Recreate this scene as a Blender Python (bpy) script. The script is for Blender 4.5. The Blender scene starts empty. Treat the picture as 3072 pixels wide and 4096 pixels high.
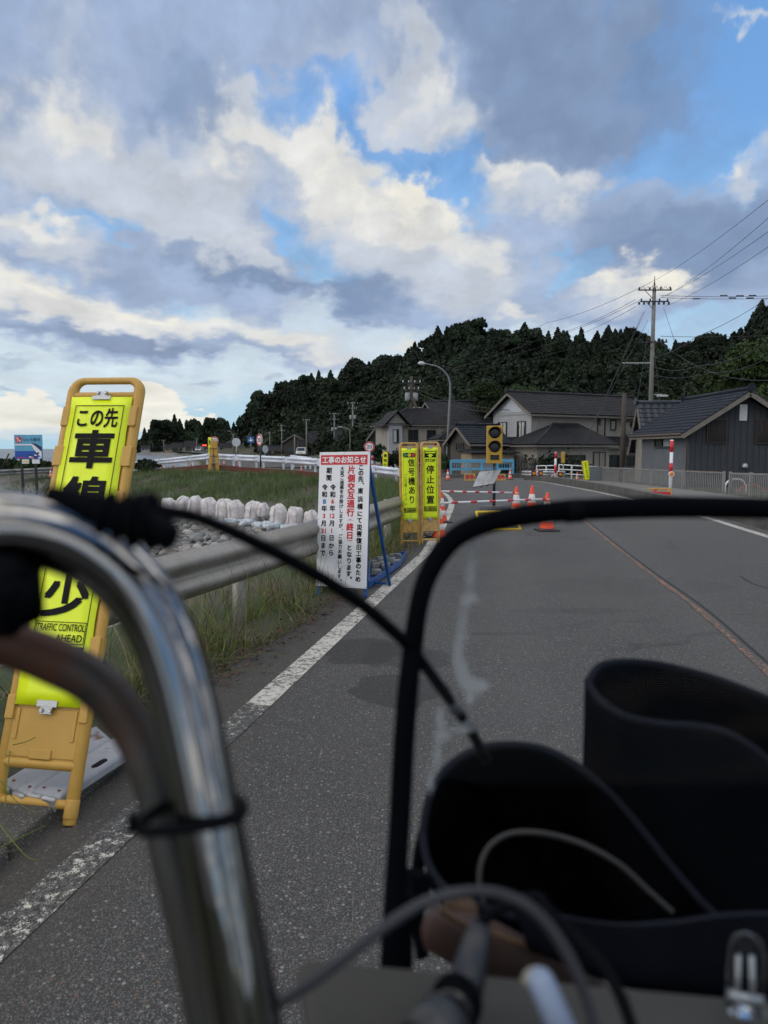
import bpy, bmesh, math, random
import numpy as np
from mathutils import Vector, Matrix, Euler
R = math.radians
SC = bpy.context.scene
COL = SC.collection
# ------------------------------------------------------------------ camera
H = 1.45; TH = R(4.99); F = 2900.0
CT, ST = math.cos(TH), math.sin(TH)
cam = bpy.data.cameras.new('camera'); cam_o = bpy.data.objects.new('camera', cam); COL.objects.link(cam_o)
cam_o.location = (0, 0, H); cam_o.rotation_euler = (R(90) - TH, 0, 0)
cam.sensor_fit = 'VERTICAL'; cam.sensor_height = 36; cam.sensor_width = 27; cam.lens = F/4096*36
cam.clip_start = 0.02; cam.clip_end = 20000
cam.dof.use_dof = True; cam.dof.focus_distance = 7.0; cam.dof.aperture_fstop = 6.0
SC.camera = cam_o
SC.view_settings.view_transform = 'Standard'; SC.view_settings.look = 'None'
SC.view_settings.exposure = 0.0; SC.view_settings.gamma = 1.0
SC.cycles.use_denoising = True
SC.cycles.max_bounces = 6; SC.cycles.transparent_max_bounces = 16
SC.cycles.sample_clamp_indirect = 4.0
def ray(px, py):
    vx = (px-1536)/F; vy = -(py-2048)/F
    return Vector((vx, CT+vy*ST, -ST+vy*CT))
def A(px, py, Y):
    d = ray(px, py); t = Y/d.y
    return Vector((d.x*t, Y, H+d.z*t))
def G(px, py, z=0.0):
    d = ray(px, py); t = (z-H)/d.z
    return Vector((d.x*t, d.y*t, z))
def lerp(a, b, t): return a+(b-a)*t
# ------------------------------------------------------------------ sky
world = bpy.data.worlds.new('World'); SC.world = world; world.use_nodes = True
NT = world.node_tree; NT.nodes.clear()
SUN_EL, SUN_AZ = R(24), R(-118)      # azimuth from +Y, clockwise towards +X; the sun stands low over the sea, left and behind
# --- the sky is computed here: clouds as warped noise over soft masses, in (azimuth, elevation)
def s2l(c):
    c = np.asarray(c, float)/255
    return np.where(c > .04, ((c+.055)/1.055)**2.4, c/12.92)
_rs = np.random.RandomState(11)
_perm = _rs.permutation(512); _gr = _rs.rand(512)*2*np.pi; _gx, _gy = np.cos(_gr), np.sin(_gr)
def perlin(x, y):
    xi = np.floor(x).astype(int); yi = np.floor(y).astype(int); xf = x-xi; yf = y-yi
    u = xf*xf*xf*(xf*(xf*6-15)+10); v = yf*yf*yf*(yf*(yf*6-15)+10)
    def g(a, b, dx, dy):
        h = _perm[(_perm[(xi+a) & 511]+yi+b) & 511]
        return _gx[h]*dx+_gy[h]*dy
    n0 = g(0, 0, xf, yf); n1 = g(1, 0, xf-1, yf); n2 = g(0, 1, xf, yf-1); n3 = g(1, 1, xf-1, yf-1)
    a = n0+(n1-n0)*u; b = n2+(n3-n2)*u
    return (a+(b-a)*v)*1.5
def fbm(x, y, oct=6, rough=.5, billow=False):
    s = 0; a = 1; t = 0
    for i in range(oct):
        p = perlin(x+i*17.3, y+i*9.1)
        if billow: p = np.abs(p)*2-.5
        s = s+a*p; t += a; a *= rough; x = x*2.03; y = y*2.03
    return s/t
def sstep(v, lo, hi):
    t = np.clip((v-lo)/(hi-lo), 0, 1); return t*t*(3-2*t)
# clear sky by elevation (radians): sRGB
SKY_EL = [0, .03, .09, .17, .27, .38, .53]
SKY_RGB = [(178, 214, 232), (182, 216, 234), (184, 214, 234), (168, 204, 234), (136, 184, 233), (120, 170, 228), (112, 162, 223)]
# layer: colour, [(x, y, rx, ry, rotation, strength)], lo, hi, coarse noise, fine noise, opacity, warp amount
LAYERS = [
 ((216, 228, 236), [(250, 640, 700, 130, 0, .9), (700, 620, 500, 130, 0, 1.0), (1150, 620, 300, 100, 0, .6), (400, 790, 500, 60, 0, .8), (100, 850, 400, 50, 0, .5), (850, 620, 250, 90, 0, .7), (1000, 700, 300, 60, 0, .5), (300, 560, 300, 60, 0, .5)], .1, 1.0, .6, .4, .8, 1),
 ((163, 181, 211), [(120, 60, 420, 260, 0, 1.6), (200, 300, 380, 200, 0, 1.5), (450, 150, 180, 170, 0, 1.3), (760, 60, 300, 110, 8, 1.4), (960, 180, 120, 120, 10, 1.3),
   (1190, 130, 240, 230, 0, 2.0), (1080, 300, 110, 50, 0, .9), (1300, 290, 150, 90, 0, 1.3), (1380, 170, 60, 120, 0, .8), (340, 440, 200, 50, 8, 1.4), (100, 400, 200, 60, 4, 1.3), (570, 340, 80, 70, 30, 1.2), (680, 420, 150, 80, 28, 1.5), (860, 500, 200, 90, 22, 1.5), (1000, 580, 150, 90, 10, 1.4),
   (60, 520, 110, 70, 8, 1.4), (200, 570, 110, 50, 16, 1.1), (460, 530, 170, 60, 14, 1.4), (600, 595, 90, 36, 8, 1.2), (1150, 430, 120, 60, 0, 1.2), (1230, 500, 120, 80, 0, 1.2), (1450, 520, 180, 110, -4, 1.7), (1600, 380, 100, 60, -12, 1.5), (1600, 560, 160, 100, 0, 1.5),
   (1350, 640, 130, 50, -5, .9), (810, 640, 80, 50, 0, 1.2), (930, 660, 90, 50, 0, 1.0), (1060, 670, 90, 40, 0, .9), (540, 680, 60, 26, 15, 1.1), (60, 700, 140, 30, 8, 1.2), (300, 735, 190, 30, 4, 1.3), (640, 765, 150, 26, 5, 1.0)], .10, .95, .6, .4, .97, 1),
 (None, [(690, 240, 80, 36, 20, 1.3), (790, 290, 100, 44, 20, 1.7), (890, 355, 100, 56, 20, 2.2), (980, 400, 90, 56, 0, 2.0), (1050, 385, 60, 30, 0, 1.2), (600, 230, 40, 40, 0, .7), (1430, 130, 40, 80, 0, .6), (500, 355, 20, 40, 0, .8), (500, 190, 40, 30, 0, .5),
   (160, 488, 100, 24, 8, 1.4), (300, 505, 60, 20, 10, 1.1), (620, 500, 60, 26, 24, 1.2), (700, 530, 70, 30, 20, 1.3), (740, 600, 70, 28, 0, 1.4), (1345, 400, 30, 30, 0, .6), (1570, 130, 120, 130, 0, 2.3), (1500, 270, 120, 70, 0, 2.1), (1620, 240, 80, 50, 0, 1.6), (1200, 530, 40, 26, 0, .7), (1480, 340, 50, 18, 0, .8),
   (40, 590, 120, 14, 0, .5), (400, 650, 120, 18, 5, .5), (1290, 570, 60, 20, 0, .8), (1250, 600, 60, 30, 0, 1.0), (1500, 690, 110, 20, 0, 1.0), (1330, 365, 60, 16, 0, .6)], .18, .95, .4, .5, .96, 1.3),
 ((122, 144, 178), [(1230, 60, 210, 110, 0, 1.7), (1180, 220, 170, 100, 10, 1.2), (1360, 250, 110, 60, 0, .8), (470, 300, 60, 90, 15, .9), (30, 230, 80, 60, 0, .9), (330, 210, 60, 60, 0, .7), (450, 200, 90, 60, 0, .6),
   (590, 605, 110, 22, 6, 1.4), (470, 575, 90, 26, 12, 1.0), (800, 640, 80, 50, 10, 1.5), (860, 600, 60, 30, 0, .6), (1450, 560, 170, 80, 0, 1.2), (1600, 470, 130, 70, 0, 1.2), (1300, 490, 60, 60, 0, .6), (1000, 10, 200, 40, 0, .9), (200, 590, 80, 30, 12, .8), (1180, 370, 120, 40, 0, .6), (1050, 650, 90, 30, 0, .5), (1300, 690, 120, 20, 0, .5), (300, 440, 160, 26, 0, .4)], .1, 1.35, .45, .3, .8, 1),
 ((200, 207, 218), [(150, 340, 190, 70, 6, 1.3), (300, 400, 150, 50, 6, 1.1), (220, 270, 100, 60, 0, .7), (440, 340, 60, 70, 0, 1.0), (400, 420, 100, 40, 0, .8), (620, 330, 110, 70, 20, 1.2), (850, 180, 50, 110, -12, 1.3), (960, 280, 90, 60, 15, 1.3), (700, 150, 90, 50, 0, .5),
   (60, 500, 100, 36, 4, 1.1), (120, 540, 80, 30, 10, .8), (430, 510, 110, 36, 8, 1.2), (520, 560, 110, 26, 12, 1.0), (860, 520, 170, 70, 22, 1.6), (1020, 570, 100, 60, 0, 1.2), (1000, 640, 100, 30, 0, .8), (1150, 410, 120, 30, 0, 1.1), (1280, 420, 60, 40, 0, .6), (1600, 350, 90, 26, -15, 1.0), (1320, 650, 60, 30, 0, .9), (540, 215, 44, 24, 0, 1.0), (1120, 690, 70, 22, 0, 1.0), (680, 750, 120, 30, 4, 1.3), (540, 690, 50, 20, 10, .6), (110, 90, 50, 80, -10, .5)], .02, 1.2, .55, .3, .92, 1.1),
 ((228, 228, 225), [(130, 240, 60, 40, 20, .9), (190, 290, 70, 36, 10, .8), (440, 320, 30, 60, -12, 1.1), (880, 120, 26, 80, -8, .6), (900, 190, 36, 40, 0, .5), (985, 290, 60, 26, 18, .8),
   (560, 290, 60, 26, 10, 1.0), (640, 320, 90, 46, 28, 1.3), (720, 380, 110, 50, 26, 1.6), (790, 440, 110, 40, 20, 1.3), (870, 430, 60, 50, 10, 1.3), (960, 480, 90, 36, 24, 1.2), (1050, 540, 60, 40, 30, .8), (775, 340, 22, 22, 0, .9), (20, 630, 100, 40, 10, 1.5), (120, 670, 90, 30, 8, 1.4), (250, 690, 80, 30, 4, 1.4), (370, 700, 80, 28, 8, 1.3),
   (450, 715, 50, 20, 10, .9), (580, 730, 80, 22, 10, 1.2), (680, 745, 100, 22, 5, 1.2), (1415, 615, 46, 36, 0, 1.6), (1320, 625, 44, 26, 0, 1.3), (1590, 40, 50, 14, 26, .8), (1630, 75, 40, 14, 30, .8), (1560, 335, 44, 16, -12, 1.2), (1130, 390, 60, 16, 5, 1.0), (1250, 405, 50, 16, 0, .9),
   (30, 475, 80, 22, 4, 1.1), (110, 490, 40, 24, 20, .9), (1140, 680, 56, 18, 0, 1.4), (870, 750, 26, 16, 0, 1.3), (530, 545, 60, 16, 10, .6), (720, 600, 40, 14, 0, .7), (600, 650, 80, 16, 0, .5)], .10, 1.5, .55, .5, .95, 1.1),
 ((248, 243, 228), [(720, 375, 70, 30, 24, .7), (870, 410, 36, 34, 10, 1.2), (800, 440, 60, 26, 20, .6), (960, 470, 50, 20, 20, .7), (1420, 600, 36, 30, 0, 1.4), (250, 680, 50, 16, 0, .9), (350, 690, 40, 16, 0, .8), (30, 630, 80, 16, 10, .9), (1320, 620, 24, 14, 0, .8), (435, 330, 12, 34, -10, .5)], .25, 1.25, .4, .55, .85, 1.1),
 (None, [(860, 335, 70, 26, 22, 1.0), (960, 395, 70, 34, 10, 1.3), (740, 262, 60, 22, 20, .8), (640, 505, 40, 18, 24, .7), (730, 590, 50, 20, 0, .8), (190, 490, 70, 14, 8, .7), (1040, 400, 40, 20, 0, .7)], .25, 1.0, .3, .5, .85, 1.2),
 ((132, 148, 178), [(250, 742, 120, 13, 5, 1.2), (390, 750, 90, 11, 5, 1.1), (60, 720, 90, 12, 8, .5), (640, 780, 80, 10, 5, .4)], .15, 1.1, .4, .5, .75, .8),
 ((246, 241, 228), [(-10, 890, 40, 30, 0, 1.6), (40, 880, 26, 22, 0, 1.2), (95, 880, 28, 34, 0, 1.8), (140, 908, 44, 22, 0, 1.3), (318, 868, 34, 36, 0, 1.8), (352, 888, 34, 26, 0, 1.5), (395, 905, 30, 18, 0, 1.2), (430, 906, 20, 16, 0, 1.3), (40, 925, 90, 18, 0, 1.1), (370, 925, 90, 16, 0, 1.1)], .38, .85, .25, 1.0, .88, .8),
 ((200, 218, 232), [(60, 940, 200, 16, 0, 1.0), (380, 942, 160, 12, 0, .9), (60, 905, 60, 10, 0, .35), (350, 905, 50, 10, 0, .35)], .2, 1.1, .3, .4, .8, .4),
 ((166, 184, 206), [(180, 778, 30, 15, 10, 1.0), (35, 776, 46, 9, 0, 1.0), (435, 820, 38, 8, -4, 1.2), (20, 842, 26, 5, 0, 1.0), (588, 820, 20, 9, 0, .9), (350, 772, 40, 7, 4, .8), (545, 845, 30, 7, 0, .6)], .25, 1.15, .3, .6, .7, .8),
]
def sky_rgb(az, el):
    """linear RGB of the sky in the photographed quarter, arrays of azimuth and elevation"""
    U = az*4.2+9; V = 2.4*np.log(np.maximum(el, -.05)+.12)+9
    wx = fbm(U*2.0, V*2.0, 4); wy = fbm(U*2.0+31, V*2.0+7, 4)
    fx = fbm(U*7+3, V*7+1, 5, .55); fy = fbm(U*7+51, V*7+77, 5, .55)
    coarse = fbm(U*2.6+wx*.5, V*2.6+wy*.5, 7, .55)
    lump = -fbm(U*6+fx*.35, V*6+fy*.35, 5, .52, True)
    fine = .5*fbm(U*9+wx*1.2, V*9+wy*1.2, 6, .55)+.5*lump
    soft = fbm(U*3.1+fx*.25, V*3.6+fy*.25, 5, .5)
    rgb = np.stack([np.interp(el, SKY_EL, [s2l(c)[k] for c in SKY_RGB]) for k in range(3)], -1)
    shade = np.zeros_like(az); clear = rgb.copy()
    for (col, lst, lo, hi, na, nf, op, wa) in LAYERS:
        k = (el*0+.35+np.clip(el, 0, .4)*1.6)*wa
        a1 = az+(wx*.085+fx*.030)*k; e1 = el+(wy*.055+fy*.022)*k
        f = np.zeros_like(az)
        for (dx, dy, rx, ry, rot, st) in lst:
            d = ray(dx*1.8517, dy*1.8517).normalized()
            a0, e0 = math.atan2(d.x, d.y), math.asin(d.z)
            c, s = math.cos(R(rot)), math.sin(R(rot))
            p = (a1-a0)*1566; q = (e1-e0)*1566
            f += st*np.exp(-(((p*c-q*s)/rx)**2+((p*s+q*c)/ry)**2)*.9)
        m = np.minimum(f*2, 1)
        a = sstep(f+coarse*na*m+fine*nf*m, lo, hi)*op
        cl = clear if col is None else s2l(col)
        rgb = rgb*(1-a[..., None])+cl*a[..., None]
        if col is not None and sum(col) > 420: shade = np.maximum(shade*(1-a), a*sstep(f, lo, hi+.3))
    t = 1+shade*(soft*.24+coarse*.16+fine*.07)
    return rgb*t[..., None]
def build_sky():
    W, Hh = 6144, 3072
    def generic(az, el):
        x, y, z = np.sin(az)*np.cos(el), np.cos(az)*np.cos(el), np.sin(el)
        k = 1/(np.maximum(z, 0)+.22)
        n = fbm(x*k*2.2+5, y*k*2.2+3, 6, .55)
        a = sstep(n, -.2, .1); b = sstep(n, -.02, .30)
        c = np.stack([np.interp(np.maximum(el, 0), SKY_EL, [s2l(q)[j] for q in SKY_RGB]) for j in range(3)], -1)
        c = c*(1-a[..., None])+s2l((150, 154, 162))*1.2*a[..., None]
        sidew = np.clip(.5-.5*np.sin(az-.3), 0, 1)       # the side of the sun has brighter, warmer cloud
        up = (.62+1.7*np.clip(z, 0, 1))[..., None]; lit = (s2l((240, 236, 228))*1.95*(1-sidew[..., None])+s2l((255, 244, 226))*2.8*sidew[..., None])*up
        c = c*(1-b[..., None]*.85)+lit*b[..., None]*.85
        c[el < 0] = s2l((120, 130, 136))
        return c
    s = 3
    az_f = lambda i: np.pi/2-(.5-(i+.5)/W)*2*np.pi
    el_f = lambda j: ((j+.5)/Hh-.5)*np.pi
    ii, jj = np.meshgrid(np.arange(0, W, s)+s/2, np.arange(0, Hh, s)+s/2)
    azg = (az_f(ii)+np.pi) % (2*np.pi)-np.pi
    low = generic(azg, el_f(jj))
    img = np.repeat(np.repeat(low, s, 0), s, 1)
    for ax in (0, 1): img = (np.roll(img, 2, ax)+np.roll(img, 1, ax)+img+np.roll(img, -1, ax)+np.roll(img, -2, ax))/5
    az_all = (az_f(np.arange(W))+np.pi) % (2*np.pi)-np.pi
    cols = np.where(np.abs(az_all) < R(40))[0]; i0, i1 = cols.min(), cols.max()+1
    el_all = el_f(np.arange(Hh)); rows = np.where((el_all > R(-2)) & (el_all < R(40)))[0]; j0, j1 = rows.min(), rows.max()+1
    A2, E2 = np.meshgrid(az_all[i0:i1], el_all[j0:j1])
    fr = sky_rgb(A2, E2)
    w = (1-sstep(np.abs(A2), R(30), R(39)))*(1-sstep(E2, R(32), R(39)))*sstep(E2, R(-1.5), R(-.2))
    w = w[..., None]
    img[j0:j1, i0:i1] = img[j0:j1, i0:i1]*(1-w)+fr*w
    # the cloud cover is nothing but these values divided by the world's strength of 0.1
    px = np.ones((Hh, W, 4), np.float32); px[..., :3] = img*10
    im = bpy.data.images.new('cloudy_sky', W, Hh, alpha=False, float_buffer=True)
    im.colorspace_settings.name = 'Linear Rec.709'
    im.pixels.foreach_set(px.ravel()); im.update(); im.pack()
    return im
NT.nodes.clear()
_n = NT.nodes; _L = NT.links.new
_tc = _n.new('ShaderNodeTexCoord'); _env = _n.new('ShaderNodeTexEnvironment'); _env.image = build_sky(); _env.interpolation = 'Linear'
_L(_tc.outputs['Generated'], _env.inputs[0])
_nish = _n.new('ShaderNodeTexSky'); _nish.sky_type = 'NISHITA'; _nish.sun_disc = False; _nish.sun_elevation = SUN_EL; _nish.sun_rotation = SUN_AZ
_mx = _n.new('ShaderNodeMix'); _mx.data_type = 'RGBA'; _mx.inputs[0].default_value = .04
_L(_env.outputs[0], _mx.inputs[6]); _L(_nish.outputs[0], _mx.inputs[7])
_bg = _n.new('ShaderNodeBackground'); _L(_mx.outputs[2], _bg.inputs[0]); _bg.inputs[1].default_value = .1
_o = _n.new('ShaderNodeOutputWorld'); _L(_bg.outputs[0], _o.inputs[0])
world.cycles.sampling_method = 'MANUAL'; world.cycles.sample_map_resolution = 512
sun = bpy.data.lights.new('sun', 'SUN'); sun.energy = .6; sun.angle = R(35); sun.color = (1, .92, .82)
sun_o = bpy.data.objects.new('sun', sun); COL.objects.link(sun_o)
sd = Vector((math.sin(SUN_AZ)*math.cos(SUN_EL), math.cos(SUN_AZ)*math.cos(SUN_EL), math.sin(SUN_EL)))
sun_o.rotation_euler = sd.to_track_quat('Z', 'Y').to_euler()
# ------------------------------------------------------------------ materials
MATS = {}
def mat(name, col, rough=.6, metal=0, spec=.5, bump=None, var=None, vscale=8, coat=0, coord='Object', emit=None):
    """plain surface; var = amount of slow colour variation, bump = (scale, strength, distance)"""
    if name in MATS: return MATS[name]
    m = bpy.data.materials.new(name); m.use_nodes = True; MATS[name] = m
    nt = m.node_tree; b = nt.nodes['Principled BSDF']; L = nt.links.new
    b.inputs['Base Color'].default_value = (*col, 1); b.inputs['Roughness'].default_value = rough
    b.inputs['Metallic'].default_value = metal; b.inputs['Specular IOR Level'].default_value = spec; b.inputs['Coat Weight'].default_value = coat
    tc = nt.nodes.new('ShaderNodeTexCoord')
    if var:
        n = nt.nodes.new('ShaderNodeTexNoise'); n.inputs['Scale'].default_value = vscale; n.inputs['Detail'].default_value = 6; n.inputs['Roughness'].default_value = .62
        L(tc.outputs[coord], n.inputs['Vector'])
        mr = nt.nodes.new('ShaderNodeMapRange'); L(n.outputs['Fac'], mr.inputs[0]); mr.inputs[1].default_value = .3; mr.inputs[2].default_value = .7
        mr.inputs[3].default_value = 1-var; mr.inputs[4].default_value = 1+var
        mu = nt.nodes.new('ShaderNodeVectorMath'); mu.operation = 'SCALE'; mu.inputs[0].default_value = col; L(mr.outputs[0], mu.inputs['Scale'])
        L(mu.outputs[0], b.inputs['Base Color'])
        m2 = nt.nodes.new('ShaderNodeMapRange'); L(n.outputs['Fac'], m2.inputs[0]); m2.inputs[1].default_value = .3; m2.inputs[2].default_value = .7
        m2.inputs[3].default_value = max(.05, rough-.12); m2.inputs[4].default_value = min(1, rough+.12); L(m2.outputs[0], b.inputs['Roughness'])
    if bump:
        n = nt.nodes.new('ShaderNodeTexNoise'); n.inputs['Scale'].default_value = bump[0]; n.inputs['Detail'].default_value = 5
        L(tc.outputs[coord], n.inputs['Vector'])
        bp = nt.nodes.new('ShaderNodeBump'); bp.inputs['Strength'].default_value = bump[1]; bp.inputs['Distance'].default_value = bump[2]
        L(n.outputs['Fac'], bp.inputs['Height']); L(bp.outputs[0], b.inputs['Normal'])
    if emit: b.inputs['Emission Color'].default_value = (*emit[:3], 1); b.inputs['Emission Strength'].default_value = emit[3]
    return m
class NM:
    """short hand for building a node material"""
    def __init__(s, name):
        s.m = bpy.data.materials.new(name); s.m.use_nodes = True; MATS[name] = s.m
        s.nt = s.m.node_tree; s.b = s.nt.nodes['Principled BSDF']; s.L = s.nt.links.new
        s.tc = s.nt.nodes.new('ShaderNodeTexCoord').outputs; s.obj = s.tc['Object']
    def n(s, t, **k):
        x = s.nt.nodes.new('ShaderNode'+t)
        for a, b in k.items(): setattr(x, a, b)
        return x
    def setin(s, sock, v):
        if hasattr(v, 'links') or hasattr(v, 'is_output'): s.L(v, sock)
        else: sock.default_value = v
    def math(s, op, a, b=0, c=None, clamp=False):
        x = s.n('Math', operation=op, use_clamp=clamp); s.setin(x.inputs[0], a); s.setin(x.inputs[1], b)
        if c is not None: s.setin(x.inputs[2], c)
        return x.outputs[0]
    def mix(s, f, a, b, mode='MIX'):
        x = s.n('Mix', data_type='RGBA', blend_type=mode); s.setin(x.inputs[0], f)
        s.setin(x.inputs[6], a if not isinstance(a, tuple) else (*a, 1)); s.setin(x.inputs[7], b if not isinstance(b, tuple) else (*b, 1))
        return x.outputs[2]
    def ramp(s, v, lo, hi, a=0., b=1.):
        x = s.n('MapRange'); s.setin(x.inputs[0], v); x.inputs[1].default_value = lo; x.inputs[2].default_value = hi; x.inputs[3].default_value = a; x.inputs[4].default_value = b
        return x.outputs[0]
    def noise(s, scale, detail=5, rough=.6, vec=None, stretch=None, out='Fac'):
        x = s.n('TexNoise'); v = vec or s.obj
        if stretch:
            mp = s.n('Mapping'); s.L(v, mp.inputs[0]); mp.inputs['Scale'].default_value = stretch; v = mp.outputs[0]
        s.L(v, x.inputs['Vector']); x.inputs['Scale'].default_value = scale; x.inputs['Detail'].default_value = detail; x.inputs['Roughness'].default_value = rough
        return x.outputs[out]
    def vor(s, scale, feature='F1', out='Distance', vec=None, rand=1):
        x = s.n('TexVoronoi', feature=feature); s.L(vec or s.obj, x.inputs['Vector']); x.inputs['Scale'].default_value = scale; x.inputs['Randomness'].default_value = rand
        return x.outputs[out]
    def xyz(s, vec=None):
        x = s.n('SeparateXYZ'); s.L(vec or s.obj, x.inputs[0]); return x.outputs
    def bump(s, h, strength, dist, prev=None):
        x = s.n('Bump'); s.setin(x.inputs['Height'], h); x.inputs['Strength'].default_value = strength; x.inputs['Distance'].default_value = dist
        if prev is not None: s.L(prev, x.inputs['Normal'])
        return x.outputs[0]
    def done(s, color=None, rough=None, normal=None, **k):
        if color is not None: s.setin(s.b.inputs['Base Color'], color if not isinstance(color, tuple) else (*color, 1))
        if rough is not None: s.setin(s.b.inputs['Roughness'], rough)
        if normal is not None: s.L(normal, s.b.inputs['Normal'])
        for a, b in k.items(): s.setin(s.b.inputs[a], b)
        return s.m
# ------------------------------------------------------------------ mesh helpers
class MB:
    """collects faces of one part; build() links them as one mesh object"""
    def __init__(s): s.v = []; s.f = []; s.mi = []; s.sm = []; s.M = Matrix()
    def add(s, vs, fs, mi=0, smooth=False, M=None):
        n = len(s.v); M = M if M is not None else s.M
        s.v += [tuple(M @ Vector(p)) for p in vs]
        s.f += [tuple(i+n for i in f) for f in fs]; s.mi += [mi]*len(fs); s.sm += [smooth]*len(fs)
        return s
    def box(s, x0, x1, y0, y1, z0, z1, mi=0, M=None):
        vs = [(x, y, z) for x in (x0, x1) for y in (y0, y1) for z in (z0, z1)]
        return s.add(vs, [(0, 1, 3, 2), (4, 6, 7, 5), (0, 4, 5, 1), (2, 3, 7, 6), (0, 2, 6, 4), (1, 5, 7, 3)], mi, False, M)
    def bar(s, p, q, w, h, up=(0, 0, 1), mi=0):
        p, q = Vector(p), Vector(q); d = (q-p); l = d.length; d.normalize(); up = Vector(up)
        if abs(d.dot(up)) > .98: up = Vector((0, 1, 0))
        x = d.cross(up).normalized(); z = x.cross(d)
        vs = [p+d*a*l+x*b*w/2+z*c*h/2 for a in (0, 1) for b in (-1, 1) for c in (-1, 1)]
        return s.add(vs, [(0, 1, 3, 2), (4, 6, 7, 5), (0, 4, 5, 1), (2, 3, 7, 6), (0, 2, 6, 4), (1, 5, 7, 3)], mi)
    def tube(s, pts, r, n=12, mi=0, cap=True, smooth=True, closed=False, flat=1.0, up=None):
        pts = [Vector(p) for p in pts]; m = len(pts)
        rr = r if isinstance(r, (list, tuple)) else [r]*m
        vs = []; prev = None
        for i, p in enumerate(pts):
            if closed: t = pts[(i+1) % m]-pts[i-1]
            else: t = pts[min(i+1, m-1)]-pts[max(i-1, 0)]
            t.normalize()
            if prev is None:
                u = Vector(up) if up else (Vector((0, 0, 1)) if abs(t.z) < .9 else Vector((0, 1, 0)))
                a = (u-t*u.dot(t)).normalized()
            else: a = (prev-t*prev.dot(t)).normalized()
            prev = a; b = t.cross(a)
            for k in range(n):
                an = 2*math.pi*k/n
                vs.append(p+a*math.cos(an)*rr[i]+b*math.sin(an)*rr[i]*flat)
        fs = []
        for i in range(m if closed else m-1):
            j = (i+1) % m
            for k in range(n):
                k2 = (k+1) % n; fs.append((i*n+k, i*n+k2, j*n+k2, j*n+k))
        s.add(vs, fs, mi, smooth)
        if cap and not closed:
            o = len(s.v)-len(vs)
            s.f += [tuple(o+k for k in range(n))[::-1], tuple(o+(m-1)*n+k for k in range(n))]; s.mi += [mi]*2; s.sm += [False]*2
        return s
    def cyl(s, p, q, r, n=16, mi=0, r2=None): return s.tube([p, q], [r, r2 if r2 is not None else r], n, mi)
    def lathe(s, prof, n=24, mi=0, c=(0, 0, 0), smooth=True):
        vs = [(c[0]+r*math.cos(2*math.pi*k/n), c[1]+r*math.sin(2*math.pi*k/n), c[2]+z) for r, z in prof for k in range(n)]
        fs = [(i*n+k, i*n+(k+1) % n, (i+1)*n+(k+1) % n, (i+1)*n+k) for i in range(len(prof)-1) for k in range(n)]
        return s.add(vs, fs, mi, smooth)
    def prism(s, poly, y0, y1, mi=0, M=None):
        """polygon in x,z extruded along y"""
        n = len(poly); vs = [(x, y0, z) for x, z in poly]+[(x, y1, z) for x, z in poly]
        fs = [tuple(range(n)), tuple(range(2*n-1, n-1, -1))]+[(i, i+n, (i+1) % n+n, (i+1) % n) for i in range(n)]
        return s.add(vs, fs, mi, False, M)
    def grid(s, P, mi=0, smooth=True):
        """P[i][j] points"""
        a, b = len(P), len(P[0]); vs = [p for row in P for p in row]
        return s.add(vs, [(i*b+j, i*b+j+1, (i+1)*b+j+1, (i+1)*b+j) for i in range(a-1) for j in range(b-1)], mi, smooth)
    def build(s, name, mats, parent=None, bevel=0, seg=2, solid=0, recalc=True, **k):
        me = bpy.data.meshes.new(name); me.from_pydata([tuple(v) for v in s.v], [], s.f)
        for m in (mats if isinstance(mats, (list, tuple)) else [mats]): me.materials.append(m)
        me.polygons.foreach_set('material_index', s.mi); me.polygons.foreach_set('use_smooth', s.sm)
        if recalc:
            bm = bmesh.new(); bm.from_mesh(me); bmesh.ops.recalc_face_normals(bm, faces=bm.faces); bm.to_mesh(me); bm.free()
        me.update()
        return link(name, me, parent, bevel, seg, solid, **k)
def link(name, me, parent=None, bevel=0, seg=2, solid=0, **k):
    o = bpy.data.objects.new(name, me); COL.objects.link(o)
    if parent is not None: o.parent = parent
    if solid: x = o.modifiers.new('thickness', 'SOLIDIFY'); x.thickness = solid; x.offset = 0
    if bevel:
        x = o.modifiers.new('bevel', 'BEVEL'); x.width = bevel; x.segments = seg; x.limit_method = 'ANGLE'; x.angle_limit = R(40)
    tag(o, **k); return o
def npmesh(name, V, Fq, mats, parent=None, smooth=False, mi=None, **k):
    me = bpy.data.meshes.new(name); V = np.asarray(V, np.float32); Fq = np.asarray(Fq, np.int32); n = Fq.shape[1]
    me.vertices.add(len(V)); me.vertices.foreach_set('co', V.ravel())
    me.loops.add(Fq.size); me.loops.foreach_set('vertex_index', Fq.ravel())
    me.polygons.add(len(Fq)); me.polygons.foreach_set('loop_start', np.arange(0, Fq.size, n, dtype=np.int32)); me.polygons.foreach_set('loop_total', np.full(len(Fq), n, np.int32))
    for m in (mats if isinstance(mats, (list, tuple)) else [mats]): me.materials.append(m)
    if mi is not None: me.polygons.foreach_set('material_index', np.asarray(mi, np.int32))
    me.polygons.foreach_set('use_smooth', np.full(len(Fq), smooth)); me.update(calc_edges=True); me.validate()
    return link(name, me, parent, **k)
def tag(o, label=None, cat=None, group=None, kind=None):
    if label: o['label'] = label
    if cat: o['category'] = cat
    if group: o['group'] = group
    if kind: o['kind'] = kind
    return o
def thing(name, loc, label, cat, group=None, rz=0, rot=None, kind=None):
    o = bpy.data.objects.new(name, None); o.empty_display_size = .1; COL.objects.link(o); o.location = loc
    o.rotation_euler = rot if rot else (0, 0, rz)
    return tag(o, label, cat, group, kind)
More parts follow.
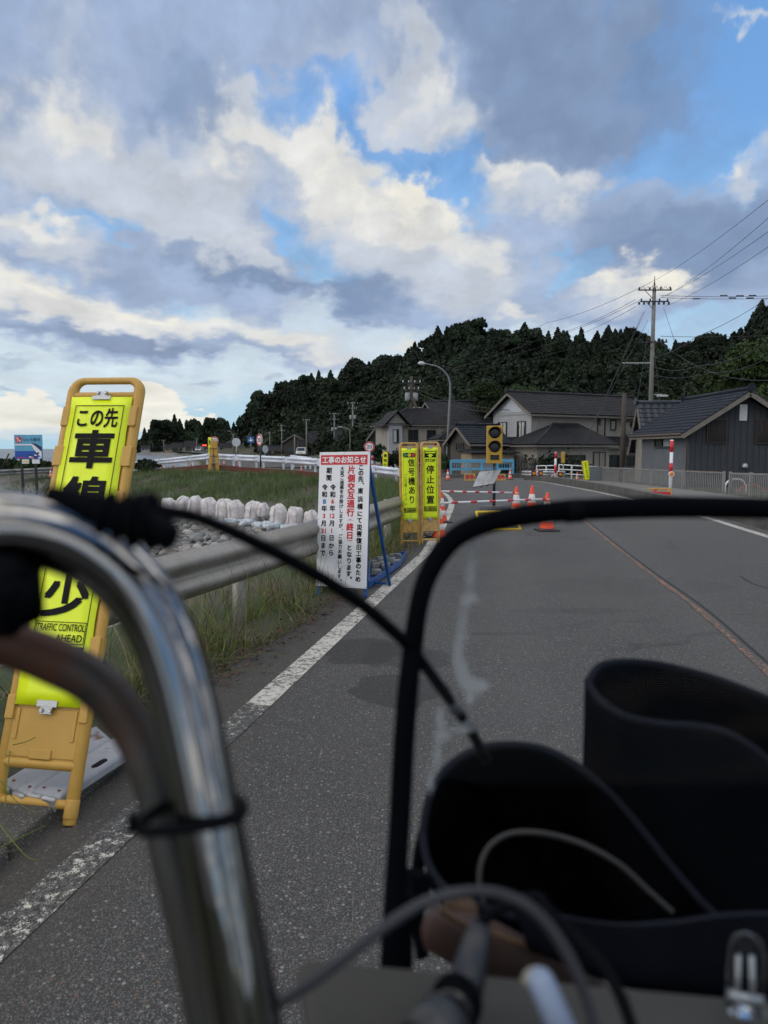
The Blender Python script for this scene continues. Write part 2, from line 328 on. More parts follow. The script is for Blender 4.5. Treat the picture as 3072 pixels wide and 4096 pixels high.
def dup(root, loc, rz=0, label=None, scale=None, rot=None):
    def cp(o, par):
        c = o.copy(); COL.objects.link(c)
        if par is not None: c.parent = par
        for ch in [x for x in o.children]: cp(ch, c)
        return c
    r = cp(root, None); r.location = loc; r.rotation_euler = rot if rot else (0, 0, rz)
    if scale: r.scale = (scale,)*3 if isinstance(scale, (int, float)) else scale
    if label: r['label'] = label
    return r
def crom(pts, n=8):
    """smooth curve through points"""
    P = [Vector(p) for p in pts]; out = []
    for i in range(len(P)-1):
        a, b, c, d = P[max(i-1, 0)], P[i], P[i+1], P[min(i+2, len(P)-1)]
        for k in range(n):
            t = k/n; out.append(.5*((2*b)+(c-a)*t+(2*a-5*b+4*c-d)*t*t+(3*b-a-3*c+d)*t**3))
    return out+[P[-1]]
# ------------------------------------------------------------------ lettering
_tcu = bpy.data.curves.new('lettering', 'FONT'); _tob = bpy.data.objects.new('lettering_source', _tcu); COL.objects.link(_tob)
_tcu.resolution_u = 4; _gc = {}
def glyph(txt, bold):
    key = (txt, bold)
    if key not in _gc:
        _tcu.body = txt; _tcu.offset = bold; _tcu.size = 1
        bpy.context.view_layer.update()
        m = bpy.data.meshes.new_from_object(_tob.evaluated_get(bpy.context.evaluated_depsgraph_get()))
        _gc[key] = ([tuple(v.co) for v in m.vertices], [tuple(p.vertices) for p in m.polygons])
        bpy.data.meshes.remove(m)
    return _gc[key]
def put_text(mb, txt, cx, cz, size, y, bold=.02, mi=0, sx=1.0, anchor='c', fitw=None, slant=0):
    """a word centred on cx, cz in the x-z plane, facing -y"""
    vs, fs = glyph(txt, 0)
    if not vs: return
    xs = [v[0] for v in vs]; x0, x1 = min(xs), max(xs)
    if len(txt) == 1 and ord(txt) > 0x3000: x0, x1 = 0, 1
    if fitw: sx = fitw/((x1-x0)*size)
    zc = .38 if (len(txt) == 1 and ord(txt) > 0x2000) or ord(txt[0]) > 0x3000 else .35
    ox = (x0+x1)/2 if anchor == 'c' else (x1 if anchor == 'r' else x0)
    b = bold*.85
    for i_, (dx, dz) in enumerate(((0, 0),) if b < .004 else ((0, 0), (b, b), (-b, -b), (b, -b), (-b, b))):     # strokes are thickened by overprinting
        mb.add([(cx+(v[0]-ox+dx)*size*sx+slant*(v[1]-zc)*size, y-i_*.00012, cz+(v[1]-zc+dz)*size) for v in vs], fs, mi)
def column(mb, items, cx, y, bold=.02):
    """items: (char, z, size[, material])"""
    for it in items:
        c, z, s = it[:3]; mi = it[3] if len(it) > 3 else 0
        if c in '、。':
            put_text(mb, c, cx+s*.75, z+s*.45, s, y, bold, mi)
        elif c in '()（）':      # vertical brackets
            vs, fs = glyph('(', 0)
            sg = 1 if c in '(（' else -1
            x0 = min(v[0] for v in vs); ym = sum((min(v[1] for v in vs), max(v[1] for v in vs)))/2
            mb.add([(cx+(v[1]-ym)*s*.95, y, z-sg*(v[0]-x0-.1)*s) for v in vs], fs, mi)
        else: put_text(mb, c, cx, z, s, y, bold, mi)
# ------------------------------------------------------------------ terrain
def sm(t): t = np.clip(t, 0, 1); return t*t*(3-2*t)
def gz(x, y):
    return -.5*np.clip((y-15)/30, 0, 1)*sm((x+1.5)/4)
def G2(px, py, dz=0):
    z = 0
    for _ in range(30):
        p = G(px, py, z+dz); z = .5*z+.5*float(gz(p.x, p.y))
    return p
RAIL = [(-3.6, -.6), (-2.9, 1.6), (-1.93, 3.69), (-1.485, 4.87), (-.69, 7.37), (.22, 10.98)]
def xrail(y): return np.interp(y, [p[1] for p in RAIL]+[14, 22, 30], [p[0] for p in RAIL]+[.55, 1.0, .7])
WX = [-60, -42, -24, -17.2, -14.5, -9.8, -9.2, -5.6, -3, -.53, .6, 2.2]
WY = [60, 57, 54, 50, 46, 41.3, 40, 37, 34, 31, 30, 29]
def yR(x): return np.interp(x, WX, WY)
def zbank(x): return np.interp(x, [-60, -25, -17, -14, -9, -3, -.5, .6, 2.5], [-.3, -.3, -.2, .0, .12, .1, .0, -.1, -.15])
COAST_Y = [0, 55.9, 56, 80, 150, 250, 400, 460, 3000]; COAST_X = [-4000, -4000, -15.4, -22, -41, -73, -123, -150, -1010]
SKYL = [(-400, 945), (120, 948), (300, 950), (315, 925), (345, 908), (380, 905), (400, 935), (420, 912), (470, 905), (510, 920), (530, 880), (560, 845), (600, 830), (640, 820), (700, 795), (740, 800), (770, 780), (810, 775), (850, 760), (890, 745), (930, 720), (960, 690), (1000, 695), (1050, 700), (1100, 710), (1150, 705), (1200, 720), (1280, 715), (1330, 705), (1390, 712), (1450, 735), (1500, 735), (1560, 720), (1600, 705), (1630, 680), (1659, 640), (1800, 600), (2100, 560)]
_sa = np.array([(x*1.8517-1536)/F for x, y in SKYL]); _se = np.array([math.atan((2048-y*1.8517)/F)-TH for x, y in SKYL])
_da = [-1.2, -.34, -.28, -.235, -.205, -.172, -.12, -.057, .01, .1, .24, .43, .53, 1.2]
_db = [500, 450, 450, 430, 330, 240, 185, 150, 112, 98, 90, 84, 74, 60]
_dc = [560, 520, 520, 500, 400, 310, 250, 215, 185, 165, 155, 148, 125, 110]
TREE_H = 9.0
def hill(x, y):
    y = np.maximum(y, .01); a = x/y
    db = np.interp(a, _da, _db); dc = np.interp(a, _da, _dc)
    zt = H+dc*np.tan(np.interp(a, _sa, _se))-TREE_H*.95
    zt = np.maximum(zt, 1)
    t = np.clip((y-db)/(dc-db), 0, 1)
    land = sm((a+.36)/.03)
    return zt*(.35*t+.65*sm(t))*land
def terrain(x, y):
    z = gz(x, y)-.03
    d = xrail(y)-x
    yb = np.where(x < -2.4, 23.5-.987*(x+2.4), 23.5-.5*(x+2.4))
    basin = -1.1*sm((d-.9)/2.4)
    yr = yR(x)-.8
    t = np.clip((y-yb-.3)/np.maximum(yr-yb, 1), 0, 1)
    zb = zbank(x)
    w = sm((d)/1.0)
    zz = basin*(1-sm(t*1.05))+zb*sm(t*1.05)
    far = np.where(y > yr, zb-.06, zz)
    z = np.where((d > 0) | ((y > 20) & (x < 2.2)), far*np.where(y > 20, 1, w)+z*np.where(y > 20, 0, 1-w), z)
    z = np.where((x >= .6) & (y > 20), gz(x, y)-.04, z)
    xc = np.interp(y, COAST_Y, COAST_X)
    zsea = -4.5
    s = sm((x-xc+1)/3.5)
    z = np.where(y > 50, z*s+zsea*(1-s), z)
    z = np.where(y > 60, np.where(s > .01, z*s+zsea*(1-s), zsea), z)
    return z+hill(x, y)
def axis(a, b, st, lim, g=1.16):
    l = list(np.arange(a, b+1e-6, st)); s = st; x = b
    while x < lim: s *= g; x += s; l.append(x)
    s = st; x = a; lo = []
    while x > -lim: s *= g; x -= s; lo.append(x)
    return np.array(lo[::-1]+l)
def heightfield(name, X, Y, fn, m, **k):
    xx, yy = np.meshgrid(X, Y); zz = fn(xx, yy)
    V = np.stack([xx, yy, zz], -1).reshape(-1, 3); nx, ny = len(X), len(Y)
    i = np.arange(nx-1)[None, :]+np.arange(ny-1)[:, None]*nx
    Fq = np.stack([i, i+1, i+1+nx, i+nx], -1).reshape(-1, 4)
    return npmesh(name, V, Fq, m, smooth=True, **k)
# ground material: soil and weeds, gravel in the creek bed, dark soil on the hill
g = NM('ground'); z = g.xyz()[2]; n1 = g.noise(.6, 8, .65); n2 = g.noise(9, 6, .7); n3 = g.noise(60, 4, .6)
soil = g.mix(n2, (.045, .036, .026), (.085, .075, .055)); weed = g.mix(n2, (.020, .034, .012), (.045, .062, .022))
c = g.mix(g.ramp(n1, .42, .55), soil, weed)
c = g.mix(g.ramp(z, -.55, -.95), c, g.mix(n3, (.10, .095, .088), (.20, .195, .185)))
c = g.mix(g.ramp(z, 1.0, 2.5), c, (.010, .016, .008))
g.done(c, .95, g.bump(g.math('ADD', n2, g.math('MULTIPLY', n3, .4)), .7, .03))
heightfield('ground', axis(-32, 32, .5, 4000), axis(-6, 64, .5, 6000), terrain, MATS['ground'], kind='structure')
# sea
g = NM('sea')
w1 = g.noise(.10, 6, .62, stretch=(1, 2.6, 1)); w2 = g.noise(.55, 5, .6, stretch=(1, 2.2, 1)); w3 = g.noise(3, 4, .6, stretch=(1, 1.8, 1))
hgt = g.math('ADD', g.math('ADD', g.math('MULTIPLY', w1, 1.4), g.math('MULTIPLY', w2, .5)), g.math('MULTIPLY', w3, .12))
foam = g.ramp(g.noise(.35, 9, .72, stretch=(1, 3.4, 1)), .56, .63)
foam = g.math('MULTIPLY', foam, g.ramp(g.xyz()[1], 420, 60, .0, 1.0), clamp=True)
c = g.mix(foam, g.mix(g.ramp(w2, .4, .62), (.05, .068, .082), (.13, .155, .17)), (.62, .66, .68))
g.done(c, g.mix(foam, (.30,)*3, (.8,)*3), g.bump(hgt, 1.0, .8))
X = axis(-150, -10, 2, 12000, 1.2); Y = axis(50, 260, 2, 12000, 1.2); Y = Y[Y > 30]; X = X[X < 60]
def seaf(x, y):
    rs = np.sin(x*.9+y*.35+np.sin(y*.21)*2)*.10+np.sin(x*.37-y*.8)*.13+np.sin(x*1.7+y*1.2)*.04
    return -2.0+rs*np.clip(1-(np.hypot(x, y)-100)/900, .1, 1)
heightfield('sea', X, Y, seaf, MATS['sea'], kind='structure')
# ------------------------------------------------------------------ road
g = NM('asphalt')
big = g.noise(.5, 7, .6); mid = g.noise(7, 6, .65)
# stones of three sizes bound in dark bitumen
wv = g.n('VectorMath', operation='MULTIPLY_ADD'); g.L(g.noise(70, 3, .6, out='Color'), wv.inputs[0]); wv.inputs[1].default_value = (.006, .006, .006); g.L(g.obj, wv.inputs[2]); wv = wv.outputs[0]
vd = g.vor(175, vec=wv); vc = g.vor(175, out='Color', vec=wv); v2d = g.vor(64, vec=wv); v2c = g.vor(64, out='Color', vec=wv); fine = g.noise(420, 3, .7)
x1 = g.xyz(vc); x2 = g.xyz(v2c)
st1 = g.math('MULTIPLY', g.ramp(vd, .56, .40), g.ramp(x1[0], .10, .22))
tone1 = g.mix(x1[1], (.022, .022, .022), (.165, .162, .158)); tone1 = g.mix(g.ramp(x1[2], .89, .92), tone1, (.36, .36, .345)); tone1 = g.mix(g.ramp(x1[2], .035, .02), tone1, (.13, .075, .05))
st2 = g.math('MULTIPLY', g.ramp(v2d, .40, .30), g.ramp(x2[0], .70, .74))
tone2 = g.mix(x2[1], (.05, .05, .049), (.30, .295, .285)); tone2 = g.mix(g.ramp(x2[2], .13, .10), tone2, (.15, .09, .06))
c = g.mix(fine, (.016, .016, .016), (.038, .0375, .037))
c = g.mix(st1, c, tone1); c = g.mix(st2, c, tone2)
# patches worn, dusty and stained
c = g.mix(g.ramp(big, .35, .7, 0, .40), c, (.088, .084, .078))
c = g.mix(g.ramp(mid, .62, .75, 0, .30), c, (.03, .03, .03))
hh = g.math('ADD', g.math('MULTIPLY', g.ramp(vd, .6, .1), .8), g.math('ADD', g.math('MULTIPLY', g.ramp(v2d, .45, .05), g.math('MULTIPLY', st2, 1.4)), g.math('MULTIPLY', fine, .5)))
# oily patches on the lane beside the edge line
def spot(gm, cx, cy, rx, ry, rot=0):
    mp = gm.n('Mapping', vector_type='TEXTURE'); gm.L(gm.obj, mp.inputs[0]); mp.inputs['Location'].default_value = (cx, cy, 0); mp.inputs['Rotation'].default_value = (0, 0, rot); mp.inputs['Scale'].default_value = (rx, ry, 50)
    nn = gm.n('TexNoise'); gm.L(gm.obj, nn.inputs['Vector']); nn.inputs['Scale'].default_value = 3.5; nn.inputs['Detail'].default_value = 5
    va = gm.n('VectorMath', operation='MULTIPLY_ADD'); gm.L(nn.outputs['Color'], va.inputs[0]); va.inputs[1].default_value = (1.5, 1.5, 0); gm.L(mp.outputs[0], va.inputs[2])
    ss = gm.n('VectorMath', operation='SUBTRACT'); gm.L(va.outputs[0], ss.inputs[0]); ss.inputs[1].default_value = (.75, .75, 0)
    ln = gm.n('VectorMath', operation='LENGTH'); gm.L(ss.outputs[0], ln.inputs[0]); return gm.ramp(ln.outputs['Value'], 1.04, .97)
for cx, cy, rx, ry, k in ((-.10, 5.15, .38, .32, .66), (.12, 5.0, .32, .36, .5), (.06, 4.25, .28, .30, .64), (.9, 5.6, .3, .05, .35), (1.7, 6.4, .5, .14, .25), (2.6, 7.6, 1.1, .5, .16), (1.3, 10.5, 1.2, 1.0, .15), (2.2, 3.2, .9, .5, .16)):
    c = g.mix(g.math('MULTIPLY', spot(g, cx, cy, rx, ry), k), c, (.016, .015, .015))
wc = g.n('VectorMath', operation='MULTIPLY_ADD'); g.L(g.noise(1.1, 6, .7, out='Color'), wc.inputs[0]); wc.inputs[1].default_value = (.9, .9, 0); g.L(g.obj, wc.inputs[2])
crk = g.math('MULTIPLY', g.ramp(g.vor(.42, 'DISTANCE_TO_EDGE', vec=wc.outputs[0]), .010, .002), g.ramp(g.noise(.7, 3, .6), .50, .62), clamp=True); c = g.mix(g.math('MULTIPLY', crk, .75), c, (.010, .010, .010))
# wheel tracks polished paler, a dusty strip along the kerb side
X_, Y_ = g.xyz()[0], g.xyz()[1]; lane = g.math('SUBTRACT', X_, g.math('MULTIPLY', Y_, .165)); trk = g.math('ADD', g.ramp(g.math('ABSOLUTE', g.math('SUBTRACT', lane, .15)), .42, .05), g.ramp(g.math('ABSOLUTE', g.math('SUBTRACT', lane, 1.75)), .45, .05), clamp=True)
c = g.mix(g.math('MULTIPLY', trk, g.ramp(g.noise(1.3, 5, .6), .3, .7, .10, .34)), c, (.105, .102, .098))
c = g.mix(g.math('MULTIPLY', g.ramp(g.math('ADD', lane, g.math('MULTIPLY', big, .3)), -1.02, -1.30), .5), c, (.050, .042, .034))
g.done(c, g.ramp(big, .3, .7, .80, .92), g.bump(hh, .75, .004))
def painted(name, col, wear, dens):
    g = NM(name); n = g.noise(24, 8, .8); n2 = g.noise(210, 3, .7); vd = g.vor(150); nb = g.noise(2.2, 4, .6)
    k = g.math('ADD', g.math('ADD', g.math('MULTIPLY', g.ramp(n, .36, .64), .5), g.math('MULTIPLY', g.ramp(n2, .3, .7), .2)), g.math('ADD', g.math('MULTIPLY', g.ramp(vd, .1, .6), .15), g.math('MULTIPLY', g.ramp(nb, .35, .65), .15)))
    f = g.ramp(k, wear-.05, wear+.05)
    v2c = g.vor(150, out='Color')
    asp = g.mix(g.ramp(g.xyz(v2c)[0], .2, 1), (.022, .022, .022), (.11, .108, .104))
    c = g.mix(f, g.mix(g.ramp(n, .4, .65, 0, .35), tuple(col), tuple(v*.62 for v in col)), asp)
    return g.done(c, .8, g.bump(g.math('ADD', g.ramp(vd, .6, .1), g.math('MULTIPLY', n2, .4)), .6, .003))
painted('road_paint', (.52, .50, .45), .60, 1); painted('worn_paint', (.54, .52, .46), .40, 1); painted('orange_paint', (.38, .16, .075), .46, 1)
WL = [(-1.577+.2158*y, y) for y in np.arange(-4, 10.2, .4)]
_p = [G2(*q) for q in ((1735, 2160), (1771, 2100), (1796, 2050), (1806, 2020), (1799, 1995), (1776, 1974), (1735, 1962), (1670, 1957), (1580, 1954))]
WL2 = [(p.x, p.y) for p in _p]
WL_ALL = WL+WL2
_rl = [(5.2, -4), (5.7, 4), (6.25, 11.0), (6.95, 16.2), (7.45, 20.5), (7.95, 24.9), (8.45, 31), (9.0, 40.8), (8.9, 43.5), (8.2, 45)]
def xl(y):
    return np.interp(y, [-6, 3.6, 4.63, 5.88, 10.1, 12, 14, 18, 22.5, 24, 30, 31.5, 62], [-2.5, -1.16, -1.04, -.68, .2, .52, .8, 1.1, .9, -.2, 1.2, 0, 0])
def xr(y): return np.interp(y, [p[1] for p in _rl[:-2]]+[60], [p[0]+.33 for p in _rl[:-2]]+[11])
# one sheet: the carriageway, and its bend towards the coast behind the white barrier
ys = np.concatenate([np.arange(-6, 24, .25), np.arange(24, 60, .5)]); us = np.linspace(0, 1, 40)
V = []; Fq = []
for y in ys:
    a, b = float(xl(y)), float(xr(y))
    for u in us:
        x = a+(b-a)*u; V.append((x, y, float(gz(x, y))))
nx = len(us)
for j in range(len(ys)-1):
    for i in range(nx-1): k = j*nx+i; Fq.append((k, k+1, k+1+nx, k+nx))
o = npmesh('road', V, Fq, MATS['asphalt'], smooth=True, kind='structure')
V = []; Fq = []; xs = np.concatenate([np.arange(-15, 2.1, .8), [2.2]])
for x in xs:
    for u in np.linspace(0, 1, 12):
        y = float(yR(x))+.5+u*9.5*(1+max(0, -x)/60)
        V.append((x, y, max(float(zbank(x))+.02, float(gz(x, y))+.004)))
for j in range(len(xs)-1):
    for i in range(11): k = j*12+i; Fq.append((k, k+1, k+13, k+12))
npmesh('coast_road', V, Fq, MATS['asphalt'], smooth=True, kind='structure')
V = []; Fq = []   # the coast road running away along the shore
for j, (y, xc_, w) in enumerate([(52, -11, 5), (70, -17, 4.5), (100, -24, 4.5), (150, -34, 4.5), (200, -50, 4.5), (280, -75, 4.5), (400, -116, 5), (460, -136, 5)]):
    V += [(xc_, y, .12), (xc_+w*1.7, y, .12)]
    if j: k = 2*j; Fq.append((k-2, k-1, k+1, k))
npmesh('shore_road', V, Fq, MATS['asphalt'], kind='structure')
def stripe(name, pts, w, m, dz=.004, step=.2, **k):
    P = crom([Vector((x, y, 0)) for x, y in pts], 6); V = []; Fq = []
    for i, p in enumerate(P):
        t = (P[min(i+1, len(P)-1)]-P[max(i-1, 0)]).normalized(); nrm = Vector((t.y, -t.x, 0))
        ww = w(p.y) if callable(w) else w
        for s in (-.5, -.25, 0, .25, .5):
            q = p+nrm*ww*s; V.append((q.x, q.y, float(gz(q.x, q.y))+dz))
    for i in range(len(P)-1):
        for s in range(4): a = i*5+s; Fq.append((a, a+1, a+6, a+5))
    return npmesh(name, V, Fq, m, smooth=True, kind='structure', **k)
stripe('edge_line_worn', WL[:21], .15, MATS['worn_paint'])
stripe('edge_line', WL[20:]+WL2, .15, MATS['road_paint'])
stripe('far_edge_line', _rl, .15, MATS['road_paint'])
CL = [(p.x, p.y) for p in [G2(*q) for q in ((3500, 3100), (3220, 2840), (3072, 2690), (2963, 2592), (2778, 2426), (2592, 2287), (2426, 2157), (2330, 2080), (2270, 2040), (2215, 2010))]]
stripe('centre_line', CL, lambda y: .035+.03*abs(math.sin(y*2.3)), MATS['orange_paint'])
tar = mat('tar_seam', (.012, .012, .013), .75, bump=(60, .5, .01))
_rnd = random.Random(3)
stripe('road_seam', [(x+.07+_rnd.uniform(-.012, .012), y) for x, y in CL], .018, tar, .006)
_c = [G2(*q) for q in ((2963, 2305), (3000, 2330), (3040, 2345), (3100, 2362))]
stripe('road_crack', [(p.x, p.y) for p in _c], .014, tar, .006)
stripe('road_joint', [(xl(16)+.1, 16), (3, 16.3), (6.9, 16)], .03, tar, .005)
# concrete kerb beside the near sign
g = NM('concrete_kerb'); v = g.vor(120); vc = g.vor(120, out='Color'); n = g.noise(6, 6, .65); s1 = g.ramp(v, .42, .3); s1 = g.math('MULTIPLY', s1, g.ramp(g.xyz(vc)[0], .55, .65))
c = g.mix(n, (.040, .037, .032), (.080, .075, .066)); c = g.mix(s1, c, g.mix(g.xyz(vc)[1], (.10, .10, .09), (.28, .27, .25)))
g.done(c, .9, g.bump(g.math('ADD', g.ramp(v, .5, .1), n), .8, .005))
m = MB()
for k in range(4):
    y0, y1 = -.6+k*1.02, .4+k*1.02
    f = lambda y: -1.66+.143*y
    P = [(f(y0), y0), (f(y1), y1), (f(y1)-.32, y1), (f(y0)-.32, y0)]
    vs = [(x, y, -.1) for x, y in P]+[(x-(.01 if i < 2 else 0), y, .055+.003*k) for i, (x, y) in enumerate(P)]
    m.add(vs, [(0, 1, 2, 3), (4, 5, 6, 7), (0, 1, 5, 4), (1, 2, 6, 5), (2, 3, 7, 6), (3, 0, 4, 7)])
m.build('kerb', MATS['concrete_kerb'], bevel=.012, kind='structure')
# low concrete kerb wall on the right, curving round the bend
g = NM('dark_concrete'); n = g.noise(1.4, 8, .7); n2 = g.noise(30, 4, .6)
g.done(g.mix(g.ramp(n, .35, .65), (.045, .044, .042), (.11, .105, .098)), .9, g.bump(n2, .5, .01))
KW = [(5.75, -3), (6.1, 4), (6.65, 11.0), (7.35, 16.2), (7.85, 20.5), (8.35, 24.9), (8.85, 31), (9.3, 38), (9.25, 42), (9.0, 44), (8.6, 44.6)]
P = crom([Vector((x, y, 0)) for x, y in KW], 5); rows = []
for i, p in enumerate(P):
    t = (P[min(i+1, len(P)-1)]-P[max(i-1, 0)]).normalized(); nr = Vector((t.y, -t.x, 0)); z0 = float(gz(p.x, p.y))
    hgt_ = float(np.interp(p.y, [8, 16, 30, 42], [.15, .2, .27, .30]))
    rows.append([(p.x, p.y, z0-.1), (p.x+nr.x*.02, p.y+nr.y*.02, z0+hgt_), (p.x+nr.x*.22, p.y+nr.y*.22, z0+hgt_+.01), (p.x+nr.x*.24, p.y+nr.y*.24, z0-.1)])
MB().grid(rows, smooth=False).build('kerb_wall', MATS['dark_concrete'], kind='structure')
g = NM('pavement_slab'); n = g.noise(2, 7, .7); n2 = g.noise(50, 4, .6)
g.done(g.mix(n, (.10, .098, .092), (.16, .155, .145)), .9, g.bump(n2, .5, .006))
V = []; Fq = []; yy = np.arange(-5, 46, 1.)
for j, y in enumerate(yy):
    x0 = float(np.interp(y, [p[1] for p in KW], [p[0] for p in KW]))+.2
    V += [(x0, y, float(gz(x0, y))+.10), (x0+3.0, y, float(gz(x0, y))+.08)]
    if j: k = 2*j; Fq.append((k-2, k-1, k+1, k))
npmesh('pavement', V, Fq, MATS['pavement_slab'], kind='structure')
# ------------------------------------------------------------------ road-works signs
ORD = 'first second third fourth fifth sixth seventh eighth ninth tenth eleventh twelfth thirteenth fourteenth fifteenth sixteenth seventeenth eighteenth nineteenth twentieth'.split()
ORD += ['twenty-'+w for w in ORD[:9]]+['thirtieth']+['thirty-'+w for w in ORD[:9]]+['fortieth']+['forty-'+w for w in ORD[:9]]+['fiftieth']+['fifty-'+w for w in ORD[:9]]+['sixtieth']+['sixty-'+w for w in ORD[:9]]+['seventieth']+['seventy-'+w for w in ORD[:9]]+['eightieth']
def frame_mat(base, yaw, lean, roll=0):
    c, s = math.cos, math.sin
    X = Vector((c(yaw), s(yaw), 0)); N = Vector((-s(yaw), c(yaw), 0)); Z = Vector((0, 0, 1))*c(lean)+N*s(lean)
    X2 = X*c(roll)-Z*s(roll); Z2 = Z*c(roll)+X*s(roll); Y = Z2.cross(X2)
    M = Matrix((X2, Y, Z2)).transposed().to_4x4(); M.translation = Vector(base)
    return M
g = NM('lime_sheet'); n = g.noise(5, 7, .7); n2 = g.noise(90, 2, .5, stretch=(1, 1, .1))
c = g.mix(g.ramp(n, .3, .8, 0, .22), (.76, .90, .008), (.62, .74, .012)); c = g.mix(g.ramp(g.noise(11, 8, .75), .66, .72, 0, .5), c, (.34, .38, .06))
LIME = g.done(c, g.ramp(n2, .3, .7, .35, .5), g.bump(n2, .08, .002))
LIME.node_tree.nodes['Principled BSDF'].inputs['Emission Strength'].default_value = 0
g = NM('yellow_plastic'); n = g.noise(4, 8, .7); sc = g.noise(22, 8, .8, stretch=(1, 1, .25))
c = g.mix(g.ramp(n, .3, .7), (.44, .245, .035), (.54, .32, .07)); c = g.mix(g.ramp(sc, .66, .74, 0, .55), c, (.26, .17, .09))
YEL = g.done(c, g.ramp(n, .3, .7, .42, .6), g.bump(n, .25, .004))
g = NM('faded_plastic'); n = g.noise(4, 8, .7)
c = g.mix(g.ramp(n, .3, .7), (.50, .29, .08), (.60, .40, .16)); c = g.mix(g.ramp(g.noise(22, 8, .8), .66, .74, 0, .5), c, (.30, .2, .12))
YELF = g.done(c, .6, g.bump(n, .25, .004))
BLK = mat('sign_black', (.006, .006, .008), .6, spec=.12); WHT = mat('sign_white', (.72, .73, .76), .4, var=.05, vscale=3)
RED = mat('sign_red', (.52, .012, .025), .45, var=.06); BLU = mat('sign_blue', (.02, .13, .42), .45)
STEEL = mat('galvanised', (.42, .43, .44), .42, .75, var=.18, vscale=20, bump=(40, .15, .002))
DKSTEEL = mat('dark_steel', (.05, .052, .058), .45, .6, var=.3, vscale=12)
PALEG = mat('sign_green', (.02, .20, .07), .5); AMB = mat('sign_amber', (.65, .50, .02), .5)
def slim_sign(name, label, base, yaw, lean, roll, W, L, spec, group=None, frame=None, tz=(.27, .955), foot=(.05, .14), parts=True, back_leg=None):
    frame = frame or YEL
    t = thing(name, (0, 0, 0), label, 'sign', group); t.matrix_world = frame_mat(base, yaw, lean, roll)
    r = W*.062; a = W/2-r
    m = MB(); rc = .055*W/.37
    rt = r*.62; path = [(-a, 0, 0), (-a, 0, L*.5)]+[(-a, 0, L-rt-rc)]; rad_ = [r, r, r]
    for k in range(1, 7): an = math.pi/2*k/6; path.append((-a+rc-rc*math.cos(an), 0, L-rt-rc+rc*math.sin(an))); rad_.append(lerp(r, rt, k/6))
    path += [(-x, y, z) for x, y, z in path[::-1]]; rad_ += rad_[::-1]
    m.tube(path, rad_, 10, flat=1.15, up=(0, -1, 0))
    gap = L*tz[1]+r*.75
    m.tube([(-a, 0, gap), (a, 0, gap)], r*.75, 10)
    m.box(-a-r*.55, a+r*.55, -r*.5, r*.6, L*foot[1], gap)            # the back shell
    for s in (-1, 1):                                                # lugs and notches down each rail
        for k, zz in enumerate((.20, .33, .46, .57, .66, .77, .87)):
            w_ = r*(1.0 if k % 2 else .8)
            m.box(s*a-w_, s*a+w_, -r*1.28, r*1.0, L*zz, L*(zz+.05))
        m.tube([(s*a, 0, L*.012), (s*a, 0, L*.05)], r*1.22, 10)
    m.tube([(-a, 0, L*foot[0]), (a, 0, L*foot[0])], r*.8, 10)
    m.tube([(-a, 0, L*foot[1]), (a, 0, L*foot[1])], r*.95, 10)
    m.build('frame', frame, t, bevel=W*.012 if parts else 0)
    if parts:
        pl = MB(); z0, z1 = L*(foot[1]+.012), L*tz[0]-.012
        pl.box(-a+r*.2, a-r*.2, -r*.72, -r*.5, z0, z1)
        for s in (-1, 1): pl.box(s*(a-r*1.6)-r*.35, s*(a-r*1.6)+r*.35, -r*.95, -r*.7, z0+(z1-z0)*.35, z1)
        pl.box(-W*.13, W*.13, -r*1.0, -r*.7, z0-.005, z0+.03*L/1.8)
        pl.build('lower_plate', frame, t, bevel=W*.01)
        for zc, dz in ((L*tz[1]+.004, -1), (L*tz[0]-.004, 1)):
            cl = MB()
            cl.box(-W*.12, W*.12, -r*1.45, -r*1.3, zc-.018 if dz < 0 else zc, zc if dz < 0 else zc+.026)
            cl.box(-W*.07, W*.07, -r*1.40, -r*1.05, zc-.004 if dz < 0 else zc-.028, zc+.022 if dz < 0 else zc+.004)
            for s in (-1, 1): cl.cyl((s*W*.05, -r*1.75, zc-dz*.014), (s*W*.05, -r*1.2, zc-dz*.014), W*.024, 6)
            cl.build('clip', STEEL, t, bevel=.001)
    pw = W*.79
    p = MB(); zb, zt = L*tz[0], L*tz[1]
    # a slightly buckled sheet with folded edge
    rows = []
    for i in range(25):
        zz = lerp(zb, zt, i/24); rows.append([(x*pw/2+(.004*W*math.sin(i*1.7) if abs(x) == 1 else 0), -r*1.12-.0025*math.sin(i*.9+x*2)*W, zz) for x in (-1, -.5, 0, .5, 1)])
    p.grid(rows); panel = p.build('panel', LIME, t, solid=.003)
    if spec:
        q = MB(); spec(q, pw, zb, zt, -r*1.12-.0025-.0035*W-.0012)
        q.build('lettering', [BLK, WHT, RED, PALEG, AMB, LIME], panel, recalc=False)
    if back_leg:
        b = MB()
        for s in (-1, 1): b.bar((s*a*.9, r, L*.52), (s*a*.9+back_leg[2], back_leg[0], back_leg[1]), .022, .012)
        b.bar((-a*.9, back_leg[0]*.8, L*.52*.2+back_leg[1]*.8), (a*.9, back_leg[0]*.8, L*.52*.2+back_leg[1]*.8), .02, .012)
        b.build('rear_leg', DKSTEEL, t)
    return t
def rect(q, x0, x1, z0, z1, y, w, mi=0):
    for a in ((x0, x1, z1-w, z1), (x0, x1, z0, z0+w), (x0, x0+w, z0+w, z1-w), (x1-w, x1, z0+w, z1-w)): q.add([(a[0], y, a[2]), (a[1], y, a[2]), (a[1], y, a[3]), (a[0], y, a[3])], [(0, 1, 2, 3)], mi)
def fill(q, x0, x1, z0, z1, y, mi=0): q.add([(x0, y, z0), (x1, y, z0), (x1, y, z1), (x0, y, z1)], [(0, 1, 2, 3)], mi)
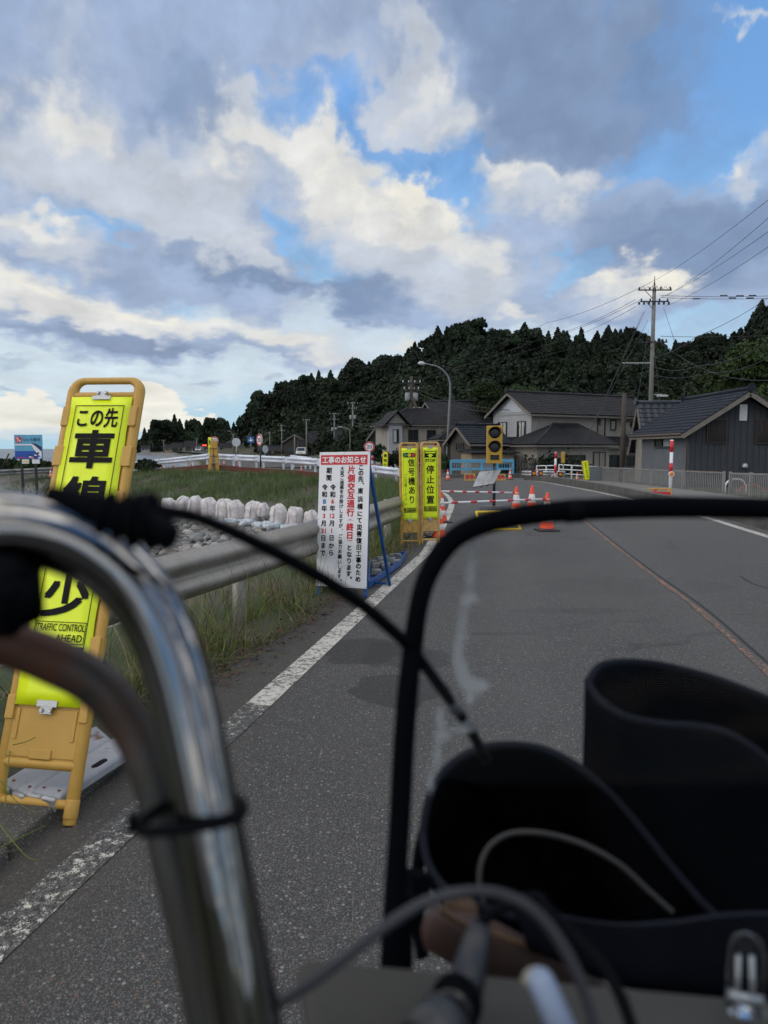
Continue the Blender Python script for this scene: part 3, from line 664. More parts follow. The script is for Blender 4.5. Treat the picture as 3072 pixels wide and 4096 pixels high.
def disc(q, cx, cz, r, y, mi=0, n=20, sx=1): q.add([(cx+sx*r*math.cos(6.2832*k/n), y, cz+r*math.sin(6.2832*k/n)) for k in range(n)], [tuple(range(n))], mi)
def thanks(q, z0, z1, y, x0, x1):
    fill(q, x0, x1, z0, z1, y); h = z1-z0
    put_text(q, 'ご協力いただき', (x0+x1)/2, z0+h*.73, h*.40, y-.0006, .02, 5, fitw=(x1-x0)*.9)
    put_text(q, 'ありがとうございます', (x0+x1)/2, z0+h*.27, h*.36, y-.0006, .02, 5, fitw=(x1-x0)*.92)
def spec_lane(q, pw, zb, zt, y):
    h = zt-zb; X = pw*.405
    rect(q, -X, X, .598, 1.747, y, .0035)
    put_text(q, 'この先', 0, 1.687, .098, y, .022, fitw=pw*.66)
    for ch, z in (('車', 1.538), ('線', 1.32), ('減', 1.102), ('少', .884)):
        put_text(q, ch, pw*.0, z, .184, y, .036, sx=1.15)
    rect(q, -X+.006, X-.006, .685, .775, y, .003)
    put_text(q, 'TRAFFIC CONTROL', 0, .752, .042, y, .010, fitw=pw*.74)
    put_text(q, 'AHEAD', X-.016, .709, .042, y, .010, anchor='r', sx=.85)
    thanks(q, .60, .675, y, -X, X)
E1W, E1L = .369, 1.895
_f = Vector((-1.1956, 2.6846, 0)); _c, _s = math.cos(R(-8.6)), math.sin(R(-8.6))
slim_sign('lane_closure_sign', 'large leaning yellow framed sign reading that the lanes reduce ahead, half behind the chrome bar', _f-Vector((_c, _s, 0))*E1W/2, R(-8.6), R(20.7), R(.4), E1W, E1L, spec_lane, 'lime yellow construction signs', tz=(.2305, .944), foot=(.038, .1135), back_leg=(.95, .35, .10))
def spec_signal(q, pw, zb, zt, y):
    h = zt-zb; X = pw*.415
    rect(q, -X, X, zb+h*.125, zt-h*.035, y, .003)
    r = h*.026; zc = zt-h*.095
    fill(q, -pw*.28, pw*.28, zc-r*1.22, zc+r*1.22, y); disc(q, -pw*.28, zc, r*1.22, y); disc(q, pw*.28, zc, r*1.22, y)
    for x, mi in ((-.26, 3), (0, 4), (.26, 2)): disc(q, x*pw, zc, r, y-.0006, mi)
    for k, ch in enumerate('信号機あり'): put_text(q, ch, pw*.13, zt-h*(.197+k*.128), h*.116, y, .018, sx=.86)
    for k, ch in enumerate('ご注意ください'): put_text(q, ch, -pw*.27, zt-h*(.384+k*.0638), h*.058, y, .004, sx=.80)
    thanks(q, zb+h*.11, zb+h*.175, y, -X, X)
def spec_stop(q, pw, zb, zt, y):
    h = zt-zb; X = pw*.415
    rect(q, -X, X, zb+h*.125, zt-h*.035, y, .003)
    fill(q, -X*.9, X*.9, zt-h*.14, zt-h*.055, y); fill(q, -X*.78, X*.78, zt-h*.082, zt-h*.066, y-.0006, 5)
    zc = zt-h*.090; q.add([(0, y-.0006, zc), (-X*.6, y-.0006, zc-h*.024), (-X*.22, y-.0006, zc-h*.024), (-X*.22, y-.0006, zc-h*.046), (X*.22, y-.0006, zc-h*.046), (X*.22, y-.0006, zc-h*.024), (X*.6, y-.0006, zc-h*.024)], [(0, 1, 2, 3, 4, 5, 6)], 5)
    put_text(q, 'STOP', 0, zt-h*.182, h*.056, y, .025, fitw=pw*.66)
    for k, ch in enumerate('停止位置'): put_text(q, ch, 0, zt-h*(.307+k*.141), h*.122, y, .018, sx=.98)
    thanks(q, zb+h*.105, zb+h*.175, y, -X, X)
def spec_rev(txt):
    def f(q, pw, zb, zt, y):
        h = zt-zb; rect(q, -pw*.41, pw*.41, zb+h*.12, zt-h*.04, y, .003)
        n = len(txt)
        for k, ch in enumerate(txt): put_text(q, ch, 0, zt-h*(.04+(k+.5)*.84/n), h*.62/n, y, .03, sx=min(1, pw*.75/(h*.62/n)) if n < 9 else 1.1)
    return f
def place(px_r, yaw, W, left=False):
    c, s = math.cos(yaw), math.sin(yaw); return Vector((px_r[0], px_r[1], 0))+Vector((c, s, 0))*(W/2 if left else -W/2)
slim_sign('traffic_signal_sign', 'slim yellow sign with a traffic signal emblem at the end of the old guardrail', place((.543, 10.896), R(12.6), .3), R(12.6), R(3.5), R(-.2), .3, 1.545, spec_signal, 'lime yellow construction signs', tz=(.241, .944), foot=(.04, .128))
slim_sign('stop_position_sign', 'slim yellow sign reading STOP with an upward arrow, right beside the signal sign', place((.5606, 11.025), R(9.3), .3, True), R(9.3), R(1.6), R(-.1), .3, 1.555, spec_stop, 'lime yellow construction signs', frame=YELF, tz=(.246, .945), foot=(.04, .128))
slim_sign('hidden_sign', 'slim yellow sign mostly hidden just behind the STOP sign', (.80, 12.1, 0), R(-8), R(-2), 0, .3, 1.50, spec_rev('徐行'), 'lime yellow construction signs', frame=YELF)
# weights on the feet of the near sign
g = NM('rusty_white_paint'); n = g.noise(7, 9, .72); n2 = g.noise(2.5, 4, .6)
k = g.ramp(g.math('ADD', g.math('MULTIPLY', n, .7), g.math('MULTIPLY', n2, .3)), .55, .61)
c = g.mix(g.ramp(n2, .35, .65), (.24, .25, .28), (.34, .35, .38)); c = g.mix(k, c, (.10, .055, .035))
RUSTW = g.done(c, .55, g.bump(n, .3, .003))
def weight(label, P, th=.045, hook=True, hole=False):
    """flat cast weight through four corner points in the plan, with a folded rim, bolts and hooks"""
    t = thing('sign_weight', P[0], label, 'weight', 'metal weights holding the near sign')
    Q = [Vector(p)-Vector(P[0]) for p in P]; up = Vector((0, 0, 1))
    c = sum(Q, Vector())/4; ins = [q+(c-q)*.16 for q in Q]
    m = MB(); dn = up*-th
    vs = Q+[q+dn for q in Q]+[q+up*.014 for q in ins]
    m.add(vs, [(0, 1, 5, 4), (1, 2, 6, 5), (2, 3, 7, 6), (3, 0, 4, 7), (7, 6, 5, 4), (8, 9, 10, 11)]+[(i, (i+1) % 4, 8+(i+1) % 4, 8+i) for i in range(4)])
    m.build('slab', RUSTW, t, bevel=.006)
    b = MB()
    for s in (.2, .75): p = Q[0].lerp(Q[1], s)+(c-Q[0]).normalized()*.035; b.cyl(p+up*.0, p+up*.012, .009, 10)
    b.build('bolt', mat('rust', (.13, .04, .018), .85, var=.4, vscale=60), t)
    if hole:
        hh = MB(); p = Q[1].lerp(Q[2], .62)+(c-Q[1].lerp(Q[2], .62)).normalized()*.035; d = (Q[2]-Q[1]).normalized(); hh.tube([p-d*.06, p-d*.03, p+d*.03, p+d*.06], [.010, .022, .022, .010], 8); hh.build('hand_hole', BLK, t)
    if hook:
        for s in (.2, .72):
            hk = MB(); p = Q[0].lerp(Q[1], s); d = (Q[0]-Q[3]).normalized()
            hk.box(-.035, .035, -.012, .006, -.055, .004, M=Matrix.Translation(p+d*.012)@Matrix.Rotation(math.atan2((Q[1]-Q[0]).y, (Q[1]-Q[0]).x), 4, 'Z')); hk.build('hook', STEEL, t, bevel=.008)
    return t
def Hh(px, py, z): return G(px, py, z)
weight('rusty grey metal weight across the foot bar of the near sign, behind the white one', [Hh(2, 3135, .092), Hh(118, 3182, .092), Hh(452, 2962, .092), Hh(385, 2903, .092)], .03)
weight('pale grey slotted metal weight on the kerb, nearest the road', [Hh(126, 3168, .092), Hh(236, 3192, .092), Hh(535, 2998, .092), Hh(470, 2945, .092)], .035, hole=True)
# ------------------------------------------------------------------ the notice board
def notice():
    W, L = .549, 1.427; yaw = R(-21.7); lean = R(6.5)
    t = thing('notice_board', (0, 0, 0), 'white construction notice board with a red header on a blue steel easel', 'sign')
    base = Vector((-.1718, 6.956, 0))-Vector((math.cos(yaw), math.sin(yaw), 0))*W/2
    t.matrix_world = frame_mat(base, yaw, lean, R(-.9))
    blue = mat('blue_steel', (.012, .075, .26), .45, .1, var=.25, vscale=25)
    zb = .088; p = MB(); p.box(-W/2, W/2, -.008, 0, zb, L); board = p.build('board', WHT, t, bevel=.002)
    e = MB()
    for s in (-1, 1): e.box(s*(W/2-.018)-.015, s*(W/2-.018)+.015, .002, .032, 0, L-.005)
    for z in (.2, .75, 1.35): e.box(-W/2+.034, W/2-.034, .004, .030, z, z+.028)
    e.build('easel', blue, t, bevel=.002)
    lg = MB(); cb = math.tan(lean)
    for s in (-1, 1): lg.bar((s*(W/2-.02), .03, 1.28), (s*(W/2-.02), .72, .02-.72*cb*.2), .028, .028)
    lg.bar((-W/2+.03, .62, .10), (W/2-.03, .62, .10), .026, .026)
    lg.build('rear_leg', blue, t)
    q = MB(); y = -.0095; k = .00105*W/.549
    X = lambda r: -W/2+r*W/515; Z = lambda yy: L-(yy)*((L-zb)/1345)
    fill(q, X(16), X(492), Z(128), Z(30), y, 2)
    put_text(q, '工事のお知らせ', X(254), Z(79), .071, y-.0008, .03, 1, fitw=W*.86)
    B = lambda s, cx, y0, ys, sz, bold, mi=0: column(q, [(c, Z(a-545), sz, mi) for c, a in zip(s, ys)], X(cx), y, bold)
    B('この先', 430, 0, (700, 755, 815), .060, .038); B('、', 430, 0, (868,), .060, .038)
    B('東浜橋', 430, 0, (932, 1015, 1085), .060, .038)
    B('にて災害復旧工事のため', 430, 0, (1158, 1222, 1292, 1355, 1422, 1486, 1550, 1612, 1672, 1735, 1800), .060, .038)
    B('片側交互通行', 335, 0, (722, 808, 892, 975, 1060, 1145), .082, .045, 2)
    B('(', 335, 0, (1222,), .07, .03, 2); B('終日', 335, 0, (1290, 1372), .080, .045, 2); B(')', 335, 0, (1425,), .07, .03, 2)
    B('となります', 335, 0, (1495, 1560, 1625, 1690, 1750), .060, .038); B('。', 335, 0, (1800,), .06, .038)
    B('大変ご迷惑をお掛けしますが', 240, 0, (712, 757, 802, 850, 896, 942, 988, 1038, 1086, 1136, 1184, 1232, 1280), .046, .030); B('、', 240, 0, (1325,), .046, .030)
    B('ご協力お願いします', 240, 0, (1385, 1438, 1486, 1534, 1586, 1640, 1688, 1734, 1780), .046, .030); B('。', 240, 0, (1826,), .046, .030)
    B('期間', 105, 0, (730, 802), .062, .038)
    for cx, seq in ((150, (('令', 898, 0), ('和', 970, 0), ('6', 1038, 2), ('年', 1108, 0), ('12', 1184, 2), ('月', 1258, 0), ('1', 1332, 2), ('日', 1404, 0), ('か', 1482, 0), ('ら', 1552, 0))),
                    (65, (('令', 898, 0), ('和', 970, 0), ('8', 1042, 6), ('年', 1112, 0), ('3', 1186, 2), ('月', 1260, 0), ('31', 1336, 2), ('日', 1408, 0), ('ま', 1482, 0), ('で', 1556, 0)))):
        for s, yy, mi in seq: put_text(q, s, X(cx), Z(yy-545), .062, y, .038, mi, sx=1.15 if mi == 6 else 1)
    q.build('lettering', [BLK, WHT, RED, PALEG, AMB, LIME, BLU], board, recalc=False)
    r = MB()
    for x in (-.26, 0, .26):
        for z in (L-.012, (L+zb)/2, zb+.012): r.cyl((x, -.011, z), (x, -.007, z), .005, 8)
    r.build('rivet', STEEL, t)
    # ballast tray behind the easel
    tr = thing('ballast_tray', G(1530, 2290), 'blue steel tray of broken stone weighting the notice board easel', 'tray')
    a = [G(1475, 2350, .02), G(1600, 2262, .02), G(1625, 2222, .02), G(1480, 2262, .02)]; o = tr.location
    m = MB()
    for i in range(4): m.bar(a[i]-o+Vector((0, 0, .03)), a[(i+1) % 4]-o+Vector((0, 0, .03)), .012, .07)
    m.add([tuple(v-o+Vector((0, 0, .001))) for v in a], [(0, 1, 2, 3)])
    m.build('tray', blue, tr)
    rn = random.Random(4); s = MB()
    for k in range(26):
        u, v = rn.random()*.8+.1, rn.random()*.7+.15
        p = (a[0].lerp(a[1], u)).lerp(a[3].lerp(a[2], u), v)-o+Vector((0, 0, .03+rn.random()*.05))
        rr = rn.uniform(.03, .06)
        s.add([p+Vector((rn.uniform(.6, 1)*rr*x, rn.uniform(.6, 1)*rr*y_, rn.uniform(.4, .8)*rr*z)) for x in (-1, 1) for y_ in (-1, 1) for z in (-1, 1)], [(0, 1, 3, 2), (4, 6, 7, 5), (0, 4, 5, 1), (2, 3, 7, 6), (0, 2, 6, 4), (1, 5, 7, 3)])
    s.build('rubble', mat('rubble', (.16, .17, .18), .9, var=.4, vscale=9), tr, bevel=.006, kind='stuff')
notice()
# sand bags lying on the foot bars of the two signs
for i, (px, w, lb) in enumerate(((1628, .26, 'grey sandbag on the foot bar of the signal sign'), (1722, .27, 'pale grey sandbag on the foot bar of the STOP sign'))):
    p = G(px, 2160); c = Vector((p.x, p.y+.13, .14)); m = MB(); rows = []
    rn = np.random.RandomState(i)
    for a in range(9):
        ro = []
        for b in range(14):
            th = math.pi*a/8; ph = 2*math.pi*b/13
            rr = 1+.14*math.sin(3*ph+a+i)+.08*rn.randn()*(b != 13 and b != 0)
            ro.append((math.sin(th)*math.cos(ph)*w/2*rr, math.sin(th)*math.sin(ph)*.12*rr, math.cos(th)*.10*rr+.02*math.sin(5*ph)))
        rows.append(ro)
    m.grid(rows)
    o = m.build('sandbag', mat('sandbag_cloth', (.30, .31, .33), .9, var=.35, vscale=14, bump=(50, .6, .01)), None, label=lb, cat='sandbag', group='sandbags weighting the slim signs'); o.location = c
# ------------------------------------------------------------------ guardrails
PROF = [(0, 0), (.012, -.014), (.03, -.03), (.072, -.055), (.082, -.085), (.072, -.115), (.02, -.15), (.004, -.175), (.02, -.20), (.072, -.235), (.082, -.265), (.072, -.295), (.03, -.32), (.012, -.336), (0, -.35)]
def wbeam(mb, pts, side=1, mi=0):
    rows = []
    for i, p in enumerate(pts):
        t = (pts[min(i+1, len(pts)-1)]-pts[max(i-1, 0)]); t.z = 0; t.normalize(); n = Vector((t.y, -t.x, 0))*side
        rows.append([tuple(p+n*o+Vector((0, 0, z))) for o, z in PROF])
    mb.grid(rows, mi)
g = NM('weathered_guardrail'); n = g.noise(1.6, 8, .7); st = g.noise(9, 7, .75, stretch=(1, 1, .12)); sc = g.noise(30, 6, .75, stretch=(1.5, 1.5, .6))
c = g.mix(g.ramp(n, .3, .7), (.23, .215, .19), (.35, .33, .30)); c = g.mix(g.ramp(st, .50, .72, 0, .4), c, (.11, .095, .075)); c = g.mix(g.ramp(sc, .68, .74, 0, .5), c, (.07, .05, .035))
WRAIL = g.done(c, g.ramp(n, .3, .7, .38, .60), g.bump(n, .12, .006), Metallic=.5)
def near_rail():
    P = crom([Vector((x, y, .73)) for x, y in RAIL], 10)
    t = thing('old_guardrail', (P[0].x, P[0].y, 0), 'weathered grey brown steel guardrail along the road edge on the left', 'guardrail')
    o = Vector(t.location)
    m = MB(); k = len(P)
    cuts = [0, 12, 26, 40, k-1]
    for a, b in zip(cuts[:-1], cuts[1:]):
        off = Vector((0, 0, 0)) if cuts.index(a) % 2 else Vector((.005, 0, .002))
        m = MB(); wbeam(m, [p-o+off for p in P[a:min(b+2, k)]], 1); m.build('beam', WRAIL, t, solid=.004)
    jb = MB()
    for c_ in cuts[1:-1]:
        p = P[c_]-o; tt = (P[c_+1]-P[c_-1]).normalized(); n = Vector((tt.y, -tt.x, 0))
        for dz in (-.06, -.11, -.24, -.29):
            for s in (-.05, .06): q = p+n*.078+tt*s+Vector((0, 0, dz)); jb.cyl(q, q+n*.012, .012, 8)
    jb.build('bolt', STEEL, t)
    for y in (1.0, 3.5, 6.02, 8.4, 10.7):
        x = float(xrail(y)); z0 = -.4
        pm = MB(); pm.tube([Vector((x-.10, y, z0))-o, Vector((x-.10, y, .70))-o], .057, 16); pm.box(x-.06-o.x, x+.012-o.x, y-.035-o.y, y+.035-o.y, .50-o.z, .60-o.z); pm.build('post', WRAIL, t)
near_rail()
WHITE = mat('white_rail_paint', (.58, .62, .70), .4, .1, var=.10, vscale=2)
def poly_rail(name, label, pts, m, step=4.0, posts=True, over=.0, side=1, parts=True, base=None, thick=.006, post_r=.06):
    t = thing(name, (pts[0].x, pts[0].y, pts[0].z-1), label, 'guardrail'); o = Vector(t.location)
    for i in range(len(pts)-1):
        a, b = pts[i], pts[i+1]; d = (b-a); L_ = Vector((d.x, d.y, 0)).length; n = max(1, round(L_/step))
        for k in range(n):
            p, q = a.lerp(b, k/n), a.lerp(b, (k+1)/n); dd = (q-p).normalized()
            mb = MB(); wbeam(mb, [p-o+dd*(-over), p.lerp(q, .5)-o, q-o+dd*over], side); mb.build('beam', m, t, solid=thick)
            if posts:
                tt = Vector((dd.x, dd.y, 0)).normalized(); nr = Vector((tt.y, -tt.x, 0))*side
                for s in (.14, .86):
                    c = p.lerp(q, s)-nr*.03; zb = base(c) if base else c.z-.8
                    pm = MB(); pm.bar(c-o+Vector((0, 0, .02)), Vector((c.x, c.y, zb))-o, .10, .10); pm.build('post', m, t, bevel=.01)
                if over < 0:
                    c = q-o+Vector((0, 0, -.17)); jm = MB(); jm.bar(c-tt*.28, c+tt*.28, .10, .33); jm.build('joint_box', m, t, bevel=.02)
    return t
WP = [A(300, 1868, 56), A(430, 1860, 53), A(536, 1849, 50), A(640, 1836, 46), A(760, 1823, 42.5), A(838, 1814, 41)]
WP2 = [A(862, 1815, 40.3), A(945, 1819, 39.3), A(1037, 1822, 38), A(1148, 1827, 36.5), A(1278, 1835, 34.3), A(1380, 1846, 32.8), A(1486, 1860, 31.2), A(1600, 1873, 30), A(1650, 1880, 29.5)]
bz = lambda c: float(zbank(c.x))-.1
poly_rail('white_guardrail', 'white barrier running from the corner post back towards the sea', WP, WHITE, 4, over=-.02, base=bz)
poly_rail('white_guardrail', 'long white barrier across the head of the creek, right of the corner post', WP2, WHITE, 4, over=-.12, base=bz)
poly_rail('white_guardrail', 'second white barrier standing farther back above the long one', [A(1163, 1820, 47), A(1230, 1828, 45), A(1300, 1842, 42)], WHITE, 3, over=0, base=lambda c: .2)
poly_rail('grey_guardrail', 'dull grey guardrail at the far left beside the sea', [A(-500, 1905, 36), A(-120, 1885, 40), A(60, 1876, 43), A(230, 1868, 46), A(320, 1868, 50)], mat('dull_rail', (.22, .22, .21), .5, .3, var=.25, vscale=2), 4, over=0, base=lambda c: c.z-1.1)
# red-brown girder under the barrier
g = NM('red_oxide'); n = g.noise(2, 7, .7); g.done(g.mix(n, (.075, .018, .013), (.15, .038, .028)), .8)
t = thing('girder', (0, 38, 0), 'red brown steel beams edging the bank below the white barrier', 'girder')
for a, b in zip(WP[1:-1]+[WP2[0]], WP[2:]+[WP2[1]]):
    m = MB(); m.bar(Vector((a.x, a.y-.25, a.z-.76))-t.location, Vector((b.x, b.y-.25, b.z-.76))-t.location, .2, .30); m.build('beam', MATS['red_oxide'], t)
for a, b in zip(WP2[1:-1], WP2[2:]):
    m = MB(); m.bar(Vector((a.x, a.y-.3, a.z-.78))-t.location, Vector((b.x, b.y-.3, b.z-.78))-t.location, .2, .28); m.build('beam', MATS['red_oxide'], t)
# ------------------------------------------------------------------ tonne bags along the foot of the bank
g = NM('bag_cloth'); n = g.noise(9, 7, .7); f = g.noise(3, 6, .7, stretch=(4, 4, .6))
g.done(g.mix(g.ramp(n, .3, .75), (.72, .69, .70), (.46, .43, .42)), .85, g.bump(g.math('ADD', f, g.math('MULTIPLY', n, .5)), 1.0, .05))
STRAP = mat('bag_strap', (.50, .40, .42), .8, var=.15)
bags = [(575, 2012, 2064, 50, 30.5), (612, 2015, 2060, 34, 31.0), (668, 1998, 2060, 42, 28.8), (686, 1998, 2066, 46, 28), (728, 1990, 2072, 50, 27.3), (778, 1988, 2085, 54, 26.5), (838, 1996, 2090, 62, 25.8), (898, 2002, 2094, 58, 25.2), (950, 2006, 2100, 54, 24.8), (1011, 2010, 2108, 62, 24.2), (1054, 2016, 2108, 40, 24.0), (1116, 2022, 2118, 60, 23.4), (1176, 2032, 2120, 54, 23.1), (1248, 2047, 2135, 58, 22.4), (1302, 2055, 2140, 54, 22), (1360, 2060, 2146, 56, 21.7)]
names = ['at the far left end', 'small, second from the left', 'third from the left', 'fourth from the left', 'fifth from the left', 'sixth from the left', 'seventh from the left, plump', 'eighth from the left', 'ninth from the left', 'tenth from the left, widest', 'narrow one tucked right of the widest', 'alone, fourth from the right', 'alone, third from the right', 'touching the notice board edge', 'behind the notice board', 'hidden by the notice board']
for i, (px, t0, b0, w, Y) in enumerate(bags[:15]):
    rn = np.random.RandomState(i*7+5); Wd = w/F*Y*(1.12+.16*rn.rand()); hh = .74*(.9+.12*rn.rand())*(.62 if w < 45 else 1)
    p = A(px, b0, Y); zt = A(px, t0, Y).z; z0 = zt-hh
    m = MB(); rows = []; nb = 28; ph0 = rn.rand()*6
    q_ = rn.rand(5); prof = [(0, 0), (.70, .0), (.95, .04), (1.0, .14), (1.03+.03*q_[0], .32), (.98-.04*q_[1], .50), (1.0+.02*q_[2], .66), (.95, .80), (.86, .89), (.72, .95), (.55, .985), (.42, .97), (.34, 1.0+.05*q_[3]), (.18, 1.01+.05*q_[4]), (0, .98)]
    for k, (r_, z_) in enumerate(prof):
        row = []
        for j in range(nb+1):
            a = 2*math.pi*(j % nb)/nb
            up_ = max(0, (z_-.62)/.38); fold = 1+(.015+.09*up_)*math.sin((7+i % 4)*a+ph0+z_*3)+(.03+.06*up_)*math.sin(3*a+ph0*2+z_*5)+.025*up_*math.sin(17*a+z_*20+i)
            row.append((r_*fold*Wd/2*math.cos(a), r_*fold*Wd/2*math.sin(a), z_*hh+up_*(.05*math.sin(2*a+ph0)+.035*math.sin(5*a+ph0*3))*(1-.5*(z_ > .99))+r_*Wd*.04*math.sin(a+ph0)*z_))
        rows.append(row)
    m.grid(rows)
    b = thing('bulk_bag', (p.x, Y+rn.uniform(-.15, .15), z0), 'dirty white bag in the row below the grass, '+names[i], 'bag', 'white tonne bags along the foot of the bank', rot=(R(rn.uniform(-5, 5)), R(rn.uniform(-7, 7)), rn.uniform(-.5, .5)))
    m.build('bag', MATS['bag_cloth'], b)
    for s in (-.55, .5):
        st = MB(); a = -math.pi/2+s
        pts = [(math.cos(a)*Wd/2*r_*1.035, math.sin(a)*Wd/2*r_*1.035, z_*hh) for r_, z_ in ((1.0, .14), (1.03, .35), (.99, .52), (1.01, .68), (.95, .80), (.74, .90), (.40, 1.0))]
        st.tube(pts, .018, 6, flat=.3); st.build('strap', STRAP, b)
# flat sacks in front of the upright bags, many and crumpled together
def blob(rn, c, rx, ry, rz, n=(7, 12), am=.16):
    V = []; ph = rn.rand(6)*6
    for a in range(n[0]):
        th = math.pi*a/(n[0]-1)
        for b in range(n[1]):
            f = 2*math.pi*b/n[1]; r = 1+am*math.sin(2*f+ph[0]+a)*math.sin(th)+am*.7*math.sin(3*f+ph[1]-a*1.3)*math.sin(th)
            V.append((c[0]+rx*r*math.sin(th)*math.cos(f), c[1]+ry*r*math.sin(th)*math.sin(f), c[2]+rz*r*math.cos(th)))
    Fq = [(i*n[1]+j, i*n[1]+(j+1) % n[1], (i+1)*n[1]+(j+1) % n[1], (i+1)*n[1]+j) for i in range(n[0]-1) for j in range(n[1])]
    return V, Fq
rn = np.random.RandomState(8)
sack = mat('flat_sack_cloth', (.42, .46, .50), .8, var=.35, vscale=9, bump=(12, 1.0, .08))
pos = [(878+k*38+rn.uniform(-6, 6), 2096+k*3.6+rn.uniform(-4, 4)) for k in range(13)]
for k, (px, py) in enumerate(pos):
    p = G(px, py, -1.0); V, Fq = blob(rn, (0, 0, .07), rn.uniform(.2, .34), rn.uniform(.16, .24), rn.uniform(.10, .18), (9, 18), .26); th_ = rn.rand()*3
    o = npmesh('flat_sack', V, Fq, sack, smooth=True, label='flat bluish white sack on the stones below the upright bags, '+ORD[k]+' from the left', cat='sack', group='flat sacks lying in front of the tonne bags'); o.location = p; o.rotation_euler = (0, 0, th_)
# ------------------------------------------------------------------ river stones
g = NM('river_stone'); geo = g.n('NewGeometry'); rnd = geo.outputs['Random Per Island']
cr = g.n('ValToRGB'); g.L(rnd, cr.inputs[0]); e = cr.color_ramp.elements; e[0].color = (.10, .105, .105, 1); e[1].color = (.42, .40, .37, 1)
for p_, col in ((.2, (.17, .175, .17)), (.45, (.24, .235, .22)), (.62, (.31, .25, .205)), (.7, (.20, .21, .225)), (.85, (.35, .335, .30))): x = cr.color_ramp.elements.new(p_); x.color = (*col, 1)
n = g.noise(14, 6, .7); g.done(g.mix(g.ramp(n, .35, .75, 0, .4), cr.outputs[0], (.07, .07, .065)), .75, g.bump(n, .3, .02))
rn = np.random.RandomState(2); AV = []; AF = []; off = 0
for k in range(4200):
    y = rn.uniform(6, 27); xr_ = float(xrail(y)); x = rn.uniform(xr_-12, xr_-1.9)
    yb = 23.5-.987*(x+2.4) if x < -2.4 else 23.5
    if y > yb-.4: continue
    z = float(terrain(np.array([x]), np.array([y]))[0]); s = rn.uniform(.05, .125)*(1.1 if y > 12 else .9)
    V, Fq = blob(rn, (0, 0, 0), s*rn.uniform(.9, 1.5), s, s*rn.uniform(.5, .8), (6, 9), .12)
    V = np.array(V); a = rn.rand()*6; tl = rn.uniform(-.5, .5); c_, s_ = math.cos(a), math.sin(a)
    V = V@np.array([[c_, -s_, 0], [s_, c_, 0], [0, 0, 1]])@np.array([[1, 0, 0], [0, math.cos(tl), -math.sin(tl)], [0, math.sin(tl), math.cos(tl)]])
    V += (x, y, z+s*.35+rn.rand()*.10); AV.append(V); AF.append(np.array(Fq)+off); off += len(V)
npmesh('river_stones', np.concatenate(AV), np.concatenate(AF), MATS['river_stone'], smooth=True, kind='stuff', label='rounded grey river stones filling the creek bed behind the guardrail')
# ------------------------------------------------------------------ cones, poles, barricade boards
ORG = mat('cone_orange', (.78, .075, .022), .45, var=.12, vscale=9); CW = mat('cone_white', (.66, .64, .64), .4, var=.12, vscale=12); CBASE = mat('cone_base_black', (.02, .02, .022), .7)
def cone(loc, hgt, label, group='orange and white traffic cones', base='black'):
    t = thing('traffic_cone', loc, label, 'cone', group)
    s = hgt/.70; rr = lambda z: (.135-.108*z/.68)*s
    b = MB(); b.box(-.19*s, .19*s, -.19*s, .19*s, 0, .03*s); b.lathe([(.17*s, .03*s), (.145*s, .05*s)], 20); b.build('base', CBASE if base == 'black' else ORG, t, bevel=.012*s)
    c = MB(); c.lathe([(rr(0), .03*s), (rr(.69), .685*s), (rr(.69)*.8, .70*s), (0, .70*s)], 24); c.build('body', ORG, t)
    for z0, z1 in ((.17, .27), (.36, .53)):
        w = MB(); w.lathe([(rr(z0)+.001, z0*s), (rr(z0)+.004*s, z0*s+.004), (rr(z1)+.004*s, z1*s-.004), (rr(z1)+.001, z1*s)], 24); w.build('reflective_band', CW, t)
    return t
proto = cone((0, 0, 0), .70, 'x'); used = [False]
def put_cone(px, ptop, pbase, Y, label, tilt=0):
    p = A(px, pbase, Y); s = (pbase-ptop)/F*Y/.70; z = float(gz(p.x, p.y)) if p.x > .6 and p.y < 60 else p.z
    if not used[0]: used[0] = True; proto.location = (p.x, Y, z); proto.scale = (s,)*3; proto['label'] = label; return
    dup(proto, (p.x, Y, z), 0, label, s, rot=(0, R(tilt), random.uniform(0, 1.5)))
def cY(pbase): return G2(1900, pbase).y
put_cone(2064, 1944, 2082, 14.6, 'front left of the three traffic cones in the middle of the lane')
put_cone(2126, 1943, 2082, 14.7, 'middle of the three traffic cones in the middle of the lane')
put_cone(2187, 1964, 2118, 12.8, 'nearest traffic cone, right end of the lower striped bar, on a black base')
put_cone(1752, 1990, 2152, 11.6, 'cone hidden beside the STOP sign with its orange flank showing, nearest')
put_cone(1764, 1962, 2092, 14.2, 'cone just behind the nearest one beside the STOP sign')
for px, a, b, lb in ((1791, 1878, 1922, 'cone left of the blue railing, right of the slim signs'), (1936, 1874, 1914, 'cone tip showing behind the solar panel'), (2040, 1873, 1916, 'cone at the right end of the blue railing'), (2143, 1876, 1918, 'cone in front of the pedestrian gate, with a lamp either side'), (2207, 1897, 1922, 'small cone at the tip of the kerb wall'), (2226, 1881, 1914, 'cone beside the far striped post'), (2308, 1887, 1923, 'cone left of the leaning yellow sign'), (2338, 1891, 1925, 'cone touching the leaning yellow sign')):
    put_cone(px, a, b, min(46, cY(b)+.5), lb)
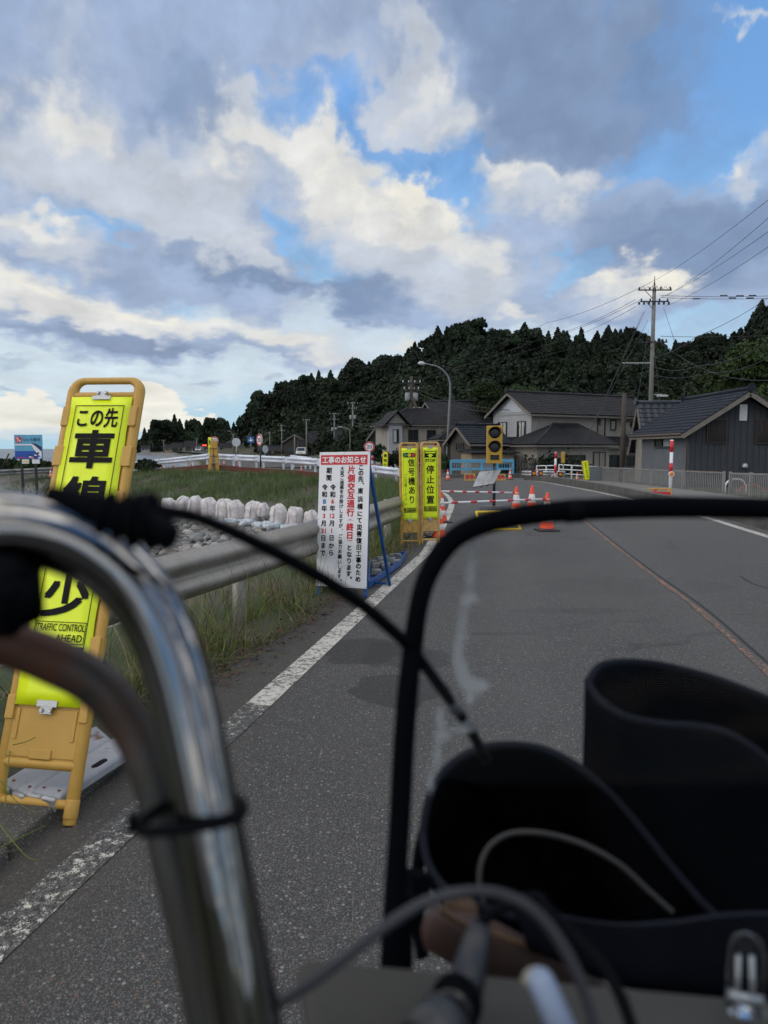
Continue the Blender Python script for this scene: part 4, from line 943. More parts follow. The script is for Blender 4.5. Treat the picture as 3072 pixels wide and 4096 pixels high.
for k, (px, a, b, Y) in enumerate(((203, 1878, 1909, 44), (568, 1870, 1880, 52), (587, 1872, 1890, 50), (649, 1852, 1873, 48), (693, 1850, 1868, 47), (770, 1842, 1862, 46), (896, 1838, 1859, 43.5), (956, 1843, 1865, 42.5), (1055, 1850, 1872, 41), (1134, 1856, 1878, 39), (1205, 1860, 1884, 37), (1580, 1890, 1912, 30.6))):
    put_cone(px, a-3, b, Y, ['cone on the grass left of the near sign', 'tiny cone right of the near sign, leftmost by the barrier', 'second tiny cone right of the near sign', 'cone under the barrier that runs to the sea, third from the left', 'cone under the barrier that runs to the sea, fourth from the left', 'cone under the sea barrier closest to the corner post', 'first cone right of the corner post', 'second cone right of the corner post', 'third cone right of the corner post, by the speed sign pole', 'fourth cone right of the corner post', 'plain orange cone at the left edge of the notice board', 'cone under the barrier between notice board and slim signs'][k])
WB = mat('bar_white', (.70, .72, .75), .4); RB = mat('bar_red', (.55, .02, .03), .4)
def bar(p, q, label, n=9, r=.017):
    t = thing('striped_bar', p, label, 'barrier bar', 'red and white bars between the cones'); p, q = Vector(p), Vector(q); d = q-p
    m = MB(); m.tube([(0, 0, 0), tuple(d)], r, 12); m.build('tube', WB, t)
    for k in range(n):
        s = (k+.65)/n; w = .38/n; x = MB(); x.tube([tuple(d*s), tuple(d*(s+w*.9))], r*1.06, 12); x.build('red_band', RB, t)
    for s in (0, 1): e_ = MB(); c = d*s; e_.add(*[[(c.x+.045*math.cos(a*.5236)*1.0, c.y+.045*math.sin(a*.5236), c.z+h_) for h_ in (-.008, .008) for a in range(12)], [(a, (a+1) % 12, 12+(a+1) % 12, 12+a) for a in range(12)]]); e_.build('end_ring', WB, t, solid=.008)
bar(A(1752, 2013, 11.6), A(2190, 1996, 12.8), 'lower striped bar reaching to the nearest cone', 6)
bar(A(1764, 1965, 14.2), A(2066, 1971, 14.6), 'upper striped bar ending at the front left cone', 6, .016)
def arrow_board(px0, px1, py0, py1, Y, label, flip=False, parent=None, z=None):
    a, b = A(px0, py1, Y), A(px1, py1, Y); w = b.x-a.x; h = A(px0, py0, Y).z-a.z
    z0 = float(gz(a.x, Y)) if z is None else z
    t = thing('arrow_board', ((a.x+b.x)/2, Y, z0), label, 'arrow board', 'low yellow boards with a red arrow', rot=(R(-8), 0, 0))
    m = MB(); e = .16*h
    m.box(-w/2, w/2, -.02, .02, 0, e); m.box(-w/2, w/2, -.02, .02, h-e, h)
    for x in (-w/2, w/2-e, -w*.06, w*.30): m.box(x, x+e, -.02, .02, e+.001, h-e-.001)
    m.build('frame', YEL, t, bevel=.01)
    q = MB(); y = -.025; zc = h/2
    q.prism([(-w*.42, zc), (-w*.16, h-e*.6), (-w*.16, zc+h*.14), (w*.42, zc+h*.14), (w*.42, zc-h*.14), (-w*.16, zc-h*.14), (-w*.16, e*.6)], y-.01, y)
    q.build('arrow', RED, t)
arrow_board(1857, 1902, 1891, 1919, 44, 'low arrow board left of the solar panel')
arrow_board(1987, 2022, 1890, 1917, 44, 'low arrow board right of the solar panel')
arrow_board(2594, 2687, 1942, 1985, 23, 'low arrow board beside the red and white post')
# portable traffic signal
def signal():
    Y = 16.8; p = A(1974, 2032, Y); z0 = float(gz(p.x, Y))
    t = thing('portable_traffic_signal', (p.x, Y, z0), 'yellow portable traffic signal with two dark lamps on a thin pole', 'traffic signal')
    k = Y/F; zt = A(1974, 1703, Y).z-z0; zb = A(1974, 1854, Y).z-z0; w = 62*k
    yp = mat('signal_yellow', (.46, .28, .03), .45, var=.15, vscale=8)
    b = MB(); b.box(-w/2, w/2, -.05, .05, zb, zt); b.build('housing', yp, t, bevel=.012)
    hh = zt-zb
    for f, nm in ((.81, 'red_lamp'), (.44, 'green_lamp')):
        zc = zb+hh*f; r = w*.39; L_ = MB(); L_.M = Matrix.Translation((0, -.052, zc))@Matrix.Rotation(R(90), 4, 'X')
        L_.lathe([(r*.0, .012), (r*.5, .010), (r*.92, .0), (r*.92, -.005)], 28); ln = L_.build(nm, mat('dark_lens', (.018, .02, .022), .25, bump=(120, .4, .004)), t)
        hd = MB(); pts = []; rows = []
        for a in range(-10, 191, 10): rows.append([(r*1.04*math.cos(R(a)), -.05, zc+r*1.04*math.sin(R(a))), (r*1.02*math.cos(R(a)), -.05-.13*(.25+.75*max(0, math.sin(R(max(0, min(180, a)))))), zc+r*1.02*math.sin(R(a)))])
        hd.grid(rows); hd.build('hood', mat('signal_black', (.012, .012, .013), .5), t, solid=.006)
    c = MB(); c.box(-w*.27, w*.30, -.058, -.048, zb+hh*.10, zb+hh*.23); cd = c.build('countdown_display', mat('display_glass', (.01, .01, .012), .2), t)
    dd = MB()
    for j in range(3):
        x = -w*.2+j*w*.17
        dd.box(x, x+w*.11, -.0605, -.0585, zb+hh*.16, zb+hh*.17); dd.box(x, x+w*.02, -.0605, -.0585, zb+hh*.115, zb+hh*.158); dd.box(x+w*.09, x+w*.11, -.0605, -.0585, zb+hh*.172, zb+hh*.215)
    dd.build('segments', mat('dim_segments', (.06, .055, .05), .5), cd)
    pl = MB(); pl.tube([(0, 0, .0), (0, 0, zb)], .026, 12); pl.tube([(.035, -.02, .1), (.03, -.02, zb*.5), (.04, -.02, zb)], .008, 6); pl.build('pole', DKSTEEL, t)
    bs = MB(); bs.box(-.30, .22, -.26, .26, .02, .07); bs.box(-.33, .25, -.05, .05, .07, .16); bs.build('base', mat('grey_metal', (.16, .165, .17), .5, .4, var=.2), t, bevel=.01)
    sp = MB(); sp.M = Matrix.Translation((-.18, .12, 0))
    a = [A(1918, 1889, Y), A(2005, 1880, Y), A(1975, 1935, Y-.35), A(1891, 1950, Y-.35)]; o = Vector(t.location)
    sp.M = Matrix(); sp.add([tuple(v-o) for v in a], [(0, 1, 2, 3)]); s_ = sp.build('solar_panel', mat('panel_back', (.30, .31, .32), .4, .3, var=.2, vscale=6), t, solid=.03)
    rb = MB()
    for u in (.38, .66): rb.bar(a[0].lerp(a[1], u)-o+Vector((0, -.03, -.02)), a[3].lerp(a[2], u)-o+Vector((0, -.03, -.02)), .05, .02)
    rb.build('panel_rib', DKSTEEL, s_)
signal()
# yellow folding barrier lying behind the wind screen frame
def floor_board():
    Y = 12.9; a = A(1915, 2136, Y); b = A(2086, 2130, Y); t = thing('folded_barricade', (a.x, Y, 0), 'yellow barricade with red arrow lying at the foot of the signal pole', 'barricade', rot=(R(-62), 0, 0))
    w = b.x-a.x; h = .62; m = MB()
    for z in (0, h-.05): m.tube([(0, 0, z+.02), (w, 0, z+.02)], .025, 10)
    for x in (.02, w*.5, w-.02): m.tube([(x, 0, .02), (x, 0, h-.02)], .022, 10)
    m.build('frame', mat('bright_yellow', (.70, .50, .01), .45), t)
    q = MB(); q.prism([(w*.1, h/2), (w*.35, h*.85), (w*.35, h*.62), (w*.92, h*.62), (w*.92, h*.38), (w*.35, h*.38), (w*.35, h*.15)], -.04, -.03); q.build('arrow', RED, t)
floor_board()
# ------------------------------------------------------------------ houses
def wallmat(name, a, b, rib=None, ribw=.1, rough=.85):
    g = NM(name); n = g.noise(.9, 8, .7); n2 = g.noise(6, 6, .7, stretch=(1, 1, .15))
    c = g.mix(g.ramp(n, .3, .7), a, b); c = g.mix(g.ramp(n2, .5, .75, 0, .45), c, tuple(v*.55 for v in a))
    h = g.noise(25, 4, .6)
    if rib:
        xy = g.xyz(); s = g.math('ADD', xy[0], g.math('MULTIPLY', xy[1], 1.0)); w = g.math('PINGPONG', s, ribw/2); h = g.math('ADD', g.ramp(w, ribw*.06, ribw*.18), g.math('MULTIPLY', h, .15))
        c = g.mix(g.ramp(w, ribw*.03, ribw*.12, .55, 0), c, (.006, .007, .009))
    return g.done(c, rough, g.bump(h, .6, .02 if rib else .01))
W_BEIGE = wallmat('render_beige', (.25, .235, .21), (.32, .30, .27)); W_GREY = wallmat('render_grey', (.32, .33, .35), (.40, .41, .43)); W_DARK = wallmat('corrugated_dark', (.032, .036, .044), (.046, .050, .060), True, .30)
W_CORR = wallmat('corrugated_grey', (.11, .12, .14), (.15, .165, .19), True, .10); W_WOOD = wallmat('weathered_boards', (.055, .048, .042), (.10, .088, .075), True, .16); W_TAN = wallmat('tan_render', (.27, .20, .13), (.33, .25, .17)); W_BROWN = wallmat('brown_boards', (.034, .030, .028), (.058, .050, .044), True, .2)
def tilemat(name, a, b):
    g = NM(name); n = g.noise(1.2, 7, .7); c = g.mix(g.ramp(n, .3, .7), a, b); geo = g.n('NewGeometry'); n2 = g.noise(20, 4, .7)
    return g.done(c, g.ramp(n2, .3, .7, .5, .7), g.bump(n2, .15, .01), **{'Specular IOR Level': .18})
T_BLUE = tilemat('blue_black_tiles', (.010, .013, .020), (.020, .026, .038)); T_GREY = tilemat('dark_grey_tiles', (.018, .018, .021), (.036, .036, .040)); T_WAVE = tilemat('glazed_wave_tiles', (.016, .021, .032), (.034, .042, .058)); T_WAVE.node_tree.nodes['Principled BSDF'].inputs['Coat Weight'].default_value = .25; T_BLK = tilemat('black_tiles', (.014, .015, .018), (.03, .031, .036))
GLASS = mat('window_glass', (.02, .024, .028), .06, spec=.8); CURT = mat('curtain', (.5, .5, .48), .9); FRAME = mat('window_frame', (.035, .032, .03), .5); FRAMEL = mat('pale_trim', (.34, .34, .35), .6)
SOFF = mat('soffit', (.16, .145, .13), .8, var=.2, vscale=3)
def tiles(mb, a, b, c, d, pitch=.30, course=.28):
    """ribbed courses over the slope: a-b along the eave, d-c along the ridge"""
    a, b, c, d = map(Vector, (a, b, c, d))
    wid = max((b-a).length, (c-d).length); ln = ((d-a).length+(c-b).length)/2
    n = max(2, int(wid/pitch)); m = max(2, int(ln/course))
    nrm = (b-a).cross(d-a) if (b-a).length > .01 else (c-b).cross(d-b); nrm.normalize()
    if nrm.z < 0: nrm = -nrm
    prof = (0, .045, .06, .03)
    rows = []
    for j in range(m):
        for e, hz in ((0, .035), (1, 0)):
            t = (j+e)/m; p, q = a.lerp(d, t), b.lerp(c, t); wl = (q-p).length; nn = n*4
            rows.append([tuple(p.lerp(q, i/nn)+nrm*((prof[i % 4] if wl > .3 else 0)+hz)) for i in range(nn+1)])
    mb.grid(rows, smooth=False)
def house(name, label, origin, yaw, cat='house', group=None):
    return thing(name, origin, label, cat, group, rz=yaw)
def gable(t, x0, x1, y0, y1, ze, zr, tm, ov=.45, axis='x', pitch=.30, rm=.0, gx=True):
    """gabled roof over a rectangle, ridge along x (or y)"""
    if axis == 'x':
        P = lambda u, v, z: (u, v, z); u0, u1, v0, v1 = x0, x1, y0, y1
    else:
        P = lambda u, v, z: (v, u, z); u0, u1, v0, v1 = y0, y1, x0, x1
    vm = (v0+v1)/2; sl = (zr-ze)/(vm-v0); eo = ze-sl*ov
    r = MB()
    tiles(r, P(u0-ov, v0-ov, eo), P(u1+ov, v0-ov, eo), P(u1+ov, vm, zr), P(u0-ov, vm, zr), pitch)
    tiles(r, P(u1+ov, v1+ov, eo), P(u0-ov, v1+ov, eo), P(u0-ov, vm, zr), P(u1+ov, vm, zr), pitch)
    ro = r.build('roof', tm, t, solid=.05)
    f = MB()
    f.tube([P(u0-ov-.05, vm, zr+.13), P(u1+ov+.05, vm, zr+.13)], .11, 8); f.bar(P(u0-ov-.02, vm, zr+.04), P(u1+ov+.02, vm, zr+.04), .16, .16)
    for u in (u0-ov-.08, u1+ov+.08): f.tube([P(u-.03, vm, zr+.16), P(u+.03, vm, zr+.16)], .2, 10)
    f.build('ridge', tm, ro)
    b = MB()
    for u in (u0-ov+.02, u1+ov-.02):
        for s in (v0-ov, v1+ov): b.bar(P(u, s, eo-.12), P(u, vm, zr-.12), .05, .2)
    for s in (v0-ov+.03, v1+ov-.03): b.bar(P(u0-ov, s, eo-.10), P(u1+ov, s, eo-.10), .05, .14)
    b.build('bargeboard', SOFF, ro)
    return ro
def gwalls(t, x0, x1, y0, y1, z0, ze, zr, m, axis='x', mside=None):
    w = MB()
    vs = [(x0, y0, z0), (x1, y0, z0), (x1, y1, z0), (x0, y1, z0), (x0, y0, ze), (x1, y0, ze), (x1, y1, ze), (x0, y1, ze)]
    if axis == 'x':
        ym = (y0+y1)/2; vs += [(x0, ym, zr-.1), (x1, ym, zr-.1)]
        fs = [(0, 1, 5, 4), (2, 3, 7, 6), (3, 0, 4, 8, 7), (1, 2, 6, 9, 5)]; mi = [0, 0, 1, 1]
    else:
        xm = (x0+x1)/2; vs += [(xm, y0, zr-.1), (xm, y1, zr-.1)]
        fs = [(0, 1, 5, 8, 4), (2, 3, 7, 9, 6), (3, 0, 4, 7), (1, 2, 6, 5)]; mi = [1, 1, 0, 0]
    for f, i in zip(fs, mi): w.add(vs, [f], i)
    return w.build('wall', [m, mside or m], t, recalc=False)
def hip(t, x0, x1, y0, y1, ze, zr, tm, rx0, rx1, ry=None, ov=.4, pitch=.30, back=True):
    ry = (y0+y1)/2 if ry is None else ry; a, b, c, d = (x0-ov, y0-ov, ze), (x1+ov, y0-ov, ze), (x1+ov, y1+ov, ze), (x0-ov, y1+ov, ze)
    p, q = (rx0, ry, zr), (rx1, ry, zr); r = MB()
    tiles(r, a, b, q, p, pitch); tiles(r, d, a, p, p, pitch); tiles(r, b, c, q, q, pitch)
    if back: tiles(r, c, d, p, q, pitch)
    ro = r.build('roof', tm, t, solid=.05)
    f = MB(); f.tube([(rx0, ry, zr+.1), (rx1, ry, zr+.1)], .10, 8)
    for e, k in ((a, p), (b, q)): f.tube([Vector(e)+Vector((0, 0, .08)), Vector(k)+Vector((0, 0, .1))], .075, 8)
    f.build('ridge', tm, ro)
    e = MB(); e.bar((a[0], a[1]+.02, ze-.08), (b[0], b[1]+.02, ze-.08), .06, .12); e.bar((a[0]+.02, a[1], ze-.08), (d[0]+.02, d[1], ze-.08), .06, .12)
    e.build('eave_gutter', SOFF, ro); return ro
def window(t, cx, cz, w, h, y, face='y', glass=None, panes=2, curtain=False, fm=None, bars=0, sill=True):
    """window on a wall plane; face 'y' looks towards -y, face 'x' towards -x"""
    R_ = Matrix() if face == 'y' else Matrix(((0, 1, 0, 0), (1, 0, 0, 0), (0, 0, 1, 0), (0, 0, 0, 1)))
    f = MB(); f.M = R_; e = .05
    for x0, x1, z0, z1 in ((cx-w/2-e, cx+w/2+e, cz+h/2, cz+h/2+e), (cx-w/2-e, cx+w/2+e, cz-h/2-e, cz-h/2), (cx-w/2-e, cx-w/2, cz-h/2, cz+h/2), (cx+w/2, cx+w/2+e, cz-h/2, cz+h/2)): f.box(x0, x1, y-.09, y-.002, z0, z1)
    for k in range(1, panes): x = cx-w/2+w*k/panes; f.box(x-.022, x+.022, y-.07, y-.012, cz-h/2, cz+h/2)
    if sill: f.box(cx-w/2-e*1.4, cx+w/2+e*1.4, y-.13, y-.095, cz-h/2-e-.02, cz-h/2-e+.02)
    wi = f.build('window', fm or FRAME, t)
    g = MB(); g.M = R_; g.add([(cx-w/2, y-.03, cz-h/2), (cx+w/2, y-.03, cz-h/2), (cx+w/2, y-.03, cz+h/2), (cx-w/2, y-.03, cz+h/2)], [(0, 1, 2, 3)]); g.build('pane', glass or GLASS, wi, recalc=False)
    if curtain:
        c = MB(); c.M = R_; rows = [[(cx-w/2+w*curtain[0]+(w*(curtain[1]-curtain[0]))*i/24, y-.034-.006*math.sin(i*1.7), zz) for i in range(25)] for zz in (cz-h/2, cz+h/2)]; c.grid(rows); c.build('curtain', CURT, wi)
    if bars:
        b = MB(); b.M = R_
        for k in range(bars): x = cx-w/2+w*(k+.5)/bars; b.tube([(x, y-.12, cz-h/2), (x+.02*math.sin(k*1.3), y-.12, cz), (x, y-.12, cz+h/2)], .012, 5)
        b.build('grille', mat('rusty_bars', (.055, .045, .042), .8), wi)
# --- H1: dark corrugated house on the right
t = house('corrugated_house', 'dark corrugated metal house with a blue black tiled gable roof at the right edge', (14.25, 34.0, -.55), 0)
z0, ze, zr = 0, 3.02, 4.62
W1, D1 = 5.0, 6.2
gwalls(t, 0, W1, 0, D1, z0-.5, ze, zr-.1, W_CORR, 'y', W_DARK)
gable(t, 0, W1, 0, D1, ze, zr, T_BLUE, .55, 'y', .27)
window(t, 1.25, 2.82, .85, 1.05, 0, glass=mat('dark_brown_shutter', (.025, .022, .022), .6), panes=1, bars=13, sill=False)
window(t, 3.6, 2.80, 1.0, 1.05, 0, glass=mat('dark_brown_shutter', (.025, .022, .022), .6), panes=1, bars=15, sill=False)
window(t, 3.65, 2.55, 1.0, .85, 0, 'x', glass=mat('dark_brown_shutter', (.025, .022, .022), .6), panes=1); window(t, 2.6, 2.55, 1.0, .85, 0, 'x', glass=mat('frosted_pane', (.30, .37, .38), .3), panes=1)
b = MB(); b.box(2.27, 2.62, -.06, -.003, 3.3, 4.05); b.build('vent_panel', mat('pale_panel', (.55, .57, .60), .5), t)
b = MB(); b.M = Matrix.Translation((2.58, -.12, 1.2)); b.lathe([(0, .13), (.07, .12), (.13, .06), (.14, 0), (.13, -.08)], 14); b.build('vent_cowl', STEEL, t)
b = MB(); b.tube([(-.58, -.5, ze-.35), (-.58, D1+.5, ze-.35)], .06, 8); b.tube([(-.50, .0, ze-.38), (-.08, .05, ze-.6), (-.06, .05, 0)], .035, 8); b.build('gutter', mat('brown_gutter', (.09, .06, .045), .5), t)
# lean-to with its own tiled roof behind
t = house('tiled_annex', 'low annex with shiny wavy tile roof between the corrugated house and the wood pole', (15.0, 41.4, -.5), 0)
gwalls(t, 0, 6, 0, 2.0, -.5, 2.3, 4.4, W_BEIGE, 'x'); gable(t, 0, 6, 0, 2.0, 2.4, 4.5, T_WAVE, .35, 'x', .40)
# --- H2: big two storey house
o2 = Vector((11.7, 58, -.6)); y2 = R(29)
t = house('two_storey_house', 'large two storey beige house with a dark tiled gable roof and white gable panel', o2, y2)
L2, D2 = 13.2, 4.9; ze, zr = 5.12, 6.62
gwalls(t, 0, L2, 0, D2, -.6, ze, zr-.1, W_BEIGE, 'x', W_GREY)
gable(t, 0, L2, 0, D2, ze, zr, T_GREY, .55, 'x', .30)
b = MB(); b.add([(-.03, 1.0, ze-.1), (-.03, D2-1.0, ze-.1), (-.03, D2/2, zr-.5)], [(0, 1, 2)]); b.build('gable_panel', mat('white_panel', (.48, .52, .58), .7), t, recalc=False)
b = MB(); b.box(-.06, -.02, .0, D2, ze-.32, ze-.2); b.box(0, L2, -.04, -.01, 2.4, 2.48); b.build('trim', FRAMEL, t)
window(t, 1.15, 3.55, .95, 1.35, 0, 'x', curtain=(.2, .8), panes=2); window(t, 3.55, 3.55, .95, 1.35, 0, 'x', curtain=(.1, .9), panes=2)
for cx, w, h, cz in ((9.0, .55, .8, 4.1), (11.3, 1.8, 1.1, 3.8), (7.6, .8, 1.7, 3.75)): window(t, cx, cz, w, h, 0, panes=2 if w > 1 else 1)

b = MB(); b.tube([(L2-.4, -.08, ze-.1), (L2-.4, -.08, 2.2)], .05, 8); b.build('downpipe', mat('brown_gutter', (.09, .06, .045), .5), t)
# single storey parts
def lowwall(t, x0, x1, y0, y1, z0, z1, m, nm='annex_wall'):
    w = MB(); w.box(x0, x1, y0, y1, z0, z1); return w.build(nm, m, t)
lowwall(t, -2.1, 5.3, -3.2, -.01, -.6, 2.30, W_BEIGE); hip(t, -2.15, 5.3, -3.2, 0, 2.32, 3.95, T_GREY, 1.9, 4.6, ry=-.4, ov=.5)
lowwall(t, -2.4, -.05, .0, 4.6, -.6, 2.1, W_GREY); b = MB(); tiles(b, (-3.0, 5.2, 2.1), (-3.0, -.3, 2.1), (-.03, -.3, 2.95), (-.03, 5.2, 2.95)); b.build('side_roof', T_BLK, t, solid=.05)
lowwall(t, 5.31, 13.2, -1.7, -.01, -.6, 2.15, W_BEIGE); hip(t, 5.6, 13.2, -1.7, 0, 2.2, 2.9, T_GREY, 5.7, 13.1, ry=-.1, ov=.5)
window(t, 1.6, .95, 2.1, 1.15, -3.2, panes=3); window(t, 4.2, .8, 1.2, 1.9, -3.2, panes=2, glass=mat('shoji', (.24, .22, .19), .7)); window(t, 1.2, .8, 1.5, 1.7, -2.4, 'x', panes=2, glass=mat('lattice_door', (.34, .28, .20), .7)); window(t, -.6, .9, 1.3, .8, -3.2, panes=2); window(t, 7.2, 1.0, 1.5, 1.0, -1.7, panes=2); window(t, 9.3, 1.1, .9, .9, -1.7, panes=2); window(t, 11.3, 1.0, .6, 1.2, -1.7, panes=1); window(t, 12.6, .7, 1.1, 1.8, -1.7, panes=2)
# --- H3: grey two storey house behind the slim signs
t = house('grey_house', 'grey two storey house with a balcony and hipped dark roof above the slim signs', (.35, 66.5, -.35), R(14)); t.scale = (.80, .80, .80)
lowwall(t, 0, 8.4, 0, 6, -.5, 5.05, W_BEIGE, 'wall'); hip(t, 0, 8.4, 0, 6, 5.0, 6.9, T_GREY, 3.0, 5.6, ov=.6)
lowwall(t, -.02, 1.55, -.55, -.01, -.5, 5.0, W_GREY, 'bay_wall'); 
b = MB(); tiles(b, (-.9, -1.2, 4.7), (-.9, 3.2, 4.7), (.9, 3.2, 6.5), (.9, -1.2, 6.5)); tiles(b, (2.6, 3.2, 4.7), (2.6, -1.2, 4.7), (.9, -1.2, 6.5), (.9, 3.2, 6.5)); b.build('gable_roof', T_GREY, t, solid=.06)
b = MB(); b.add([(-.25, -.56, 5.0), (2.05, -.56, 5.0), (.9, -.56, 6.3)], [(0, 1, 2)]); b.build('gable', W_BEIGE, t)
window(t, .8, 3.7, .6, 1.4, -.55, curtain=(.0, .6), panes=1); window(t, .7, 1.0, .5, 2.0, -.55, curtain=(.3, .9), panes=1)
window(t, 3.0, 3.7, 1.1, 1.4, 0); window(t, 5.2, 3.5, 1.0, 1.7, 0, panes=1); window(t, 7.5, 3.6, 1.3, 1.5, 0, panes=2)
b = MB(); b.box(2.1, 6.9, -1.3, -.02, 2.2, 2.35); b.box(2.1, 6.9, -1.3, -1.2, 2.351, 3.0); b.box(2.1, 2.2, -1.19, -.02, 2.351, 3.0); b.box(6.8, 6.9, -1.19, -.02, 2.351, 3.0); b.build('balcony', W_TAN, t)
b = MB(); b.tube([(2.1, -1.25, 3.15), (6.9, -1.25, 3.15)], .03, 6)
for x in (2.1, 3.3, 4.5, 5.7, 6.9): b.tube([(x, -1.25, 2.99), (x, -1.25, 3.15)], .02, 6)
b.build('rail', FRAME, t)
# --- H4: low wooden shed house with two gables behind the lamp post
t = house('board_house', 'low weathered board house with a blue black gable roof right behind the blue railing', (6.56, 55, -.5), R(28))
gwalls(t, 0, 3.1, 0, 2.8, -.3, 2.65, 3.7, W_WOOD, 'x'); gable(t, 0, 3.1, 0, 2.8, 2.65, 3.7, T_BLUE, .45)
lowwall(t, -.9, 3.0, -1.4, -.02, -.4, 1.55, W_TAN); b = MB(); tiles(b, (-1.2, -1.8, 1.58), (3.3, -1.8, 1.58), (3.3, -.02, 1.85), (-1.2, -.02, 1.85)); b.build('porch_roof', T_BLK, t, solid=.05)
window(t, 1.9, .35, 1.1, .8, -1.4); window(t, 1.4, 2.1, .9, .5, 0, 'x', panes=3, glass=mat('dark_brown_shutter', (.025, .022, .022), .6))
t = house('board_house', 'dark roofed board wing between the street lamp and the gabled board house', (4.9, 59.5, -.5), R(8))
gwalls(t, 0, 4.2, 0, 3.6, -.3, 2.7, 3.9, W_WOOD, 'x'); hip(t, 0, 4.2, 0, 3.6, 2.7, 4.0, T_BLK, 1.6, 3.4, ov=.5); window(t, 1.2, 1.2, .9, .9, 0, panes=3)
# hidden roofs further back
for nm, lb, px, pyr, Y, w, ze_, zr_, yw, tm, wm in (
    ('back_house', 'dark roofed house with white gable end showing above the board house', 1890, 1640, 84, 7.5, 5.3, 7.4, 20, T_BLK, W_GREY),
    ('back_house', 'roof of a house peeping over the big two storey roof', 2250, 1560, 92, 13, 6.8, 8.7, 10, T_GREY, W_BEIGE),
    ('back_house', 'roof of a house behind the wood pole, left of the corrugated house', 2560, 1600, 76, 7, 4.7, 6.3, 5, T_GREY, W_BROWN)):
    p = A(px, pyr, Y); t = house(nm, lb, (p.x-w/2, Y, -.4), R(yw), 'house', 'houses at the foot of the hill')
    gwalls(t, 0, w, 0, 6, -.5, ze_, zr_-.1, wm, 'x'); gable(t, 0, w, 0, 6, ze_, zr_, tm, .6, 'x', .4)
    window(t, w*.3, ze_-1.2, 1.3, 1.1, 0); window(t, w*.7, ze_-1.2, 1.3, 1.1, 0)
    window(t, 3, ze_-1.0, 1.2, 1.0, 0, 'x')
# row of houses along the coast road
rowh = [(1433, 1745, 150, 8.2, 3.6, 5.2, 4, T_BLK, W_BROWN, 'long dark roofed house left of the speed sign beside the notice board'), (1308, 1742, 166, 7.0, 3.4, 5.2, 8, T_BLK, W_BROWN, 'brown house with a low porch right of the dark pole'), (1230, 1790, 172, 3.4, 1.9, 3.4, 8, T_GREY, W_WOOD, 'low dark wing between two brown houses'), (1085, 1790, 190, 6, 1.3, 2.2, 8, T_GREY, W_WOOD, 'low grey sheds right of the speed sign on the barrier'),
    (905, 1788, 300, 5, 2.4, 3.6, 15, T_GREY, W_WOOD, 'small far shed near the red sign lamp'), (794, 1790, 330, 6.2, 1.9, 3.4, 10, T_GREY, W_GREY, 'far pale house, left of the yellow corner sign'), (762, 1778, 360, 5, 3.4, 5.2, 10, T_GREY, W_WOOD, 'far house with a blue sign board on its gable'), (708, 1776, 390, 5, 2.6, 4.5, 12, T_GREY, W_BROWN, 'larger brown far house by the shore'), (674, 1780, 400, 4.4, 2.2, 3.6, 10, T_BLK, W_TAN, 'two storey tan far house by the shore'), (580, 1783, 430, 4.6, 1.9, 3.2, 10, T_BLK, W_GREY, 'leftmost far house, just right of the near sign')]
for px, pyr, Y, w, ze_, zr_, yw, tm, wm, lb in rowh:
    p = A(px, pyr, Y); t = house('coast_house', lb, (p.x-w/2, Y, .0), R(yw), 'house', 'houses along the coast road')
    gwalls(t, 0, w, 0, w*.6, -.5, ze_, zr_-.1, wm, 'x', wm); gable(t, 0, w, 0, w*.6, ze_, zr_, tm, .6, 'x', .5)
    for k in range(int(w/2.2)): window(t, 1.1+k*2.2, ze_*.55, .9, .9, 0, panes=2, curtain=(.2, .8) if k == 1 else False)
    if Y < 168: lowwall(t, w*.1, w*.9, -2, -.02, -.5, 2.0, W_BROWN); b = MB(); tiles(b, (w*.1-.4, -2.5, 1.95), (w*.9+.4, -2.5, 1.95), (w*.9+.4, .2, 2.7), (w*.1-.4, .2, 2.7)); b.build('porch_roof', tm, t, solid=.05); window(t, w*.4, .9, 1.8, 1.5, -2, panes=3); window(t, w*.7, .9, 1.4, 1.2, -2)
p = A(1524, 1760, 100); t = house('back_house', 'steep roofed brown house left of the grey balcony house', (p.x-1.5, 100, -.3), R(-6), 'house', 'houses at the foot of the hill')
gwalls(t, 0, 3.0, 0, 6, -.5, 3.6, 5.6, W_BROWN, 'y'); gable(t, 0, 3.0, 0, 6, 3.6, 5.6, T_BLK, .5, 'y', .4); window(t, 1.0, 2.9, .6, .8, 0, panes=1); window(t, 2.2, 2.9, .6, .8, 0, panes=1)
p = A(1179, 1760, 176); t = house('coast_house', 'gabled dark shed house facing the camera behind the white van', (p.x-2.7, 176, 0), R(-4), 'house', 'houses along the coast road')
gwalls(t, 0, 5.4, 0, 7, -.5, 3.2, 4.9, W_BROWN, 'y'); gable(t, 0, 5.4, 0, 7, 3.2, 4.9, T_BLK, .5, 'y', .5); window(t, 1.6, 1.2, 1.6, 1.2, 0); window(t, 3.9, 1.2, 1.2, 1.6, 0)
